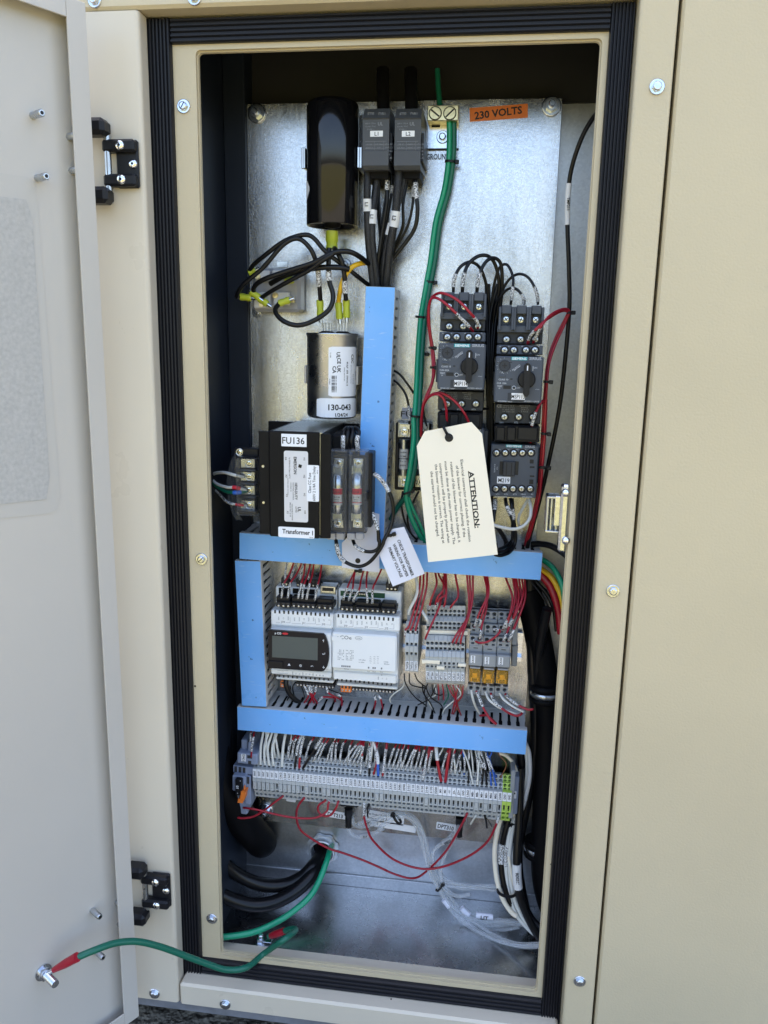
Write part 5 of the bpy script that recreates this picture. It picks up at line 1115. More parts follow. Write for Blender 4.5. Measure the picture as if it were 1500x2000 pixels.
def tpt(i, row, extra=0.):                         # world (u, w, v) of the pocket of block i in a row
    u = wdT*(i+.5); v = (vT[row][0]+vT[row][1])/2; w_ = (vT[row][2]+vT[row][3])/2+extra; c, s_ = math.cos(fT.a), math.sin(fT.a)
    return (fT.x+u*c-v*s_, -125+w_, fT.z+u*s_+v*c)
# end plate and stop at the right
f = Fr(1008, 1560, ang=angT); t = f.thing('end_stop', 'pale end stop closing the right end of the long terminal row', 'end stop')
mb = MB('term_grey_b'); f.bx(mb, 9, 1162, 520, 1172, 912, 8, 44, .3); mb.use('term_bluegrey'); f.bx(mb, 9, 1175, 570, 1208, 880, 8, 34, 1); mb.use('label'); f.bx(mb, 9, 1178, 690, 1200, 750, 34.05, 35, .2); mb.use('ink'); f.bx(mb, 9, 1184, 700, 1194, 715, 35.05, 35.1, 0); obj('body', mb, t)
# fuse terminal at the left end
f = Fr(*C(8, 305, 600), ang=angT-1); t = f.thing('fuse_terminal', 'blue grey fuse terminal with an orange lever left of the WHT terminals', 'fuse terminal')
mb = MB('term_bluegrey')
f.bx(mb, 8, 295, 270, 345, 380, 8, 40, 1); f.bx(mb, 8, 262, 375, 425, 480, 8, 50, 1.2); f.bx(mb, 8, 228, 480, 400, 560, 8, 46, 1); f.bx(mb, 8, 222, 560, 330, 700, 8, 54, 1.2); f.bx(mb, 8, 228, 700, 345, 885, 8, 46, 1.5); f.bx(mb, 8, 325, 565, 372, 800, 8, 48, 1)
f.bx(mb, 8, 352, 290, 382, 375, 8, 44, .6); obj('body', mb, t)
mb = MB('term_dark')
for x0, y0, x1, y1, w_ in ((240, 485, 262, 545, 46), (275, 490, 298, 545, 46), (308, 495, 330, 550, 46), (342, 570, 362, 630, 48), (352, 440, 378, 470, 50), (240, 825, 275, 860, 46), (345, 395, 385, 425, 50)): f.bx(mb, 8, x0, y0, x1, y1, w_+.02, w_+.12, 0)
obj('slot', mb, t)
mb = MB('black_plastic'); f.bx(mb, 8, 246, 590, 300, 730, 54.05, 60, 1); fz = obj('blade_fuse', mb, t); obj('lettering', MB('label').text('10', *f.k(8, 264, 655, 60), 60.1, 3.2, 90, None, True).text('-', *f.k(8, 262, 705, 60), 60.1, 3, 90, None, True).text('-', *f.k(8, 285, 605, 60), 60.1, 3, 90, None, True), fz)
mb = MB('orange'); P = [f.k(8, *p, 56) for p in ((300, 672), (342, 680), (330, 745), (316, 772), (276, 768), (280, 735), (296, 735))]; mb.prism(P, 50, 60); f.bx(mb, 8, 316, 650, 324, 680, 54, 58, .3); obj('lever', mb, t)
lbl(f, t, 8, 297, 383, 333, 448, 50.1, [('1362', 315, 415, 2.6, 90, True, 9)], 'label', .2, 'marker')
# white numbered strips seen under the top duct behind controllers are part of the sleeves of the wires
# ================================================================= zip ties, tags
def tie(px, py, w_, half, ang, lab, m='black_plastic', tail=0, thick=2.2, Y=125.):
    """a cable tie round a bundle: band, head and cut tail; half = half length of the band seen, ang = direction of the band"""
    q = U(px, py, Y-w_); f = Fr(px, py, Y=Y, w=w_, ang=ang); f.x, f.z = q.x, q.z
    t = f.thing('cable_tie', lab, 'cable tie', 'black cable ties round the wires')
    mb = MB(m); P = [(half*math.cos(a), w_+half*.8*math.sin(a)) for a in [k*math.pi/9 for k in range(18)]]
    n = len(P); vs = []; 
    for r_, h in ((1, -thick/2), (1, thick/2)): vs += [(p[0], p[1], h) for p in P]
    vs += [(p[0]*.86, w_+(p[1]-w_)*.86, -thick/2) for p in P]+[(p[0]*.86, w_+(p[1]-w_)*.86, thick/2) for p in P]
    mb.add(vs, [(i, (i+1) % n, (i+1) % n+n, i+n) for i in range(n)]+[(i+2*n, (i+1) % n+2*n, (i+1) % n, i) for i in range(n)]+[(i+n, (i+1) % n+n, (i+1) % n+3*n, i+3*n) for i in range(n)], False)
    obj('band', mb, t)
    mb = MB(m); mb.box(half-.8, half+3.2, w_-1.5, w_+3, -thick*.85, thick*.85, .5)
    if tail: mb.box(half+3.2, half+3.2+tail, w_, w_+1, -thick*.4, thick*.4, .2)
    obj('head', mb, t); return t
for a in ((*C(2, 680, 497), 14, 5.6, -4, 'tie round the green cables below the ground label'), (*C(2, 540, 1298), 12, 5.4, -6, 'tie round the green cables level with the capacitor wires'), (*C(3, 258, 330), 14, 5.8, -4, 'tie round the green cables left of the top of starter MSP114'),
          (*C(3, 258, 628), 14, 5.8, -3, 'tie round the green cables left of the knob of MSP114'), (*C(3, 220, 1137), 40, 5.8, -3, 'tie round the green cables just above the fuse holder'), (*C(5, 212, 700), 42, 5.2, 20, 'tie where the green cables part below the fuse holder'),
          (*C(3, 340, 580), 60, 2.6, -4, 'small tie on the two red wires left of MSP114, upper one'), (*C(3, 352, 740), 70, 2.6, -2, 'small tie on the two red wires left of MSP114, lower one'),
          (*C(3, 1280, 856), 84, 3, -4, 'small tie on the red wires beside the knob of MSP113'), (*C(5, 1242, 258), 70, 3.4, -3, 'tie on the red wires beside the top of the contactor M219'), (*C(5, 1235, 512), 70, 4.4, -2, 'tie on the red wires beside the middle of the contactor M219'), (*C(3, 1466, 295), 62, 2.6, 0, 'tie that fixes the red wires to the long black wire at the right')):
    tie(*a[:5], 'black cable '+a[5])
def tag(name, lab, cat, m, k, pts, w_, hole, th=.35, lines=(), inkc='ink', hr=2.2, under=None):
    c = [sum(p[0] for p in pts)/len(pts), sum(p[1] for p in pts)/len(pts)]; f = Fr(*C(k, *c), w=w_); t = f.thing(name, lab, cat)
    P = [f.k(k, *p, w_) for p in pts]; mb = MB(m); hu, hv = f.k(k, *hole, w_)
    mb.prism(P, w_, w_+th); obj('card', mb, t)
    mb = MB('ink' if hr > 2 else 'black_plastic'); mb.lathe((hu, w_+th, hv), [(hr, .02), (hr, .1), (hr*.75, .14)], seg=24); mb.use('black_matt'); mb.lathe((hu, w_+th, hv), [(hr*.74, .05), (hr*.7, .06)], seg=24); obj('eyelet', mb, t)
    tm = MB(inkc)
    for s_, x0, y0, x1, y1, h, b in lines:
        a = f.k(k, x0, y0, w_+th); e = f.k(k, x1, y1, w_+th); L = math.hypot(e[0]-a[0], e[1]-a[1]); tm.text(s_, (a[0]+e[0])/2, (a[1]+e[1])/2, w_+th+.07, h, math.degrees(math.atan2(e[1]-a[1], e[0]-a[0])), L, b)
    if under:
        a = f.k(k, *under[:2], w_+th); e = f.k(k, *under[2:], w_+th); d = Vector((e[0]-a[0], e[1]-a[1])); n_ = Vector((-d.y, d.x)).normalized()*.35; tm.add([(a[0]+n_.x, w_+th+.07, a[1]+n_.y), (e[0]+n_.x, w_+th+.07, e[1]+n_.y), (e[0]-n_.x, w_+th+.07, e[1]-n_.y), (a[0]-n_.x, w_+th+.07, a[1]-n_.y)], [(0, 1, 2, 3)])
    obj('lettering', tm, t); return t
tag('warning_tag', 'big cream card tag with ATTENTION text hanging in front of the contactors', 'tag', 'cream', 5, [(345, 240), (520, 206), (695, 170), (775, 258), (835, 710), (893, 1165), (630, 1195), (370, 1222), (328, 790), (285, 350)], 112, (527, 288),
    lines=[('ATTENTION:', 692, 538, 742, 965, 5.2, True), ('Electrical contractor shall check the rotation', 622, 452, 686, 1068, 2.7, False), ('of the blower for correct phasing. If the', 588, 497, 645, 1035, 2.7, False),
           ('rotation of the blower has to be changed, it', 545, 470, 607, 1075, 2.7, False), ('must be done at the main power supply. The', 502, 465, 567, 1088, 2.7, False), ('compressors will be properly phased when', 463, 480, 527, 1078, 2.7, False),
           ('the blower rotation is correct. The wiring at', 430, 487, 488, 1082, 2.7, False), ('the starters should not be changed.', 397, 540, 446, 1032, 2.7, False)], hr=4.0, under=(672, 538, 722, 968))
tie(*C(5, 500, 232), 112, 4.6, -62, 'black cable tie through the eyelet of the big cream tag', thick=2.6)
tag('reminder_tag', 'small pale blue tag reading CHECK TRANSFORMER over the upright duct', 'tag', 'tag_white', 5, [(52, 1000), (110, 972), (190, 957), (268, 1130), (345, 1308), (225, 1358), (105, 1405), (55, 1290), (5, 1170), (20, 1080)], 88, (88, 1022),
    lines=[('CHECK TRANSFORMER', 148, 1055, 256, 1326, 3.2, True), ('WIRING FOR PROPER', 112, 1085, 216, 1331, 3.2, True), ('PRIMARY VOLTAGE', 78, 1113, 172, 1335, 3.2, True)], hr=1.8)
tie(*C(5, 85, 1020), 90, 3, 20, 'black cable tie holding the small pale blue tag')
tag('blank_tag', 'blank white tag hanging behind the wires under the fuse block', 'tag', 'tag_white', 0, [(668, 1060), (727, 1000), (741, 1004), (741, 1118), (706, 1114), (668, 1108)], 64, (699, 1095), hr=2.8)
tie(*C(6, 1014, 296), 66, 2.6, 8, 'black cable tie under the blank white tag')
# ================================================================= wires
RW = 'red control wires with white marker sleeves'
def lab_t(i): return f'terminal marked {MK[i]}' + (f' ({i+1}th in the row)' if False else '')
tens = ['', '', 'twenty', 'thirty', 'forty', 'fifty']
def ordw(n):
    base = ordn+['thirteenth', 'fourteenth', 'fifteenth', 'sixteenth', 'seventeenth', 'eighteenth', 'nineteenth']
    if n <= 19: return base[n-1]
    if n % 10 == 0: return tens[n//10][:-1]+'ieth'
    return tens[n//10]+'-'+ordn[n % 10-1]
for i, o in enumerate(TB):
    gy = i >= N-2
    o['label'] = (f'green and yellow earth terminal marked GND, the ' + ('left' if i == N-2 else 'right') + ' one of the pair') if gy else f'grey terminal marked {MK[i]}, {ordw(i+1)} from the left in the long row'
used_e = {}
def strip_wire(k, x, y, row, pts, r, m, sl=(), cname=None, w0=34):
    """wire into the pocket of the long row nearest to a pixel; pts lead up to the duct"""
    px, py = C(k, x, y); best = None
    for i in range(N):
        q = tpt(i, row); d = Vector((q[0], -q[1], q[2]))-CAM; qx = 750+FPX*d.dot(RT)/d.dot(FW)
        if best is None or abs(qx-px) < best[0]: best = (abs(qx-px), i)
    i = best[1]; key = (i, row)
    end = tpt(i, row, 1.0); deep = tpt(i, row, -2.5)
    P = [deep, end]; n = len(pts)
    for j, (a, b) in enumerate(pts):
        q = U(*C(k, a, b), 125-(w0+(44-w0)*(.6 if j == 0 else .2 if n > 1 else 0))); P.append((q.x, -q.y, q.z))
    a, b = pts[-1]; q = U(*C(k, a+(a-pts[max(0, n-2)][0])*.2, b-60), 125-26); P.append((q.x, -q.y, q.z))
    # tpt gives w with the sign of the world frame already
    cn = cname or {'red': 'red', 'black_wire': 'black', 'white_wire': 'white', 'blue_wire': 'blue', 'brown': 'brown'}[m]
    rn = {0: 'top', 2: 'second', 8: 'bottom'}[row]
    L = f'{cn} wire in the {rn} hole of the {ordw(i+1)} terminal from the left'
    if key in used_e: L += ', behind its neighbour'
    used_e[key] = 1
    return wire(L, 0, P, r, m, sl, 'wires into the long terminal row', raw=True, seg=7)
S1 = [(.16, .62)]
for x, y, row, pts, m, r, sl in [
    (447, 440, 2, [(455, 330), (475, 212)], 'white_wire', 1.5, ()), (474, 440, 2, [(485, 330), (518, 215)], 'white_wire', 1.5, ()), (510, 445, 2, [(512, 340), (545, 218)], 'white_wire', 1.5, ()), (543, 445, 2, [(548, 340), (575, 220)], 'white_wire', 1.5, ()), (598, 400, 0, [(582, 290), (570, 222)], 'white_wire', 1.4, ()), (615, 450, 2, [(638, 330), (655, 228)], 'white_wire', 1.7, ()),
    (490, 395, 0, [(500, 300), (500, 215)], 'white_wire', 1.4, ()), (565, 398, 0, [(560, 300), (585, 222)], 'white_wire', 1.4, ()),
    (668, 385, 0, [(690, 310), (738, 235)], 'red', 1.0, S1), (703, 385, 0, [(728, 290), (765, 240)], 'red', 1.0, S1), (720, 460, 2, [(755, 330), (778, 250)], 'black_wire', 1.35, [(.4, .85)]), (755, 465, 2, [(780, 350), (805, 250)], 'red', 1.35, [(.4, .8)]), (800, 385, 0, [(850, 310), (888, 250)], 'red', 1.0, S1),
    (822, 468, 2, [(900, 340), (950, 255)], 'black_wire', 1.6, [(.5, .85)]), (875, 400, 0, [(940, 330), (975, 262)], 'red', 1.0, S1), (908, 400, 0, [(965, 330), (1005, 268)], 'red', 1.0, S1), (1012, 405, 0, [(1040, 320), (1062, 270)], 'red', 1.0, S1), (1047, 405, 0, [(1068, 320), (1088, 272)], 'red', 1.0, S1),
    (1082, 412, 0, [(1118, 320), (1150, 274)], 'red', 1.0, S1), (1120, 415, 0, [(1200, 350), (1268, 282)], 'red', 1.0, S1), (1185, 428, 0, [(1240, 345), (1280, 285)], 'red', 1.0, S1), (1222, 432, 0, [(1262, 350), (1288, 287)], 'red', 1.0, S1), (1258, 435, 0, [(1282, 360), (1296, 290)], 'red', 1.0, S1), (1278, 510, 2, [(1280, 400), (1285, 290)], 'red', 1.1, [(.2, .5)]),
    (1325, 435, 0, [(1332, 350), (1345, 295)], 'red', 1.0, S1), (1347, 518, 2, [(1345, 400), (1345, 300)], 'black_wire', 1.4, [(.35, .8)]), (1390, 450, 0, [(1392, 380), (1402, 300)], 'red', 1.1, S1), (1385, 515, 2, [(1400, 440), (1400, 310)], 'red', 1.0, [(.5, .8)]), (1420, 520, 2, [(1405, 400), (1372, 288)], 'blue_wire', 1.6, [(.4, .8, 'sleeve_plain')]), (1455, 525, 2, [(1465, 420), (1480, 300)], 'red', 1.3, [(.3, .65)])]:
    strip_wire(8, x, y, row, pts, r, m, sl)
for x, y, row, pts, m, r, sl in [
    (168, 452, 0, [(195, 370), (222, 310)], 'red', 1.0, S1), (203, 455, 0, [(232, 380), (255, 312)], 'red', 1.0, S1), (237, 458, 0, [(265, 385), (285, 315)], 'red', 1.0, S1), (272, 462, 0, [(308, 380), (325, 318)], 'red', 1.0, S1), (308, 463, 0, [(355, 380), (385, 322)], 'red', 1.0, S1), (343, 467, 0, [(372, 385), (398, 328)], 'red', 1.0, S1),
    (415, 475, 0, [(442, 385), (460, 330)], 'red', 1.0, S1), (443, 548, 2, [(470, 430), (495, 330)], 'red', 1.2, S1), (487, 485, 0, [(508, 390), (525, 335)], 'red', 1.1, S1), (462, 480, 0, [(485, 400), (510, 335)], 'red', 1.2, ()), (590, 570, 2, [(562, 460), (550, 345)], 'red', 1.8, [(.55, .95, 'sleeve_plain')]), (597, 495, 0, [(625, 410), (648, 348)], 'red', 1.0, S1), (627, 572, 2, [(645, 450), (662, 345)], 'red', 1.9, ()),
    (665, 497, 0, [(685, 420), (705, 352)], 'red', 1.0, S1), (702, 505, 0, [(700, 460), (690, 400), (700, 350)], 'white_wire', 1.1, ()), (738, 505, 0, [(745, 440), (708, 360)], 'black_wire', .8, [(.3, .5)]), (775, 510, 0, [(782, 450), (765, 358)], 'blue_wire', .8, [(.3, .6)]), (808, 585, 2, [(818, 480), (815, 360)], 'black_wire', .9, [(.6, .9)]), (843, 590, 2, [(810, 460), (768, 355)], 'white_wire', 1.1, ()),
    (850, 512, 0, [(845, 450), (835, 368)], 'white_wire', .9, ()), (882, 592, 2, [(895, 470), (900, 370)], 'white_wire', 1.2, ()), (880, 515, 0, [(885, 440), (870, 370)], 'white_wire', .9, [(.3, .6)]), (918, 600, 2, [(930, 500), (890, 372)], 'black_wire', 1.0, [(.5, .85)]), (957, 600, 2, [(945, 480), (915, 380)], 'black_wire', 1.1, [(.45, .8)]), (990, 605, 2, [(985, 500), (955, 390)], 'blue_wire', .9, [(.45, .8)]),
    (1027, 605, 2, [(1010, 520), (985, 420), (1000, 380)], 'blue_wire', .9, ()), (1030, 540, 0, [(1000, 490), (970, 400)], 'blue_wire', .8, [(.4, .7)]), (1065, 540, 0, [(1120, 470), (1060, 390)], 'brown', .6, ()), (915, 518, 0, [(900, 440), (860, 375)], 'black_wire', .8, [(.3, .6)]), (945, 520, 0, [(935, 450), (895, 378)], 'black_wire', .8, ()), (52, 450, 0, [(60, 380), (50, 290)], 'red', 1.0, ()), (15, 450, 0, [(25, 380), (30, 290)], 'white_wire', 1.0, ())]:
    strip_wire(9, x, y, row, pts, r, m, sl)
# wires to the fuse terminal
wire('upper red wire with a sleeve into the top of the blue grey fuse terminal', 8, [(370, 300, 42), (372, 240, 40), (380, 190, 34), (385, 150, 26)], 1.0, 'red', [(.1, .5)], RW)
wire('lower red wire with a sleeve into the blue grey fuse terminal', 8, [(378, 410, 50), (382, 330, 52), (395, 250, 46), (405, 190, 34), (405, 150, 26)], 1.0, 'red', [(.15, .5)], RW)
# long red loops below the row
G = 'loose red wires looping below the long terminal row'
def bot(i): q = tpt(i, 8, .5); return q
def idx(k, x):
    px = C(k, x, 0)[0]; b = min(range(N), key=lambda i: abs(750+FPX*((Vector((tpt(i, 8)[0], -tpt(i, 8)[1], tpt(i, 8)[2]))-CAM).dot(RT))/((Vector((tpt(i, 8)[0], -tpt(i, 8)[1], tpt(i, 8)[2]))-CAM).dot(FW))-px)); return b
def loop(lab, k, x, pts, r=1.25, m='red', sl=(), end=None):
    P = [tpt(idx(k, x), 8, -2), tpt(idx(k, x), 8, 1.5)]+W3(k, pts)
    if end is not None: P += [tpt(end, 8, 1.5), tpt(end, 8, -2)]
    wire(lab, 0, P, r, m, sl, G, raw=True, seg=7)
loop('short red wire from the long row curving to the foot of the fuse terminal', 8, 622, [(560, 785, 44), (490, 840, 44), (400, 893, 46), (310, 908, 48), (262, 898, 48), (248, 870, 44)])
loop('red wire with a marker sleeve looping left to the blue grey fuse terminal', 8, 1007, [(1003, 800, 44), (990, 855, 46), (900, 905, 50), (750, 906, 50), (600, 882, 50), (450, 845, 50), (360, 828, 50), (315, 824, 47)], sl=[(.06, .13)])
loop('red wire in a tight loop under the terminals near the DPT213 label', 8, 965, [(930, 800, 42), (922, 845, 42), (960, 888, 44), (1020, 885, 44), (1065, 830, 44)], end=idx(8, 1078))
P0 = [tpt(idx(8, 797), 8, -2), tpt(idx(8, 797), 8, 1.5)]+W3(8, [(765, 800, 40), (745, 880, 36), (770, 990, 26), (850, 1062, 22)])+W3(10, [(1000, 400, 14), (1120, 440, 10), (1300, 505, 4), (1480, 585, 0)])+W3(11, [(130, 490, -4), (260, 550, -4), (400, 583, 0), (500, 530, 10), (640, 385, 24), (740, 220, 34)])+[tpt(idx(11, 790), 8, 1.5), tpt(idx(11, 790), 8, -2)]
wire('longest red wire hanging from the long terminal row across the conduit nut', 0, P0, 1.35, 'red', [], G, raw=True)
P0 = [tpt(idx(11, 36), 8, -2), tpt(idx(11, 36), 8, 1.5)]+W3(11, [(42, 130, 40), (65, 220, 36), (110, 310, 30), (250, 440, 20), (430, 508, 16), (600, 503, 18), (800, 425, 26), (940, 320, 34), (1005, 200, 40)])+[tpt(idx(11, 1022), 8, 1.5), tpt(idx(11, 1022), 8, -2)]
wire('red wire with a marker sleeve at both ends hanging in a wide arc', 0, P0, 1.35, 'red', [(.05, .16), (.86, .95)], G, raw=True)
loop('white wire stub under the marker GND at the right of the long row', 9, 865, [(855, 915, 40), (830, 955, 34)], 1.0, 'white_wire')
loop('thin grey wire stub beside the DPT310 label', 9, 795, [(795, 915, 40), (798, 960, 34)], .5, 'steel')
loop('black wire stub hanging under the long row near its right end', 9, 945, [(955, 930, 40), (962, 985, 34)], 1.2, 'black_wire')
loop('thin black wire stub curling right under the long row', 9, 950, [(975, 930, 40), (1005, 980, 34)], .5, 'black_wire')
loop('dark wire stub under the long row above the order label', 8, 1325, [(1325, 830, 40), (1325, 892, 34)], 1.1, 'black_wire')
loop('thin dark wire stub slanting under the long row', 8, 1330, [(1345, 820, 40), (1325, 880, 36)], .5, 'black_wire')
# controllers
def w7(lab, k, pts, r=1.0, m='red', sl=((.02, .3),), g=RW, seg=7): wire(lab, k, pts, r, m, sl, g, seg=seg)
cs = [(430, 508, 450, 400, 525, 250), (480, 508, 500, 395, 585, 255), (560, 512, 585, 400, 615, 256), (590, 514, 606, 408, 655, 257), (625, 520, 650, 400, 682, 258), (690, 522, 712, 410, 742, 262)]
for j, a in enumerate(cs): w7(f'{ordn[j]} sleeved red wire from the left on the controller with the display', 6, [(a[0], a[1], 44), (a[0]+5, a[1]-25, 47), (a[2], a[3], 46), ((a[2]+a[4])/2+4, (a[3]+a[5])/2, 38), (a[4], a[5]-10, 30), (a[4], a[5]-60, 24)], sl=[(.02, .42)])
for j, a in enumerate([(460, 350, 475, 245), (505, 345, 545, 250), (575, 352, 602, 253), (640, 348, 652, 255)]): w7(f'{ordn[j]} white sleeved wire to the rear plugs of the display controller', 6, [(a[0], a[1]+10, 28), ((a[0]+a[2])/2-3, (a[1]+a[3])/2, 30), (a[2], a[3], 28), (a[2]+6, a[3]-50, 24)], 1.0, 'white_wire', [(.0, .8)])
cs = [(912, 522, 943, 420, 1003, 305), (955, 527, 982, 430, 1003, 305), (990, 532, 1032, 440, 1068, 300), (1093, 545, 1088, 420, 1097, 300), (1132, 550, 1138, 430, 1208, 290)]
for j, a in enumerate(cs): w7(f'{ordn[j]} sleeved red wire from the left on the controller without display', 6, [(a[0], a[1], 44), (a[0]+2, a[1]-25, 47), (a[2], a[3], 46), ((a[2]+a[4])/2-4, (a[3]+a[5])/2, 38), (a[4], a[5]-20, 30), (a[4], a[5]-80, 24)], sl=[(.02, .38)])
w7('clear white lead going up from the corner plug of the right controller', 6, [(1265, 392, 36), (1262, 360, 36), (1255, 330, 34), (1250, 200, 26)], .9, 'white_wire', ())
w7('thick black cable from under the display into the lowest duct', 6, [(470, 1125, 30), (470, 1180, 32), (500, 1250, 30), (560, 1305, 26), (640, 1345, 20)], 3.0, 'black_wire', (), 'cables below the controllers', 12)
for j, a in enumerate([(600, 1150, 640, 1262, 600, 1330), (640, 1152, 655, 1240, 690, 1330), (668, 1160, 668, 1245, 715, 1325), (705, 1165, 690, 1240, 640, 1335), (765, 1165, 800, 1240, 890, 1290), (1150, 1250, 1158, 1300, 1150, 1360), (1175, 1250, 1200, 1290, 1215, 1360), (860, 1245, 895, 1270, 900, 1340), (720, 1300, 760, 1268, 840, 1275)]):
    w7(f'{ordn[j]} red wire from the left hanging out below the controllers', 6, [(a[0], a[1], 26), ((a[0]+a[2])/2, (a[1]+a[3])/2-4, 30), (a[2], a[3], 30), (a[4], a[5], 24), (a[4]+8, a[5]+30, 16)], 1.05, 'red', [(.0, .45)])
for j, a in enumerate([(545, 1150, 520, 1200, 545, 1320), (585, 1180, 610, 1270, 560, 1330), (500, 1180, 500, 1240, 460, 1330), (780, 1200, 850, 1230, 900, 1250)]):
    w7(f'{ordn[j]} thin black lead from the left below the display controller', 6, [(a[0], a[1], 24), (a[2], a[3], 28), (a[4], a[5], 20)], .8, 'black_wire', (), 'cables below the controllers')
# terminal groups
w7('thick white wire to the left side of the group of three terminals', 7, [(232, 632, 40), (240, 590, 42), (285, 500, 40), (298, 430, 36), (285, 345, 28)], 1.7, 'white_wire', (), 'white wires above the terminals')
w7('white wire bending into the second level of the nine terminals', 7, [(382, 700, 44), (365, 660, 47), (330, 600, 40), (310, 560, 30)], 1.7, 'white_wire', (), 'white wires above the terminals')
for j, a in enumerate([(203, 798, 230, 725, 318, 345), (242, 800, 258, 725, 345, 335), (280, 802, 290, 725, 372, 325)]): w7(f'{ordn[j]} sleeved red wire of the group of three terminals', 7, [(a[0], a[1], 46), (a[0]+4, a[1]-50, 49), (a[2], a[3], 48), ((a[2]+a[4])/2, 580, 42), (a[4]-6, 430, 36), (a[4], a[5], 28), (a[4], a[5]-60, 24)], 1.1, sl=[(.02, .15)])
cs = [(388, 590, 404, 515, 445, 400, 438, 325), (428, 590, 452, 500, 505, 420, 462, 328), (345, 850, 383, 760, 470, 560, 500, 400), (497, 590, 510, 540, 520, 450, 505, 330), (536, 600, 572, 550, 612, 480, 590, 330), (552, 880, 590, 800, 690, 620, 680, 340), (585, 885, 612, 805, 705, 600, 700, 345), (624, 890, 640, 800, 715, 560, 725, 345), (430, 590, 470, 510, 515, 470, 518, 330)]
for j, a in enumerate(cs): w7(f'{ordn[j]} sleeved red wire going down to the nine stepped terminals', 7, [(a[0], a[1], 38 if a[1] < 700 else 48), ((a[0]*2+a[2])/3, (a[1]*2+a[3])/3, 44 if a[1] < 700 else 54), (a[2], a[3], 46 if a[1] < 700 else 56), (a[4], a[5], 42), (a[6], a[7], 30), (a[6]-6, a[7]-60, 24)], 1.15, sl=[(.0, .22)] if j not in (8,) else [(.1, .3)])
cs = [(738, 725, 775, 620, 835, 480, 815, 345), (775, 727, 800, 620, 846, 470, 838, 345), (780, 820, 795, 710, 832, 560, 828, 345), (955, 745, 1010, 630, 1030, 500, 980, 355), (960, 838, 1000, 740, 1060, 560, 1050, 362), (1000, 838, 1045, 730, 1100, 560, 1082, 366), (998, 745, 1045, 640, 1080, 500, 1060, 362), (975, 740, 1005, 660, 1050, 520, 1035, 360), (1010, 830, 1060, 700, 1125, 520, 1125, 372), (990, 740, 1060, 620, 1112, 480, 1105, 370)]
for j, a in enumerate(cs): w7(f'{ordn[j]} sleeved red wire going down to the amber relays', 7, [(a[0], a[1], 44 if a[1] < 780 else 50), ((a[0]*2+a[2])/3, (a[1]*2+a[3])/3, 50 if a[1] < 780 else 55), (a[2], a[3], 50), (a[4], a[5], 42), (a[6], a[7], 30), (a[6]-6, a[7]-60, 24)], 1.15, sl=[(.04, .3)])
w7('red jumper wire crossing from the first relay to the second', 7, [(735, 828, 48), (765, 848, 54), (830, 845, 56), (890, 810, 55), (935, 760, 52), (890, 745, 46)], 1.2, 'red', [(.0, .1), (.85, 1)], 'wires of the amber relays')
for j, (m, pts, sl) in enumerate([('white_wire', [(712, 1215, 40), (722, 1270, 42), (745, 1340, 36), (782, 1405, 26)], ()), ('red', [(752, 1222, 40), (775, 1280, 46), (810, 1360, 50), (860, 1440, 54), (905, 1478, 54)], [(.05, .45)]), ('white_wire', [(822, 1228, 40), (850, 1290, 46), (930, 1350, 50), (1040, 1395, 50), (1095, 1400, 44)], ()),
        ('red', [(862, 1240, 40), (890, 1300, 48), (960, 1365, 52), (1050, 1412, 52), (1102, 1395, 50), (1085, 1360, 40), (1030, 1350, 30)], [(.05, .3)]), ('white_wire', [(930, 1238, 40), (965, 1290, 46), (1040, 1345, 50), (1115, 1382, 52)], ()), ('red', [(975, 1245, 40), (1010, 1285, 48), (1080, 1335, 54), (1150, 1365, 58), (1190, 1362, 60)], [(.08, .5)]), ('red', [(780, 1412, 30), (830, 1410, 36), (870, 1440, 44), (905, 1475, 50)], ())]):
    w7(f'{ordn[j]} wire from the left coming out below the amber relays', 7, pts, 1.35, m, sl, 'wires of the amber relays')
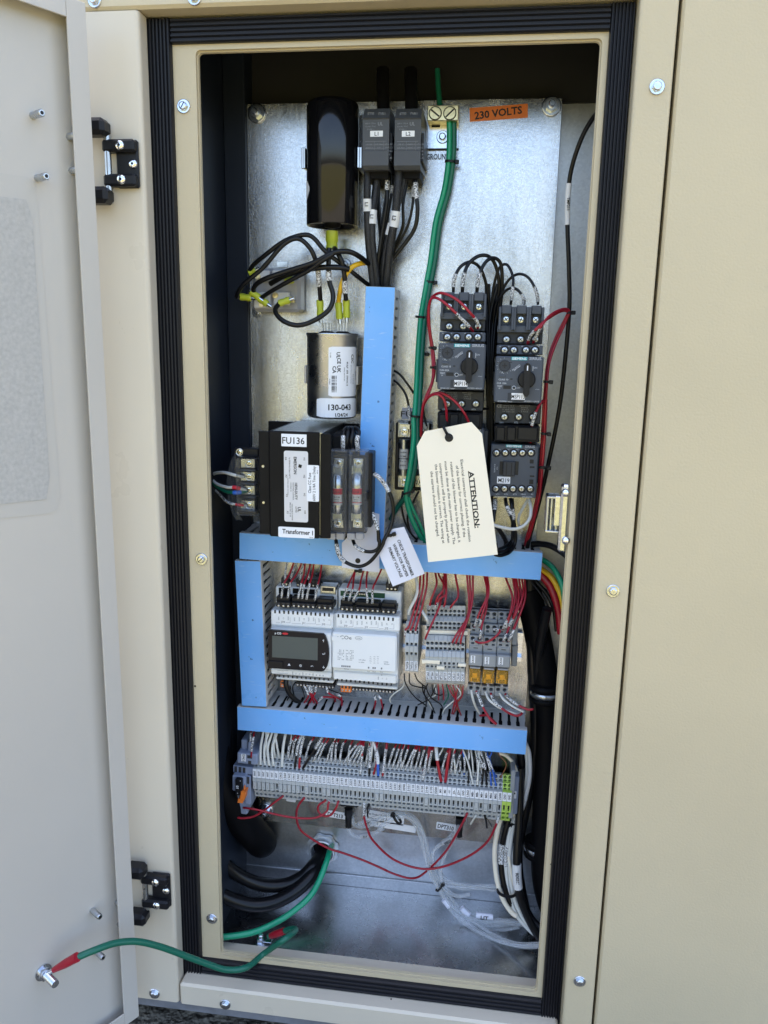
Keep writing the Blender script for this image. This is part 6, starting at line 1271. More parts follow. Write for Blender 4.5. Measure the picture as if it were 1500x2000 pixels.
# tangle under the nine terminals
tg = [('black_wire', [(195, 1085, 42), (205, 1160, 44), (270, 1260, 36), (370, 1340, 26)]), ('black_wire', [(235, 1085, 42), (240, 1165, 44), (300, 1190, 40), (370, 1200, 34)]), ('black_wire', [(275, 1085, 42), (300, 1140, 42), (360, 1190, 36)]), ('black_wire', [(335, 1165, 42), (345, 1240, 42), (400, 1320, 34), (440, 1410, 24)]),
      ('black_wire', [(378, 1165, 42), (350, 1230, 42), (365, 1300, 34), (355, 1400, 22)]), ('black_wire', [(410, 1170, 42), (420, 1230, 44), (470, 1255, 40), (500, 1240, 36)]), ('black_wire', [(360, 1190, 42), (400, 1270, 42), (480, 1330, 34), (500, 1400, 22)]), ('black_wire', [(440, 1180, 42), (410, 1250, 40), (380, 1290, 34), (300, 1330, 26)]),
      ('red', [(455, 1170, 42), (462, 1230, 42), (460, 1290, 34)]), ('red', [(490, 1172, 42), (498, 1230, 42), (500, 1290, 34)]), ('red', [(530, 1172, 42), (560, 1240, 44), (600, 1310, 38), (570, 1420, 22)]), ('red', [(570, 1175, 42), (590, 1250, 44), (575, 1340, 34), (560, 1420, 22)]), ('red', [(612, 1178, 42), (595, 1290, 42), (630, 1400, 28), (640, 1440, 20)]), ('red', [(650, 1180, 42), (640, 1260, 44), (590, 1320, 36), (560, 1400, 24)]),
      ('white_wire', [(595, 1180, 42), (630, 1250, 42), (550, 1320, 34), (500, 1370, 30), (495, 1420, 22)]), ('white_wire', [(430, 1170, 42), (440, 1250, 40), (380, 1290, 34), (440, 1400, 24)]), ('brown', [(545, 1175, 42), (580, 1250, 40), (610, 1340, 32), (560, 1410, 22)]), ('brown', [(630, 1178, 42), (640, 1260, 42), (600, 1330, 34), (640, 1420, 24)]), ('green_dark', [(520, 1172, 42), (535, 1260, 38), (500, 1330, 30)]),
      ('white_wire', [(200, 1120, 40), (185, 1190, 36), (120, 1240, 34), (85, 1280, 30), (90, 1310, 26)])]
for j, (m, pts) in enumerate(tg):
    cn = {'black_wire': 'black', 'red': 'red', 'white_wire': 'pale', 'brown': 'brown', 'green_dark': 'dark green'}[m]
    w7(f'thin {cn} wire in the tangle below the stepped terminals, {ordw(j+1)} of the tangle', 7, pts, .75, m, (), 'tangle of thin wires below the stepped terminals')
# ----------------------------------------------------------------- starters
GB = 'black arcs of wire above the motor starters'
def arc(lab, pts, r=1.6, sl=((.03, .14),), k=2, m='black_wire'): wire(lab, k, pts, r, m, sl, GB, seg=10)
arc('black wire arc from the left clamp of MSP114', [(700, 1368, 52), (706, 1280, 54), (745, 1200, 52), (810, 1165, 48), (870, 1195, 44), (910, 1280, 40), (935, 1420, 36), (948, 1700, 30)], sl=[(.06, .2)])
arc('black wire arc from the middle clamp of MSP114', [(760, 1368, 52), (768, 1270, 54), (800, 1180, 52), (870, 1125, 48), (940, 1130, 44), (985, 1200, 40), (1005, 1330, 36), (985, 1500, 32), (975, 1800, 30)], 1.8, sl=[(.05, .17)])
arc('black wire arc from the right clamp of MSP114', [(857, 1368, 52), (866, 1280, 54), (905, 1180, 52), (960, 1138, 48), (1010, 1165, 44), (1025, 1250, 40), (1020, 1400, 36), (990, 1600, 32), (980, 1800, 30)], 1.8, sl=[(.05, .18)])
arc('black wire arc from the left clamp of MSP113', [(1082, 1448, 50), (1092, 1370, 54), (1098, 1270, 52), (1060, 1185, 46), (1010, 1200, 42), (975, 1300, 38), (955, 1450, 34), (945, 1700, 30)], 1.4, sl=[(.06, .2)])
arc('black wire arc from the middle clamp of MSP113', [(1172, 1448, 50), (1165, 1400, 54), (1120, 1345, 52), (1065, 1345, 46), (1010, 1400, 42), (975, 1480, 38), (960, 1700, 32)], 1.4, sl=[(.02, .22)])
arc('black wire arc from the right clamp of MSP113', [(1264, 1448, 50), (1255, 1370, 54), (1210, 1280, 52), (1150, 1245, 48), (1090, 1265, 44), (1040, 1330, 40), (1000, 1450, 36), (975, 1700, 32)], 1.4, sl=[(.04, .2)])
for j, (x0, x1, x2, x3, r) in enumerate([(870, 822, 812, 815, 1.9), (890, 850, 828, 830, 1.9), (905, 870, 842, 838, 1.9), (775, 795, 800, 803, 1.7), (800, 812, 822, 822, 1.5)]):
    wire(f'{ordn[j]} thick black wire running down between the two motor starters', 3, [(x0+14, 60, 34), (x1, 330, 34), (x2, 700, 40), (x3, 1150, 40), (x3+2, 1500, 40), (x3-6, 1900, 34), (x3, 2200, 26)], r, 'black_wire', (), 'black wires between the motor starters', seg=10)
RG = 'red control wires of the motor starters'
wire('front red wire looping over the clamps of MSP114', 3, [(682, 445, 66), (640, 395, 74), (540, 295, 84), (440, 205, 84), (370, 172, 78), (335, 200, 72), (322, 300, 66), (335, 460, 60), (362, 620, 60), (368, 780, 64), (330, 930, 70), (282, 1030, 70), (265, 1150, 62), (262, 1300, 50)], 1.35, 'red', [(.06, .15)], RG)
wire('rear red wire looping over the clamps of MSP114', 3, [(722, 420, 68), (715, 365, 76), (650, 285, 84), (560, 195, 84), (450, 138, 80), (375, 148, 72), (330, 210, 66), (318, 350, 62), (340, 540, 58), (355, 700, 60), (352, 850, 64), (300, 980, 68), (270, 1100, 58), (265, 1300, 48)], 1.35, 'red', [(.03, .11)], RG)
wire('left red wire dropping behind the eyelet of the cream tag', 3, [(468, 1230, 70), (468, 1120, 80), (450, 1010, 84), (400, 960, 84), (330, 975, 76), (285, 1040, 66), (262, 1150, 56), (258, 1300, 44)], 1.3, 'red', [], RG)
wire('right red wire dropping behind the top of the cream tag', 3, [(650, 1190, 80), (610, 1110, 86), (540, 1020, 86), (450, 958, 84), (370, 952, 78), (300, 1000, 68), (268, 1100, 56), (260, 1300, 42)], 1.3, 'red', [], RG)
wire('upper red wire from MSP113 to the long black wire at the right', 3, [(1175, 535, 68), (1195, 490, 76), (1240, 400, 84), (1320, 310, 76), (1420, 265, 66), (1465, 285, 62), (1440, 360, 60), (1350, 560, 62), (1300, 720, 66), (1282, 900, 68), (1272, 1100, 68), (1262, 1280, 66), (1255, 1400, 64)], 1.35, 'red', [(.05, .15)], RG)
wire('lower red wire from MSP113 to the long black wire at the right', 3, [(1128, 545, 68), (1145, 490, 76), (1200, 425, 84), (1290, 345, 76), (1400, 282, 66), (1455, 290, 62), (1430, 350, 58), (1330, 560, 58), (1285, 740, 62), (1268, 920, 64), (1256, 1100, 64), (1246, 1280, 62), (1240, 1400, 60)], 1.35, 'red', [(.05, .15)], RG)
wire('short red wire into the contactor M219 from above', 3, [(1150, 1350, 64), (1155, 1260, 70), (1175, 1160, 74), (1215, 1060, 72), (1262, 1010, 68), (1275, 1100, 64), (1268, 1250, 62)], 1.35, 'red', [(.25, .42)], RG)
wire('red wire running down right of the contactor M219 to the duct', 5, [(1256, 0, 66), (1246, 250, 66), (1228, 500, 64), (1205, 720, 58), (1160, 920, 48), (1118, 1060, 34), (1110, 1110, 26)], 1.6, 'red', (), RG)
wire('second red wire running down close beside the contactor M219', 5, [(1240, 0, 62), (1232, 250, 62), (1214, 500, 60), (1195, 700, 54), (1150, 900, 44), (1108, 1050, 30), (1100, 1100, 22)], 1.6, 'red', (), RG)
def wpx(pts): 
    o = []
    for x, y, w_ in pts: q = U(x, y, 125-w_); o.append((q.x, -q.y, q.z))
    return o
wire('long black wire marked TMP211 running down the right side of the cabinet', 0, wpx([(1176, 214, 104), (1160, 228, 90), (1135, 272, 76), (1114, 340, 64), (1108, 420, 60), (1111, 520, 58), (1112, 600, 56), (1104, 700, 54), (1092, 800, 50), (1070, 910, 46), (1052, 985, 42), (1032, 1060, 34), (1028, 1085, 24)]), 2.1, 'black_wire', [(.27, .35, 'sleeve_clean', 'TMP211', 2.6)], 'long wires at the right side', raw=True, seg=12)
# contactor outlets
for j, pts in enumerate([[(950, 745, 60), (960, 800, 66), (990, 870, 66), (1010, 950, 60), (1010, 1060, 54), (960, 1130, 66), (900, 1145, 80), (860, 1130, 84)], [(990, 745, 60), (1000, 820, 66), (1012, 900, 64), (1025, 1000, 58), (1022, 1080, 56), (985, 1145, 66), (920, 1172, 76), (870, 1165, 80)], [(1000, 745, 56), (1008, 860, 60), (1005, 960, 56), (1000, 1060, 48), (940, 1110, 62), (890, 1130, 76)]]):
    wire(f'{ordn[j]} black wire looping out below the contactor M219', 5, pts, 1.9, 'black_wire', [(.15, .28)] if j < 2 else (), 'wires below the contactor M219', seg=10)
wire('white wire looping below the contactor M219', 5, [(1128, 750, 58), (1142, 830, 64), (1130, 900, 68), (1080, 955, 72), (1000, 975, 76), (880, 950, 80), (830, 930, 80)], 1.7, 'white_wire', (), 'wires below the contactor M219', seg=10)
wire('second white wire rising beside the loop below the contactor', 5, [(1118, 752, 54), (1080, 820, 54), (1052, 880, 52), (1050, 930, 50), (1075, 985, 40)], 1.5, 'white_wire', (), 'wires below the contactor M219', seg=10)
wire('black wire with a sleeve at the right edge of the cream tag', 5, [(875, 745, 56), (870, 830, 60), (860, 920, 64)], 1.9, 'black_wire', [(.05, .5)], 'wires below the contactor M219', seg=10)
wire('braided black wire slanting into the top duct', 5, [(880, 950, 60), (930, 1020, 46), (965, 1090, 30)], 2.4, 'braid', (), 'wires below the contactor M219', seg=10)
wire('black wire arching behind the top of the cream tag', 5, [(680, 170, 60), (710, 110, 62), (770, 75, 56), (820, 70, 48)], 1.4, 'black_wire', (), 'wires between tag and starters')
# ----------------------------------------------------------------- green ground cables
GG = 'green ground cables down the middle of the plate'
gp = lambda dx, dw, tail: W3(2, [(688+dx, 200, 14+dw), (690+dx, 330, 13+dw), (684+dx, 490, 13+dw), (655+dx, 690, 12+dw), (598+dx, 900, 12+dw), (565+dx, 1150, 12+dw), (538+dx, 1300, 12+dw)])+W3(3, [(320+dx, 60, 13+dw), (276+dx*1.1, 330, 14+dw), (252+dx*1.1, 630, 20+dw), (240+dx*1.1, 900, 30+dw), (226+dx*1.1, 1130, 38+dw)])+tail
wire('bright green cable, left one of the pair down the plate', 0, gp(-16, 1, W3(5, [(262, 140, 40), (262, 300, 42), (235, 520, 44), (205, 700, 42), (230, 850, 38), (290, 990, 32), (345, 1080, 26)])), 2.7, 'green', (), GG, raw=True, seg=12)
wire('dark green cable, right one of the pair down the plate', 0, gp(14, 0, W3(5, [(290, 140, 38), (290, 320, 40), (268, 520, 42), (225, 700, 42), (170, 770, 34), (120, 840, 26), (90, 900, 18)])), 2.7, 'green_dark', (), GG, raw=True, seg=12)
wire('green wire branching to the right below the fuse holder', 5, [(215, 710, 40), (245, 800, 38), (300, 920, 32), (350, 1040, 26)], 1.8, 'green', (), GG)
wire('dark green cable leaving the ground lug upwards', 2, [(610, 130, 14), (605, 60, 12), (600, 0, 10), (595, -120, 8)], 2.6, 'green_dark', (), GG, seg=12)
wire('thin black wire curving left of the fuse holder top', 3, [(20, 755, 20), (90, 800, 24), (160, 890, 24), (200, 950, 22)], 1.3, 'black_wire', (), 'thin wires around the fuse holder')
wire('thin black wire with sleeve into the fuse holder', 3, [(10, 830, 18), (70, 870, 24), (130, 950, 26), (158, 1050, 26), (165, 1200, 24)], 1.3, 'black_wire', [(.75, .95)], 'thin wires around the fuse holder')
wire('thin black wire entering the right side of the fuse holder', 3, [(275, 1050, 20), (285, 1130, 22), (305, 1220, 24)], 1.0, 'black_wire', (), 'thin wires around the fuse holder')
wire('thin black wire leaving the fuse holder downwards at the left', 5, [(180, 690, 24), (170, 800, 30), (200, 930, 30), (260, 1030, 28), (320, 1075, 22)], 1.2, 'black_wire', (), 'thin wires around the fuse holder')
wire('thin black wire leaving the fuse holder downwards at the right', 5, [(300, 690, 24), (260, 770, 28), (215, 880, 28), (240, 1000, 26), (300, 1070, 20)], 1.2, 'black_wire', (), 'thin wires around the fuse holder')
# ----------------------------------------------------------------- wires of the power blocks
GP = 'black braided power wires into the upright duct'
for j, (pts, r, m, sl) in enumerate([
    ([(1045, 600, 40), (1040, 750, 42), (1040, 900, 40), (1050, 1150, 36), (1082, 1460, 28), (1090, 1600, 22)], 3.6, 'braid', [(.3, .41, 'sleeve_clean', 'L1', 3.4)]),
    ([(1118, 600, 34), (1095, 800, 36), (1078, 950, 38), (1078, 1150, 36), (1115, 1460, 28), (1120, 1600, 22)], 3.6, 'braid', [(.34, .46, 'sleeve_clean', 'L1', 3.4)]),
    ([(1275, 600, 44), (1262, 750, 44), (1245, 950, 42), (1210, 1150, 38), (1178, 1460, 28), (1175, 1600, 22)], 4.2, 'braid', [(.36, .48, 'sleeve_clean', 'L2', 3.6)]),
    ([(1320, 610, 38), (1280, 800, 38), (1225, 980, 36), (1175, 1200, 32), (1150, 1460, 24), (1145, 1600, 20)], 3.4, 'braid', [(.42, .5, 'sleeve_plain')])]):
    wire(f'{ordn[j]} thick braided wire from the left under the power terminals', 1, pts, r, m, sl, GP, seg=12)
GK = 'thin black wires under the power terminals'
for j, (pts, r, sl) in enumerate([
    ([(1140, 620, 26), (1125, 800, 28), (1140, 1000, 28), (1155, 1180, 28), (1130, 1460, 22)], 1.3, ()), ([(1190, 640, 32), (1186, 730, 34), (1184, 850, 34), (1150, 1060, 32), (1118, 1280, 30), (1110, 1460, 22)], 2.1, [(.1, .25)]),
    ([(1218, 640, 28), (1218, 780, 28), (1190, 950, 28), (1160, 1200, 26), (1140, 1460, 20)], 1.5, [(.15, .25)]), ([(1330, 700, 28), (1302, 860, 30), (1300, 1020, 28), (1240, 1170, 26), (1190, 1300, 24), (1160, 1460, 20)], 1.6, ()),
    ([(1380, 640, 32), (1376, 780, 34), (1372, 860, 34), (1335, 1020, 32), (1240, 1200, 28), (1190, 1330, 24), (1170, 1460, 20)], 1.4, [(.1, .22)]), ([(1392, 640, 36), (1395, 760, 38), (1408, 900, 38), (1385, 1040, 36), (1290, 1180, 32), (1210, 1290, 28), (1180, 1460, 20)], 2.1, [(.09, .24)]),
    ([(1100, 640, 24), (1110, 850, 24), (1130, 1060, 24), (1140, 1250, 22), (1120, 1460, 20)], 1.2, ()), ([(1180, 760, 24), (1160, 900, 24), (1135, 1100, 24), (1125, 1300, 22)], 1.0, ())]):
    wire(f'{ordn[j]} thin black wire from the left under the power terminals', 1, pts, r, 'black_wire', sl, GK, seg=9)
for j, x in enumerate((1160, 1365)): wire(f'thick black power cable entering the {("left", "right")[j]} power terminal from above', 1, [(x, 180, 30), (x-2, 90, 26), (x-4, 0, 20), (x-6, -120, 12)], 6.5, 'black_wire', (), 'thick black power cables at the top', seg=14)
# ----------------------------------------------------------------- capacitor wires
GC = 'black capacitor wires at the upper left'
def lime(lab, k, x0, y0, x1, y1, w_, r=3.0):
    P = W3(k, [(x0, y0, w_), (x1, y1, w_)]); a, b = Vector(P[0]), Vector(P[1]); o0 = a; f = [a-o0, (a.lerp(b, .25))-o0, (a.lerp(b, .5))-o0, (a.lerp(b, .75))-o0, b-o0]
    o = obj('crimp_connector', None, None, tuple(o0), None, lab, 'connector', 'lime green crimp connectors'); obj('sleeve', MB('lime').tube(f, [r*.95, r, r*.85, r*1.02, r*.9], 12), o)
    d = (b-a).normalized(); obj('tab', MB('zinc').tube([b-o0, b-o0+d*5], r*.5, 6), o)
for a in [('lime connector on the left upper corner of the translucent relay', 1, 175, 1360, 225, 1340, 36), ('lime connector at the far left of the translucent relay', 1, 110, 1535, 190, 1545, 38), ('lime connector next to the far left one on the relay', 1, 190, 1500, 250, 1545, 40), ('lime connector low in the middle of the relay', 1, 250, 1550, 310, 1590, 38),
          ('large lime connector on the brass tab of the relay', 1, 395, 1585, 472, 1558, 38), ('left lime connector on the run capacitor', 1, 693, 1560, 698, 1690, 34), ('middle lime connector on the run capacitor', 1, 828, 1580, 838, 1700, 34), ('right lime connector on the run capacitor', 1, 886, 1560, 890, 1690, 36), ('small lime connector behind the black wires of the relay', 1, 440, 1425, 500, 1410, 33)]: lime(*a, 3.9 if 'run' in a[0] else 3.8)
for lab, pts, r, m, sl in [
    ('highest black wire arching from the relay to the upright duct', [(172, 1355, 36), (210, 1300, 42), (300, 1225, 50), (430, 1130, 54), (560, 1085, 56), (640, 1100, 56), (740, 1210, 54), (870, 1310, 48), (960, 1380, 40), (1050, 1450, 26)], 2.3, 'black_wire', ()),
    ('black wire from the far left of the relay to the left capacitor tab', [(112, 1535, 38), (85, 1530, 44), (130, 1450, 52), (280, 1320, 56), (420, 1160, 58), (530, 1110, 58), (620, 1180, 56), (668, 1290, 52), (685, 1400, 46), (697, 1560, 36)], 2.3, 'black_wire', [(.8, .93)]),
    ('thick black wire rising to the right of the relay', [(205, 1505, 40), (215, 1460, 46), (280, 1410, 52), (450, 1350, 56), (640, 1290, 60), (790, 1215, 62), (900, 1205, 58), (980, 1240, 50), (1050, 1295, 36)], 2.6, 'black_wire', ()),
    ('black wire crossing level above the relay', [(330, 1440, 36), (430, 1385, 44), (560, 1345, 50), (700, 1322, 54), (840, 1322, 54), (905, 1335, 50)], 2.8, 'black_wire', ()),
    ('black wire from the middle of the relay to the boot', [(250, 1555, 38), (330, 1500, 44), (470, 1420, 52), (600, 1350, 58), (700, 1280, 62), (790, 1220, 62), (800, 1180, 52)], 2.3, 'black_wire', ()),
    ('black wire hanging in a loop below the relay', [(762, 1180, 50), (756, 1290, 52), (762, 1420, 50), (790, 1530, 50), (760, 1630, 52), (650, 1710, 54), (530, 1745, 54), (420, 1710, 52), (365, 1640, 46), (395, 1585, 38)], 2.5, 'black_wire', [(.16, .22)]),
    ('black wire from the boot to the right capacitor tab', [(800, 1180, 54), (850, 1270, 54), (872, 1380, 50), (876, 1470, 46), (884, 1560, 40)], 2.4, 'black_wire', [(.6, .85)]),
    ('yellow wire from the upright duct to the run capacitor', [(1080, 1290, 24), (1000, 1290, 38), (920, 1325, 46), (865, 1410, 46), (840, 1500, 42), (828, 1580, 34)], 2.5, 'yellow', ())]:
    wire(lab, 1, pts, r, m, sl, GC, seg=12)
# ----------------------------------------------------------------- transformer wires
GT = 'wires of the control transformer'
def fw(lab, k, pts, r=1.9, m='black_wire', sl=(), seg=10): wire(lab, k, pts, r, m, sl, GT, seg=seg)
P0 = W3(4, [(1285, 1275, 84), (1340, 1310, 88), (1400, 1385, 88), (1445, 1490, 88), (1452, 1600, 88), (1430, 1700, 90), (1385, 1790, 92)])+W3(6, [(1215, 90, 92), (1180, 150, 92), (1110, 230, 90), (1030, 262, 88), (940, 235, 86), (880, 180, 84), (858, 90, 82), (850, 30, 78)])
wire('outer black wire looping from the fuse block round its lower side', 0, P0, 1.9, 'black_wire', [(.03, .17), (.8, .93)], GT, raw=True, seg=10)
P0 = W3(4, [(1275, 1560, 82), (1305, 1620, 88), (1335, 1720, 90), (1340, 1800, 90)])+W3(6, [(1190, 60, 90), (1180, 120, 90), (1130, 148, 90), (1060, 140, 88), (1005, 105, 86), (985, 60, 80)])
wire('inner black wire looping from the fuse block', 0, P0, 1.8, 'black_wire', [(.06, .22), (.75, .9)], GT, raw=True, seg=10)
P0 = W3(6, [(1180, 115, 88), (1240, 70, 90), (1265, 40, 92)])+W3(5, [(88, 1020, 92), (105, 900, 84), (80, 760, 78)])
for j, dx in enumerate((0, 34, 70, 118)):
    fw(f'{ordn[j]} short black lead on top of the fuse block from the left', 4, [(1068+dx*.98, 1110, 84), (1066+dx*.9, 1030, 88), (1072+dx, 960, 84), (1105+dx*.4, 930, 76), (1140+dx*.2, 990, 64), (1130, 1060, 50)], 1.9, sl=[(.03, .3)] if j in (0, 3) else ())
fw('pale wire with red crimp to the third screw of the left terminal block', 4, [(322, 1412, 82), (240, 1390, 88), (170, 1388, 84), (90, 1360, 70), (48, 1310, 54), (60, 1275, 48), (20, 1230, 30)], 1.7, 'white_wire', [(.1, .22, 'red_bright')])
fw('dark green wire to the left terminal block', 4, [(322, 1420, 82), (240, 1430, 88), (150, 1415, 80), (70, 1360, 66), (42, 1300, 52), (60, 1260, 40), (30, 1200, 24)], 1.9, 'green_dark', [(.09, .2, 'blue_wire')])
fw('pale wire to the second screw of the left terminal block', 4, [(300, 1310, 82), (230, 1295, 88), (150, 1275, 80), (80, 1280, 66), (50, 1300, 52)], 1.7, 'white_wire', ())
fw('sleeved pale wire with red crimp to the lowest screw of the left terminal block', 4, [(322, 1530, 82), (255, 1522, 88), (180, 1505, 80), (110, 1440, 64), (55, 1380, 50), (30, 1320, 30)], 1.2, 'white_wire', [(.08, .24, 'red_bright'), (.3, .6)])
# ----------------------------------------------------------------- lower left: hose, conduit nut, cables
GL = 'thick black cables in the lower left corner'
def clamp_ring(parent, c, r, ax, m='steel', wd=6): obj('clamp', MB(m).lathe((0, 0, 0), [(r, -wd/2), (r+.8, -wd/2), (r+.8, wd/2), (r, wd/2)], ax, 28), parent, c)
q = W3(10, [(465, 350, -25), (440, 330, -5), (330, 200, 20), (200, 20, 36), (100, -200, 40), (60, -500, 34), (50, -1000, 20)])
wire('fat black hose through the back wall at the lower left', 0, q, 19.5, 'hose', (), GL, 'hose', 'hose', raw=True, seg=24)
obj('hole_rim', MB('black_matt').lathe((q[0][0], 0, q[0][2]), [(18, -149.8), (18, -147), (15, -146)], 'w', 32), cab)
u = U(*C(10, 965, 395), 150); f = Fr(*C(10, 965, 395), Y=150.); t = f.thing('conduit_locknut', 'shiny zinc conduit locknut with notched rim in the back wall', 'locknut')
def gear(r0, r1, n): return [((r1 if i % 4 in (1, 2) else r0)*math.cos(2*math.pi*i/(4*n)), (r1 if i % 4 in (1, 2) else r0)*math.sin(2*math.pi*i/(4*n))) for i in range(4*n)]
mb = MB('cast_zinc'); G_ = gear(19.3, 21.2, 8); m_ = len(G_)
for w_ in (1.2, 6.0): mb.add([(p[0], w_, p[1]) for p in G_]+[(14.6*math.cos(2*math.pi*i/m_), w_, 14.6*math.sin(2*math.pi*i/m_)) for i in range(m_)], [(i, (i+1) % m_, (i+1) % m_+m_, i+m_) for i in range(m_)])
mb.add([(p[0], 1.2, p[1]) for p in G_]+[(p[0], 6., p[1]) for p in G_], [(i, (i+1) % m_, (i+1) % m_+m_, i+m_) for i in range(m_)]); obj('nut', mb, t)
mb = MB('cast_zinc'); mb.lathe((0, 0, 0), [(17.2, .2), (17.2, 9), (16.4, 12), (14.6, 12.4), (13.6, 11), (13.4, .5)], seg=40)
obj('threaded_bushing', mb, t); obj('bore', MB('black_matt').lathe((0, 0, 0), [(13.3, .6), (.01, .7)], seg=24), t)
wire('upper thick black cable coming out of the conduit nut', 10, [(960, 420, -24), (930, 480, -10), (870, 560, 6), (780, 645, 14), (650, 700, 20), (500, 705, 26), (350, 660, 32), (230, 590, 38), (130, 500, 44), (40, 400, 48)], 8.0, 'black_wire', (), GL, seg=18)
wire('lower thick black cable coming out of the conduit nut', 10, [(975, 440, -24), (950, 520, -8), (890, 600, 10), (800, 700, 24), (680, 790, 34), (540, 850, 42), (400, 865, 48), (260, 835, 54), (130, 780, 60), (0, 700, 66)], 8.4, 'black_wire', (), GL, seg=18)
wire('bright green cable curving from the conduit nut to the lower left corner', 10, [(1035, 370, -22), (1015, 430, -2), (985, 530, 14), (920, 690, 30), (850, 800, 44), (740, 900, 58), (600, 995, 72), (430, 1075, 86), (280, 1110, 96), (100, 1130, 104), (0, 1135, 108)], 3.6, 'green', (), 'green cables in the lower left corner', seg=14)
wire('thin black cable behind the thick ones at the left edge', 10, [(90, 560, 40), (200, 620, 36), (330, 700, 30), (450, 745, 24)], 2.0, 'black_wire', (), GL)
wire('black cable bundle hanging down the left wall beside the ducts', 0, wpx([(420, 1140, 10), (428, 1250, 14), (438, 1400, 22), (440, 1520, 30), (452, 1600, 34)]), 9, 'black_wire', (), GL, raw=True, seg=16)
wire('small black cable curling beside the fuse terminal', 8, [(90, 640, 20), (140, 560, 24), (190, 490, 26), (230, 500, 22)], 1.6, 'black_wire', (), GL)
# ground wire from the door to the cabinet floor
zf = -9
bq = UZ(*C(10, 455, 1135), -4); f = Fr(0, 0); f.x, f.y, f.z, f.a = bq.x, bq.y, -9., 0
t = f.thing('grounding_bolt', 'shiny bolt with a red ring terminal on the cabinet floor', 'bolt')
mb = MB('zinc'); mb.lathe((0, 0, 0), [(6, 0), (6, 1.2)], 'v', 24); h = [(5*math.cos(math.pi/3*k), 5*math.sin(math.pi/3*k)) for k in range(6)]; mb.prism(h, 1.2, 5.6, 'v'); mb.lathe((0, 0, 0), [(3, 5.6), (3, 9.5), (2.2, 10)], 'v', 16); mb.box(2, 13, -3, 3, 2.2, 3.0, .2); obj('bolt', mb, t)
def P2(k, x, y, Y): q = U(*C(k, x, y), Y); return (q.x, -q.y, q.z)
y0 = bq.y
gw = [P2(10, 520, 1122, y0+2), P2(10, 580, 1100, y0), P2(10, 650, 1075, y0-2), P2(10, 715, 1060, y0-8), P2(10, 735, 1075, y0-16), P2(10, 640, 1150, y0-40), P2(10, 480, 1262, 6), P2(10, 340, 1372, -20), P2(10, 180, 1392, -32), P2(12, 1330, 925, -42), P2(12, 1180, 870, -56), P2(12, 1030, 815, -72), P2(12, 880, 780, -88), P2(12, 740, 788, -104), P2(12, 600, 835, -122), P2(12, 470, 890, -134)]
dq = Vector((DBW[0], DBW[1], DBW[2]))
end = Vector(gw[-1])
gwo = wire('dark green ground wire from the open door to the cabinet floor', 0, gw, 3.3, 'green_dark', (), 'ground wire', raw=True, seg=14)
o0 = Vector(gw[0])
def cone(pts, rad, m, nm): obj(nm, MB(m).tube([Vector(p)-o0 for p in pts], rad, 14), gwo)
cone([gw[0], gw[1], gw[2]], [3.0, 4.2, 3.9], 'red', 'crimp_sleeve')
ringc = dq; mid = end.lerp(ringc, .72)
cone([end+(end-ringc)*.12, end.lerp(ringc, .3), mid], [4.6, 4.2, 2.6], 'red', 'crimp_sleeve')
cone([mid, ringc.lerp(mid, .3), ringc], [1.6, 3.0, 4.5], 'zinc', 'ring_lug')
# ----------------------------------------------------------------- right side: coloured cables, hose, cable bundle
GR = 'cables at the right edge of the cabinet'
def cr(lab, k, pts, r, m='black_wire', sl=(), g=GR, seg=12, **kw): return wire(lab, k, pts, r, m, sl, g, seg=seg, **kw)
cr('black cable leaving the end of the top duct to the right', 7, [(1180, 90, 30), (1240, 88, 34), (1330, 105, 44), (1430, 165, 56), (1500, 240, 64)], 3.4)
cr('green cable bending down behind the right frame edge', 7, [(1200, 190, 10), (1270, 215, 14), (1340, 270, 20), (1390, 350, 26), (1420, 440, 30), (1435, 560, 32)], 3.0, 'green')
cr('yellow cable bending down behind the right frame edge', 7, [(1200, 250, 6), (1265, 290, 10), (1330, 345, 16), (1380, 430, 20), (1412, 520, 24), (1430, 640, 28)], 3.0, 'yellow')
cr('thick red cable bending down behind the right frame edge', 7, [(1190, 270, 4), (1250, 325, 8), (1320, 410, 12), (1365, 520, 16), (1392, 640, 18), (1405, 780, 20)], 4.4, 'red')
cr('second black cable beside the red one at the right', 7, [(1160, 330, 2), (1230, 400, 4), (1300, 480, 6), (1350, 600, 10), (1370, 760, 12)], 2.4)
cr('thin dark wire crossing to the open black sleeve', 7, [(1170, 375, 14), (1230, 450, 18), (1290, 540, 20), (1310, 580, 20)], 1.0)
hz = wpx([(1030, 1150, -2), (1048, 1230, -2), (1064, 1330, 0), (1068, 1450, 2), (1066, 1560, 6), (1062, 1650, 10), (1066, 1730, 16), (1090, 1800, 24), (1130, 1860, 30)])
ho = wire('fat black hose with two metal clamps along the right side', 0, hz, 15, 'hose', (), GR, 'hose', 'hose', raw=True, seg=26)
for yy in ((1064, 1352), (1052, 1655)):
    q = wpx([(yy[0], yy[1], 4)])[0]; qq = Vector(q)-Vector(hz[0]); obj('clamp', MB('steel').lathe((0, 0, 0), [(15.4, -3.4), (17, -3.4), (17.2, 0), (17, 3.4), (15.4, 3.4)], 'v', 32), ho, tuple(qq)); obj('cuff', MB('hose').lathe((0, 0, 0), [(15.4, -11), (17.6, -9), (17.6, -4), (16, -3.6)], 'v', 32), ho, tuple(qq)); obj('cuff', MB('hose').lathe((0, 0, 0), [(16, 3.6), (17.6, 4), (17.6, 9), (15.4, 11)], 'v', 32), ho, tuple(qq))
hz2 = wpx([(1069, 1189, 24), (1060, 1230, 16), (1050, 1300, 8), (1048, 1400, 0)])
o = cr('open ended black sleeve tube pointing up at the right', 0, hz2, 5.5, raw=True, seg=16)
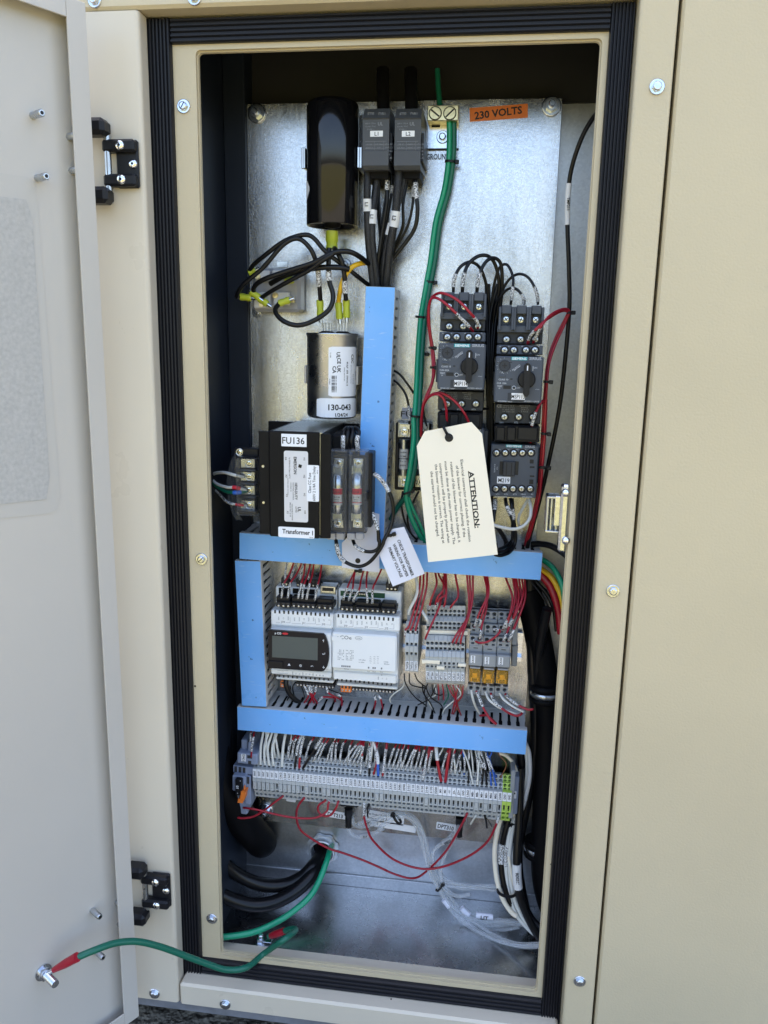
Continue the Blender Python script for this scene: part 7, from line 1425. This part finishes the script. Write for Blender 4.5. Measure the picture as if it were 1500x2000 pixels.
cr('black conduit standing behind the right end of the ducts', 0, wpx([(1036, 1130, 4), (1040, 1300, 4), (1046, 1440, 4), (1030, 1560, 6), (1014, 1640, 10), (1012, 1700, 14), (1030, 1790, 20), (1060, 1850, 26)]), 6.0, raw=True)
cr('black cable with white RDS335 sleeve in the lower right bundle', 0, wpx([(1016, 1500, 16), (1014, 1600, 30), (1009, 1680, 40), (1013, 1740, 44), (1030, 1790, 48), (1056, 1838, 52)]), 4.6, 'black_wire', [(.42, .58, 'sleeve_clean', 'RDS335', 3.4)], raw=True)
for j, (lab, pts, r, m, sl) in enumerate([
    ('cream cable on the left of the lower right bundle', [(1040, 150, 20), (1020, 230, 22), (1000, 350, 24), (1000, 480, 26), (1020, 620, 30), (1060, 740, 34), (1120, 830, 38), (1160, 860, 40)], 3.2, 'cream', ()),
    ('black cable beside the cream one in the lower right bundle', [(1100, 150, 16), (1070, 260, 18), (1045, 400, 20), (1050, 540, 24), (1075, 660, 28), (1120, 780, 32)], 4.0, 'black_wire', [(.3, .5)]),
    ('first pale grey cable of the lower right bundle', [(1128, 150, 14), (1100, 280, 18), (1080, 450, 22), (1090, 620, 26), (1120, 760, 32), (1170, 870, 38), (1250, 960, 44), (1320, 1020, 50)], 2.6, 'white_wire', [(.2, .32)]),
    ('second pale grey cable of the lower right bundle', [(1140, 160, 16), (1118, 300, 20), (1105, 450, 24), (1118, 620, 28), (1150, 760, 34), (1210, 880, 40), (1310, 990, 48)], 2.6, 'white_wire', ()),
    ('third pale grey cable of the lower right bundle', [(1150, 330, 20), (1128, 450, 22), (1140, 600, 26), (1170, 740, 32), (1210, 830, 38)], 1.8, 'off_white', ()),
    ('fourth pale grey cable of the lower right bundle', [(1100, 420, 24), (1125, 560, 28), (1160, 700, 34), (1200, 800, 40), (1280, 930, 46), (1330, 1000, 50)], 2.0, 'cream', ())]):
    cr(lab, 11, pts, r*.88, m, sl, 'cables of the lower right bundle')
cr('black cable sweeping down at the bottom of the hose', 11, [(1150, 560, 24), (1190, 720, 30), (1260, 870, 36), (1340, 960, 44)], 4.6)
cr('pale cable hanging behind the right end of the long row', 9, [(1060, 380, 24), (1120, 400, 24), (1180, 470, 22), (1215, 580, 20), (1235, 760, 16), (1200, 900, 14)], 2.0, 'cream')
cr('grey cable bulging out at the right end of the lowest duct', 9, [(1270, 290, 24), (1305, 380, 22), (1310, 560, 20), (1285, 700, 18), (1240, 850, 16), (1150, 960, 14)], 2.6, 'off_white')
cr('second grey cable at the right end of the lowest duct', 9, [(1275, 320, 20), (1290, 450, 18), (1285, 600, 16), (1260, 760, 14), (1180, 900, 12)], 2.2, 'white_wire')
cr('black cable dropping behind the right end of the long row', 9, [(1240, 380, 10), (1255, 560, 10), (1240, 760, 12), (1215, 950, 14), (1200, 1100, 14)], 5)
tie(*C(11, 1085, 680), 34, 11.5, -4, 'black cable tie round the lower right cable bundle', thick=3.4)
tie(*C(11, 592, 650), 12, 6, 52, 'black cable tie round the clear hoses, lower one', thick=2.4)
tie(*C(11, 285, 150), 28, 7, 62+90-20, 'black cable tie round the clear hoses just below the long row', thick=3.)
tie(*C(9, 1130, 955), 16, 5, 0, 'black cable tie where the cables leave the long row', thick=3.4)
# clear pressure hoses
GH = 'clear plastic pressure hoses at the bottom'
def ch(lab, k, pts, r=2.3, m='clear_tube', **kw): return wire(lab, k, pts, r*.86, m, (), GH, 'clear_hose', 'hose', seg=14, **kw)
P = W3(8, [(1165, 850, 16), (1160, 960, 16), (1195, 1040, 18), (1260, 1062, 22), (1350, 1045, 24), (1450, 990, 26)])
A11 = lambda pts: W3(11, pts)
ch('clear hose dropping from the black port and curving right', 0, P+A11([(150, 215, 26), (270, 140, 28), (360, 130, 26), (440, 190, 20), (490, 300, 14), (520, 440, 10), (560, 580, 10)]), 2.8, raw=True)
ch('second clear hose below the first, over the order label', 0, W3(8, [(1200, 900, 14), (1220, 960, 14), (1290, 975, 18), (1400, 950, 22)])+A11([(90, 185, 24), (200, 130, 26), (320, 100, 24), (420, 150, 18), (480, 270, 12), (505, 430, 8), (550, 590, 8)]), 2.6, raw=True)
ch('third clear hose with a printed line along it', 11, [(0, 185, 20), (150, 130, 24), (290, 105, 26), (400, 170, 22), (455, 280, 18), (490, 420, 14), (520, 540, 12), (580, 650, 12)], 2.6)
ch('clear hose rising to the second black port', 11, [(735, 200, 26), (700, 290, 22), (640, 400, 18), (605, 500, 14), (610, 600, 12), (680, 640, 12), (830, 640, 14), (1000, 640, 18), (1060, 650, 16)], 2.6)
ch('clear hose with a number sleeve beside the long red wire', 11, [(700, 250, 20), (640, 310, 18), (570, 360, 16), (545, 420, 12), (575, 560, 10), (640, 660, 12), (720, 712, 12), (820, 700, 14)], 2.6)
for j, (pts, r) in enumerate([([(520, 480, 12), (570, 620, 12), (640, 730, 14), (740, 830, 18), (880, 890, 22), (1040, 890, 28), (1200, 900, 34)], 2.8), ([(540, 500, 10), (600, 660, 10), (690, 790, 14), (800, 860, 20), (940, 900, 26), (1100, 905, 32), (1250, 930, 38)], 2.8), ([(560, 560, 8), (640, 740, 12), (760, 880, 22), (900, 980, 36), (1060, 1050, 52), (1220, 1085, 66), (1350, 1080, 76)], 2.6),
        ([(580, 600, 8), (700, 770, 12), (820, 860, 18), (920, 930, 24), (1040, 960, 28), (1180, 940, 34)], 2.4), ([(600, 620, 8), (740, 800, 14), (860, 910, 26), (1000, 1000, 42), (1160, 1060, 58), (1350, 1060, 74)], 2.2), ([(560, 540, 10), (620, 610, 10), (720, 620, 12), (860, 645, 14), (1010, 665, 18)], 2.2)]):
    ch(f'{ordn[j]} clear hose fanning out over the cabinet floor to the right', 11, pts, r)
for k, x0, y0, x1, y1, lab in ((8, 1090, 788, 1250, 832, 'left black pressure port below the long row'), (11, 668, 108, 818, 140, 'right black pressure port below the long row')):
    f = Fr(*C(k, (x0+x1)/2, (y0+y1)/2)); t = f.thing('pressure_port', lab, 'pressure port', 'black pressure ports'); mb = MB('black_plastic'); f.bx(mb, k, x0, y0, x1, y1, 4, 26, 2); obj('flange', mb, t)
    xm = (x0+x1)/2; u, v = f.k(k, xm, y1, 16); mb = MB('black_plastic'); mb.lathe((u, 16, v), [(5, 1), (5, -8), (3.8, -9), (4.2, -13), (3.6, -20), (3.9, -24)], 'v', 18); obj('nozzle', mb, t)
def hlabel(k, x0, y0, x1, y1, w_, txt, lab, m='label', rot=0, h=4):
    f = Fr(*C(k, (x0+x1)/2, (y0+y1)/2), w=w_); a, b = f.k(k, x0, y0, w_), f.k(k, x1, y1, w_); ang = math.degrees(math.atan2(b[1]-a[1], b[0]-a[0])); L = math.hypot(b[0]-a[0], b[1]-a[1])
    t = f.thing('hose_label', lab, 'label', 'labels wrapped round hoses and cables'); p = obj('sleeve', MB(m).tube([(-L/2, w_, 0), (0, w_, 0), (L/2, w_, 0)], 3.4, 14), t); p.rotation_euler = (0, R(-ang), 0)
    if txt: q = obj('lettering', MB('ink').text(txt, 0, 0, w_+3.5, h, 0, None, True), t); q.rotation_euler = (0, R(-ang), 0)
hlabel(11, 862, 850, 985, 866, 30, 'LIT', 'pale label reading LIT on a hose at the lower right', 'tag_white', h=5.0)
hlabel(11, 625, 740, 665, 790, 14, '', 'pale blue label wrapped round a clear hose under the cable tie', 'tag_white'); hlabel(11, 755, 800, 810, 850, 18, '', 'second pale blue label further down the clear hoses', 'tag_white')
hlabel(8, 1268, 1052, 1345, 1040, 22, 'D1', 'translucent label with the letter D on the leftmost clear hose', 'clear_grey', h=3); hlabel(11, 620, 325, 690, 285, 19, 'PIE22', 'label on the clear hose beside the long red wire', 'clear_grey', h=3)
# more of the loose wiring
for j, pts in enumerate([[(560, 470, 8), (610, 560, 8), (690, 610, 10), (800, 630, 12), (960, 645, 16), (1060, 640, 16)], [(590, 520, 8), (650, 610, 10), (760, 660, 12), (880, 655, 14), (1000, 672, 18)], [(570, 620, 8), (660, 800, 14), (800, 930, 28), (960, 1020, 42), (1150, 1075, 60), (1340, 1075, 74)], [(640, 760, 14), (720, 860, 20), (850, 900, 24), (1000, 930, 28), (1150, 915, 32), (1230, 905, 36)]]):
    ch(f'{ordn[j+6]} clear hose fanning out over the cabinet floor to the right', 11, pts, 2.2)
for j, (m, pts) in enumerate([('white_wire', [(610, 540, 26), (650, 640, 20), (640, 720, 20)]), ('red', [(760, 1175, 40), (770, 1240, 34), (745, 1300, 24)])][:0]): pass
for j, x in enumerate((662, 735, 1010, 1160)):
    strip_wire(8, x, 385+.09*(x-640), 0, [(x+22+random.uniform(-10, 14), 310+.06*(x-640)), (x+50+random.uniform(-14, 14), 240+.07*(x-640))], .85, random.choice(['red', 'white_wire', 'red']), [(.15, .6)])
for j, x in enumerate((130, 255, 380, 560, 720)):
    strip_wire(9, x, 470+.09*(x-300), 0, [(x+18+random.uniform(-10, 14), 390+.07*(x-300)), (x+36+random.uniform(-14, 14), 325+.07*(x-300))], .85, random.choice(['red', 'white_wire', 'red']), [(.15, .6)])
def scratch_marks():
    mb = MB('white_wire')
    for i in range(26):
        a = UZ(*C(11, random.gauss(380, 190), random.gauss(800, 70)), -8.9); L = random.uniform(3, 14); an = random.uniform(0, 3.14); n_ = Vector((-math.sin(an), math.cos(an)))*.12
        d = Vector((math.cos(an), math.sin(an)))*L
        if a.y > 140 or a.y < 5 or a.x < -10 or a.x > 355: continue
        mb.add([(a.x+n_.x, -(a.y+n_.y), -8.93), (a.x+d.x, -(a.y+d.y*.5), -8.93), (a.x-n_.x, -(a.y-n_.y), -8.93)], [(0, 1, 2)])
    return mb
obj('wire_clippings', scratch_marks(), kind='stuff', label='fine pale scratches and wire clippings on the cabinet floor', cat='clippings')
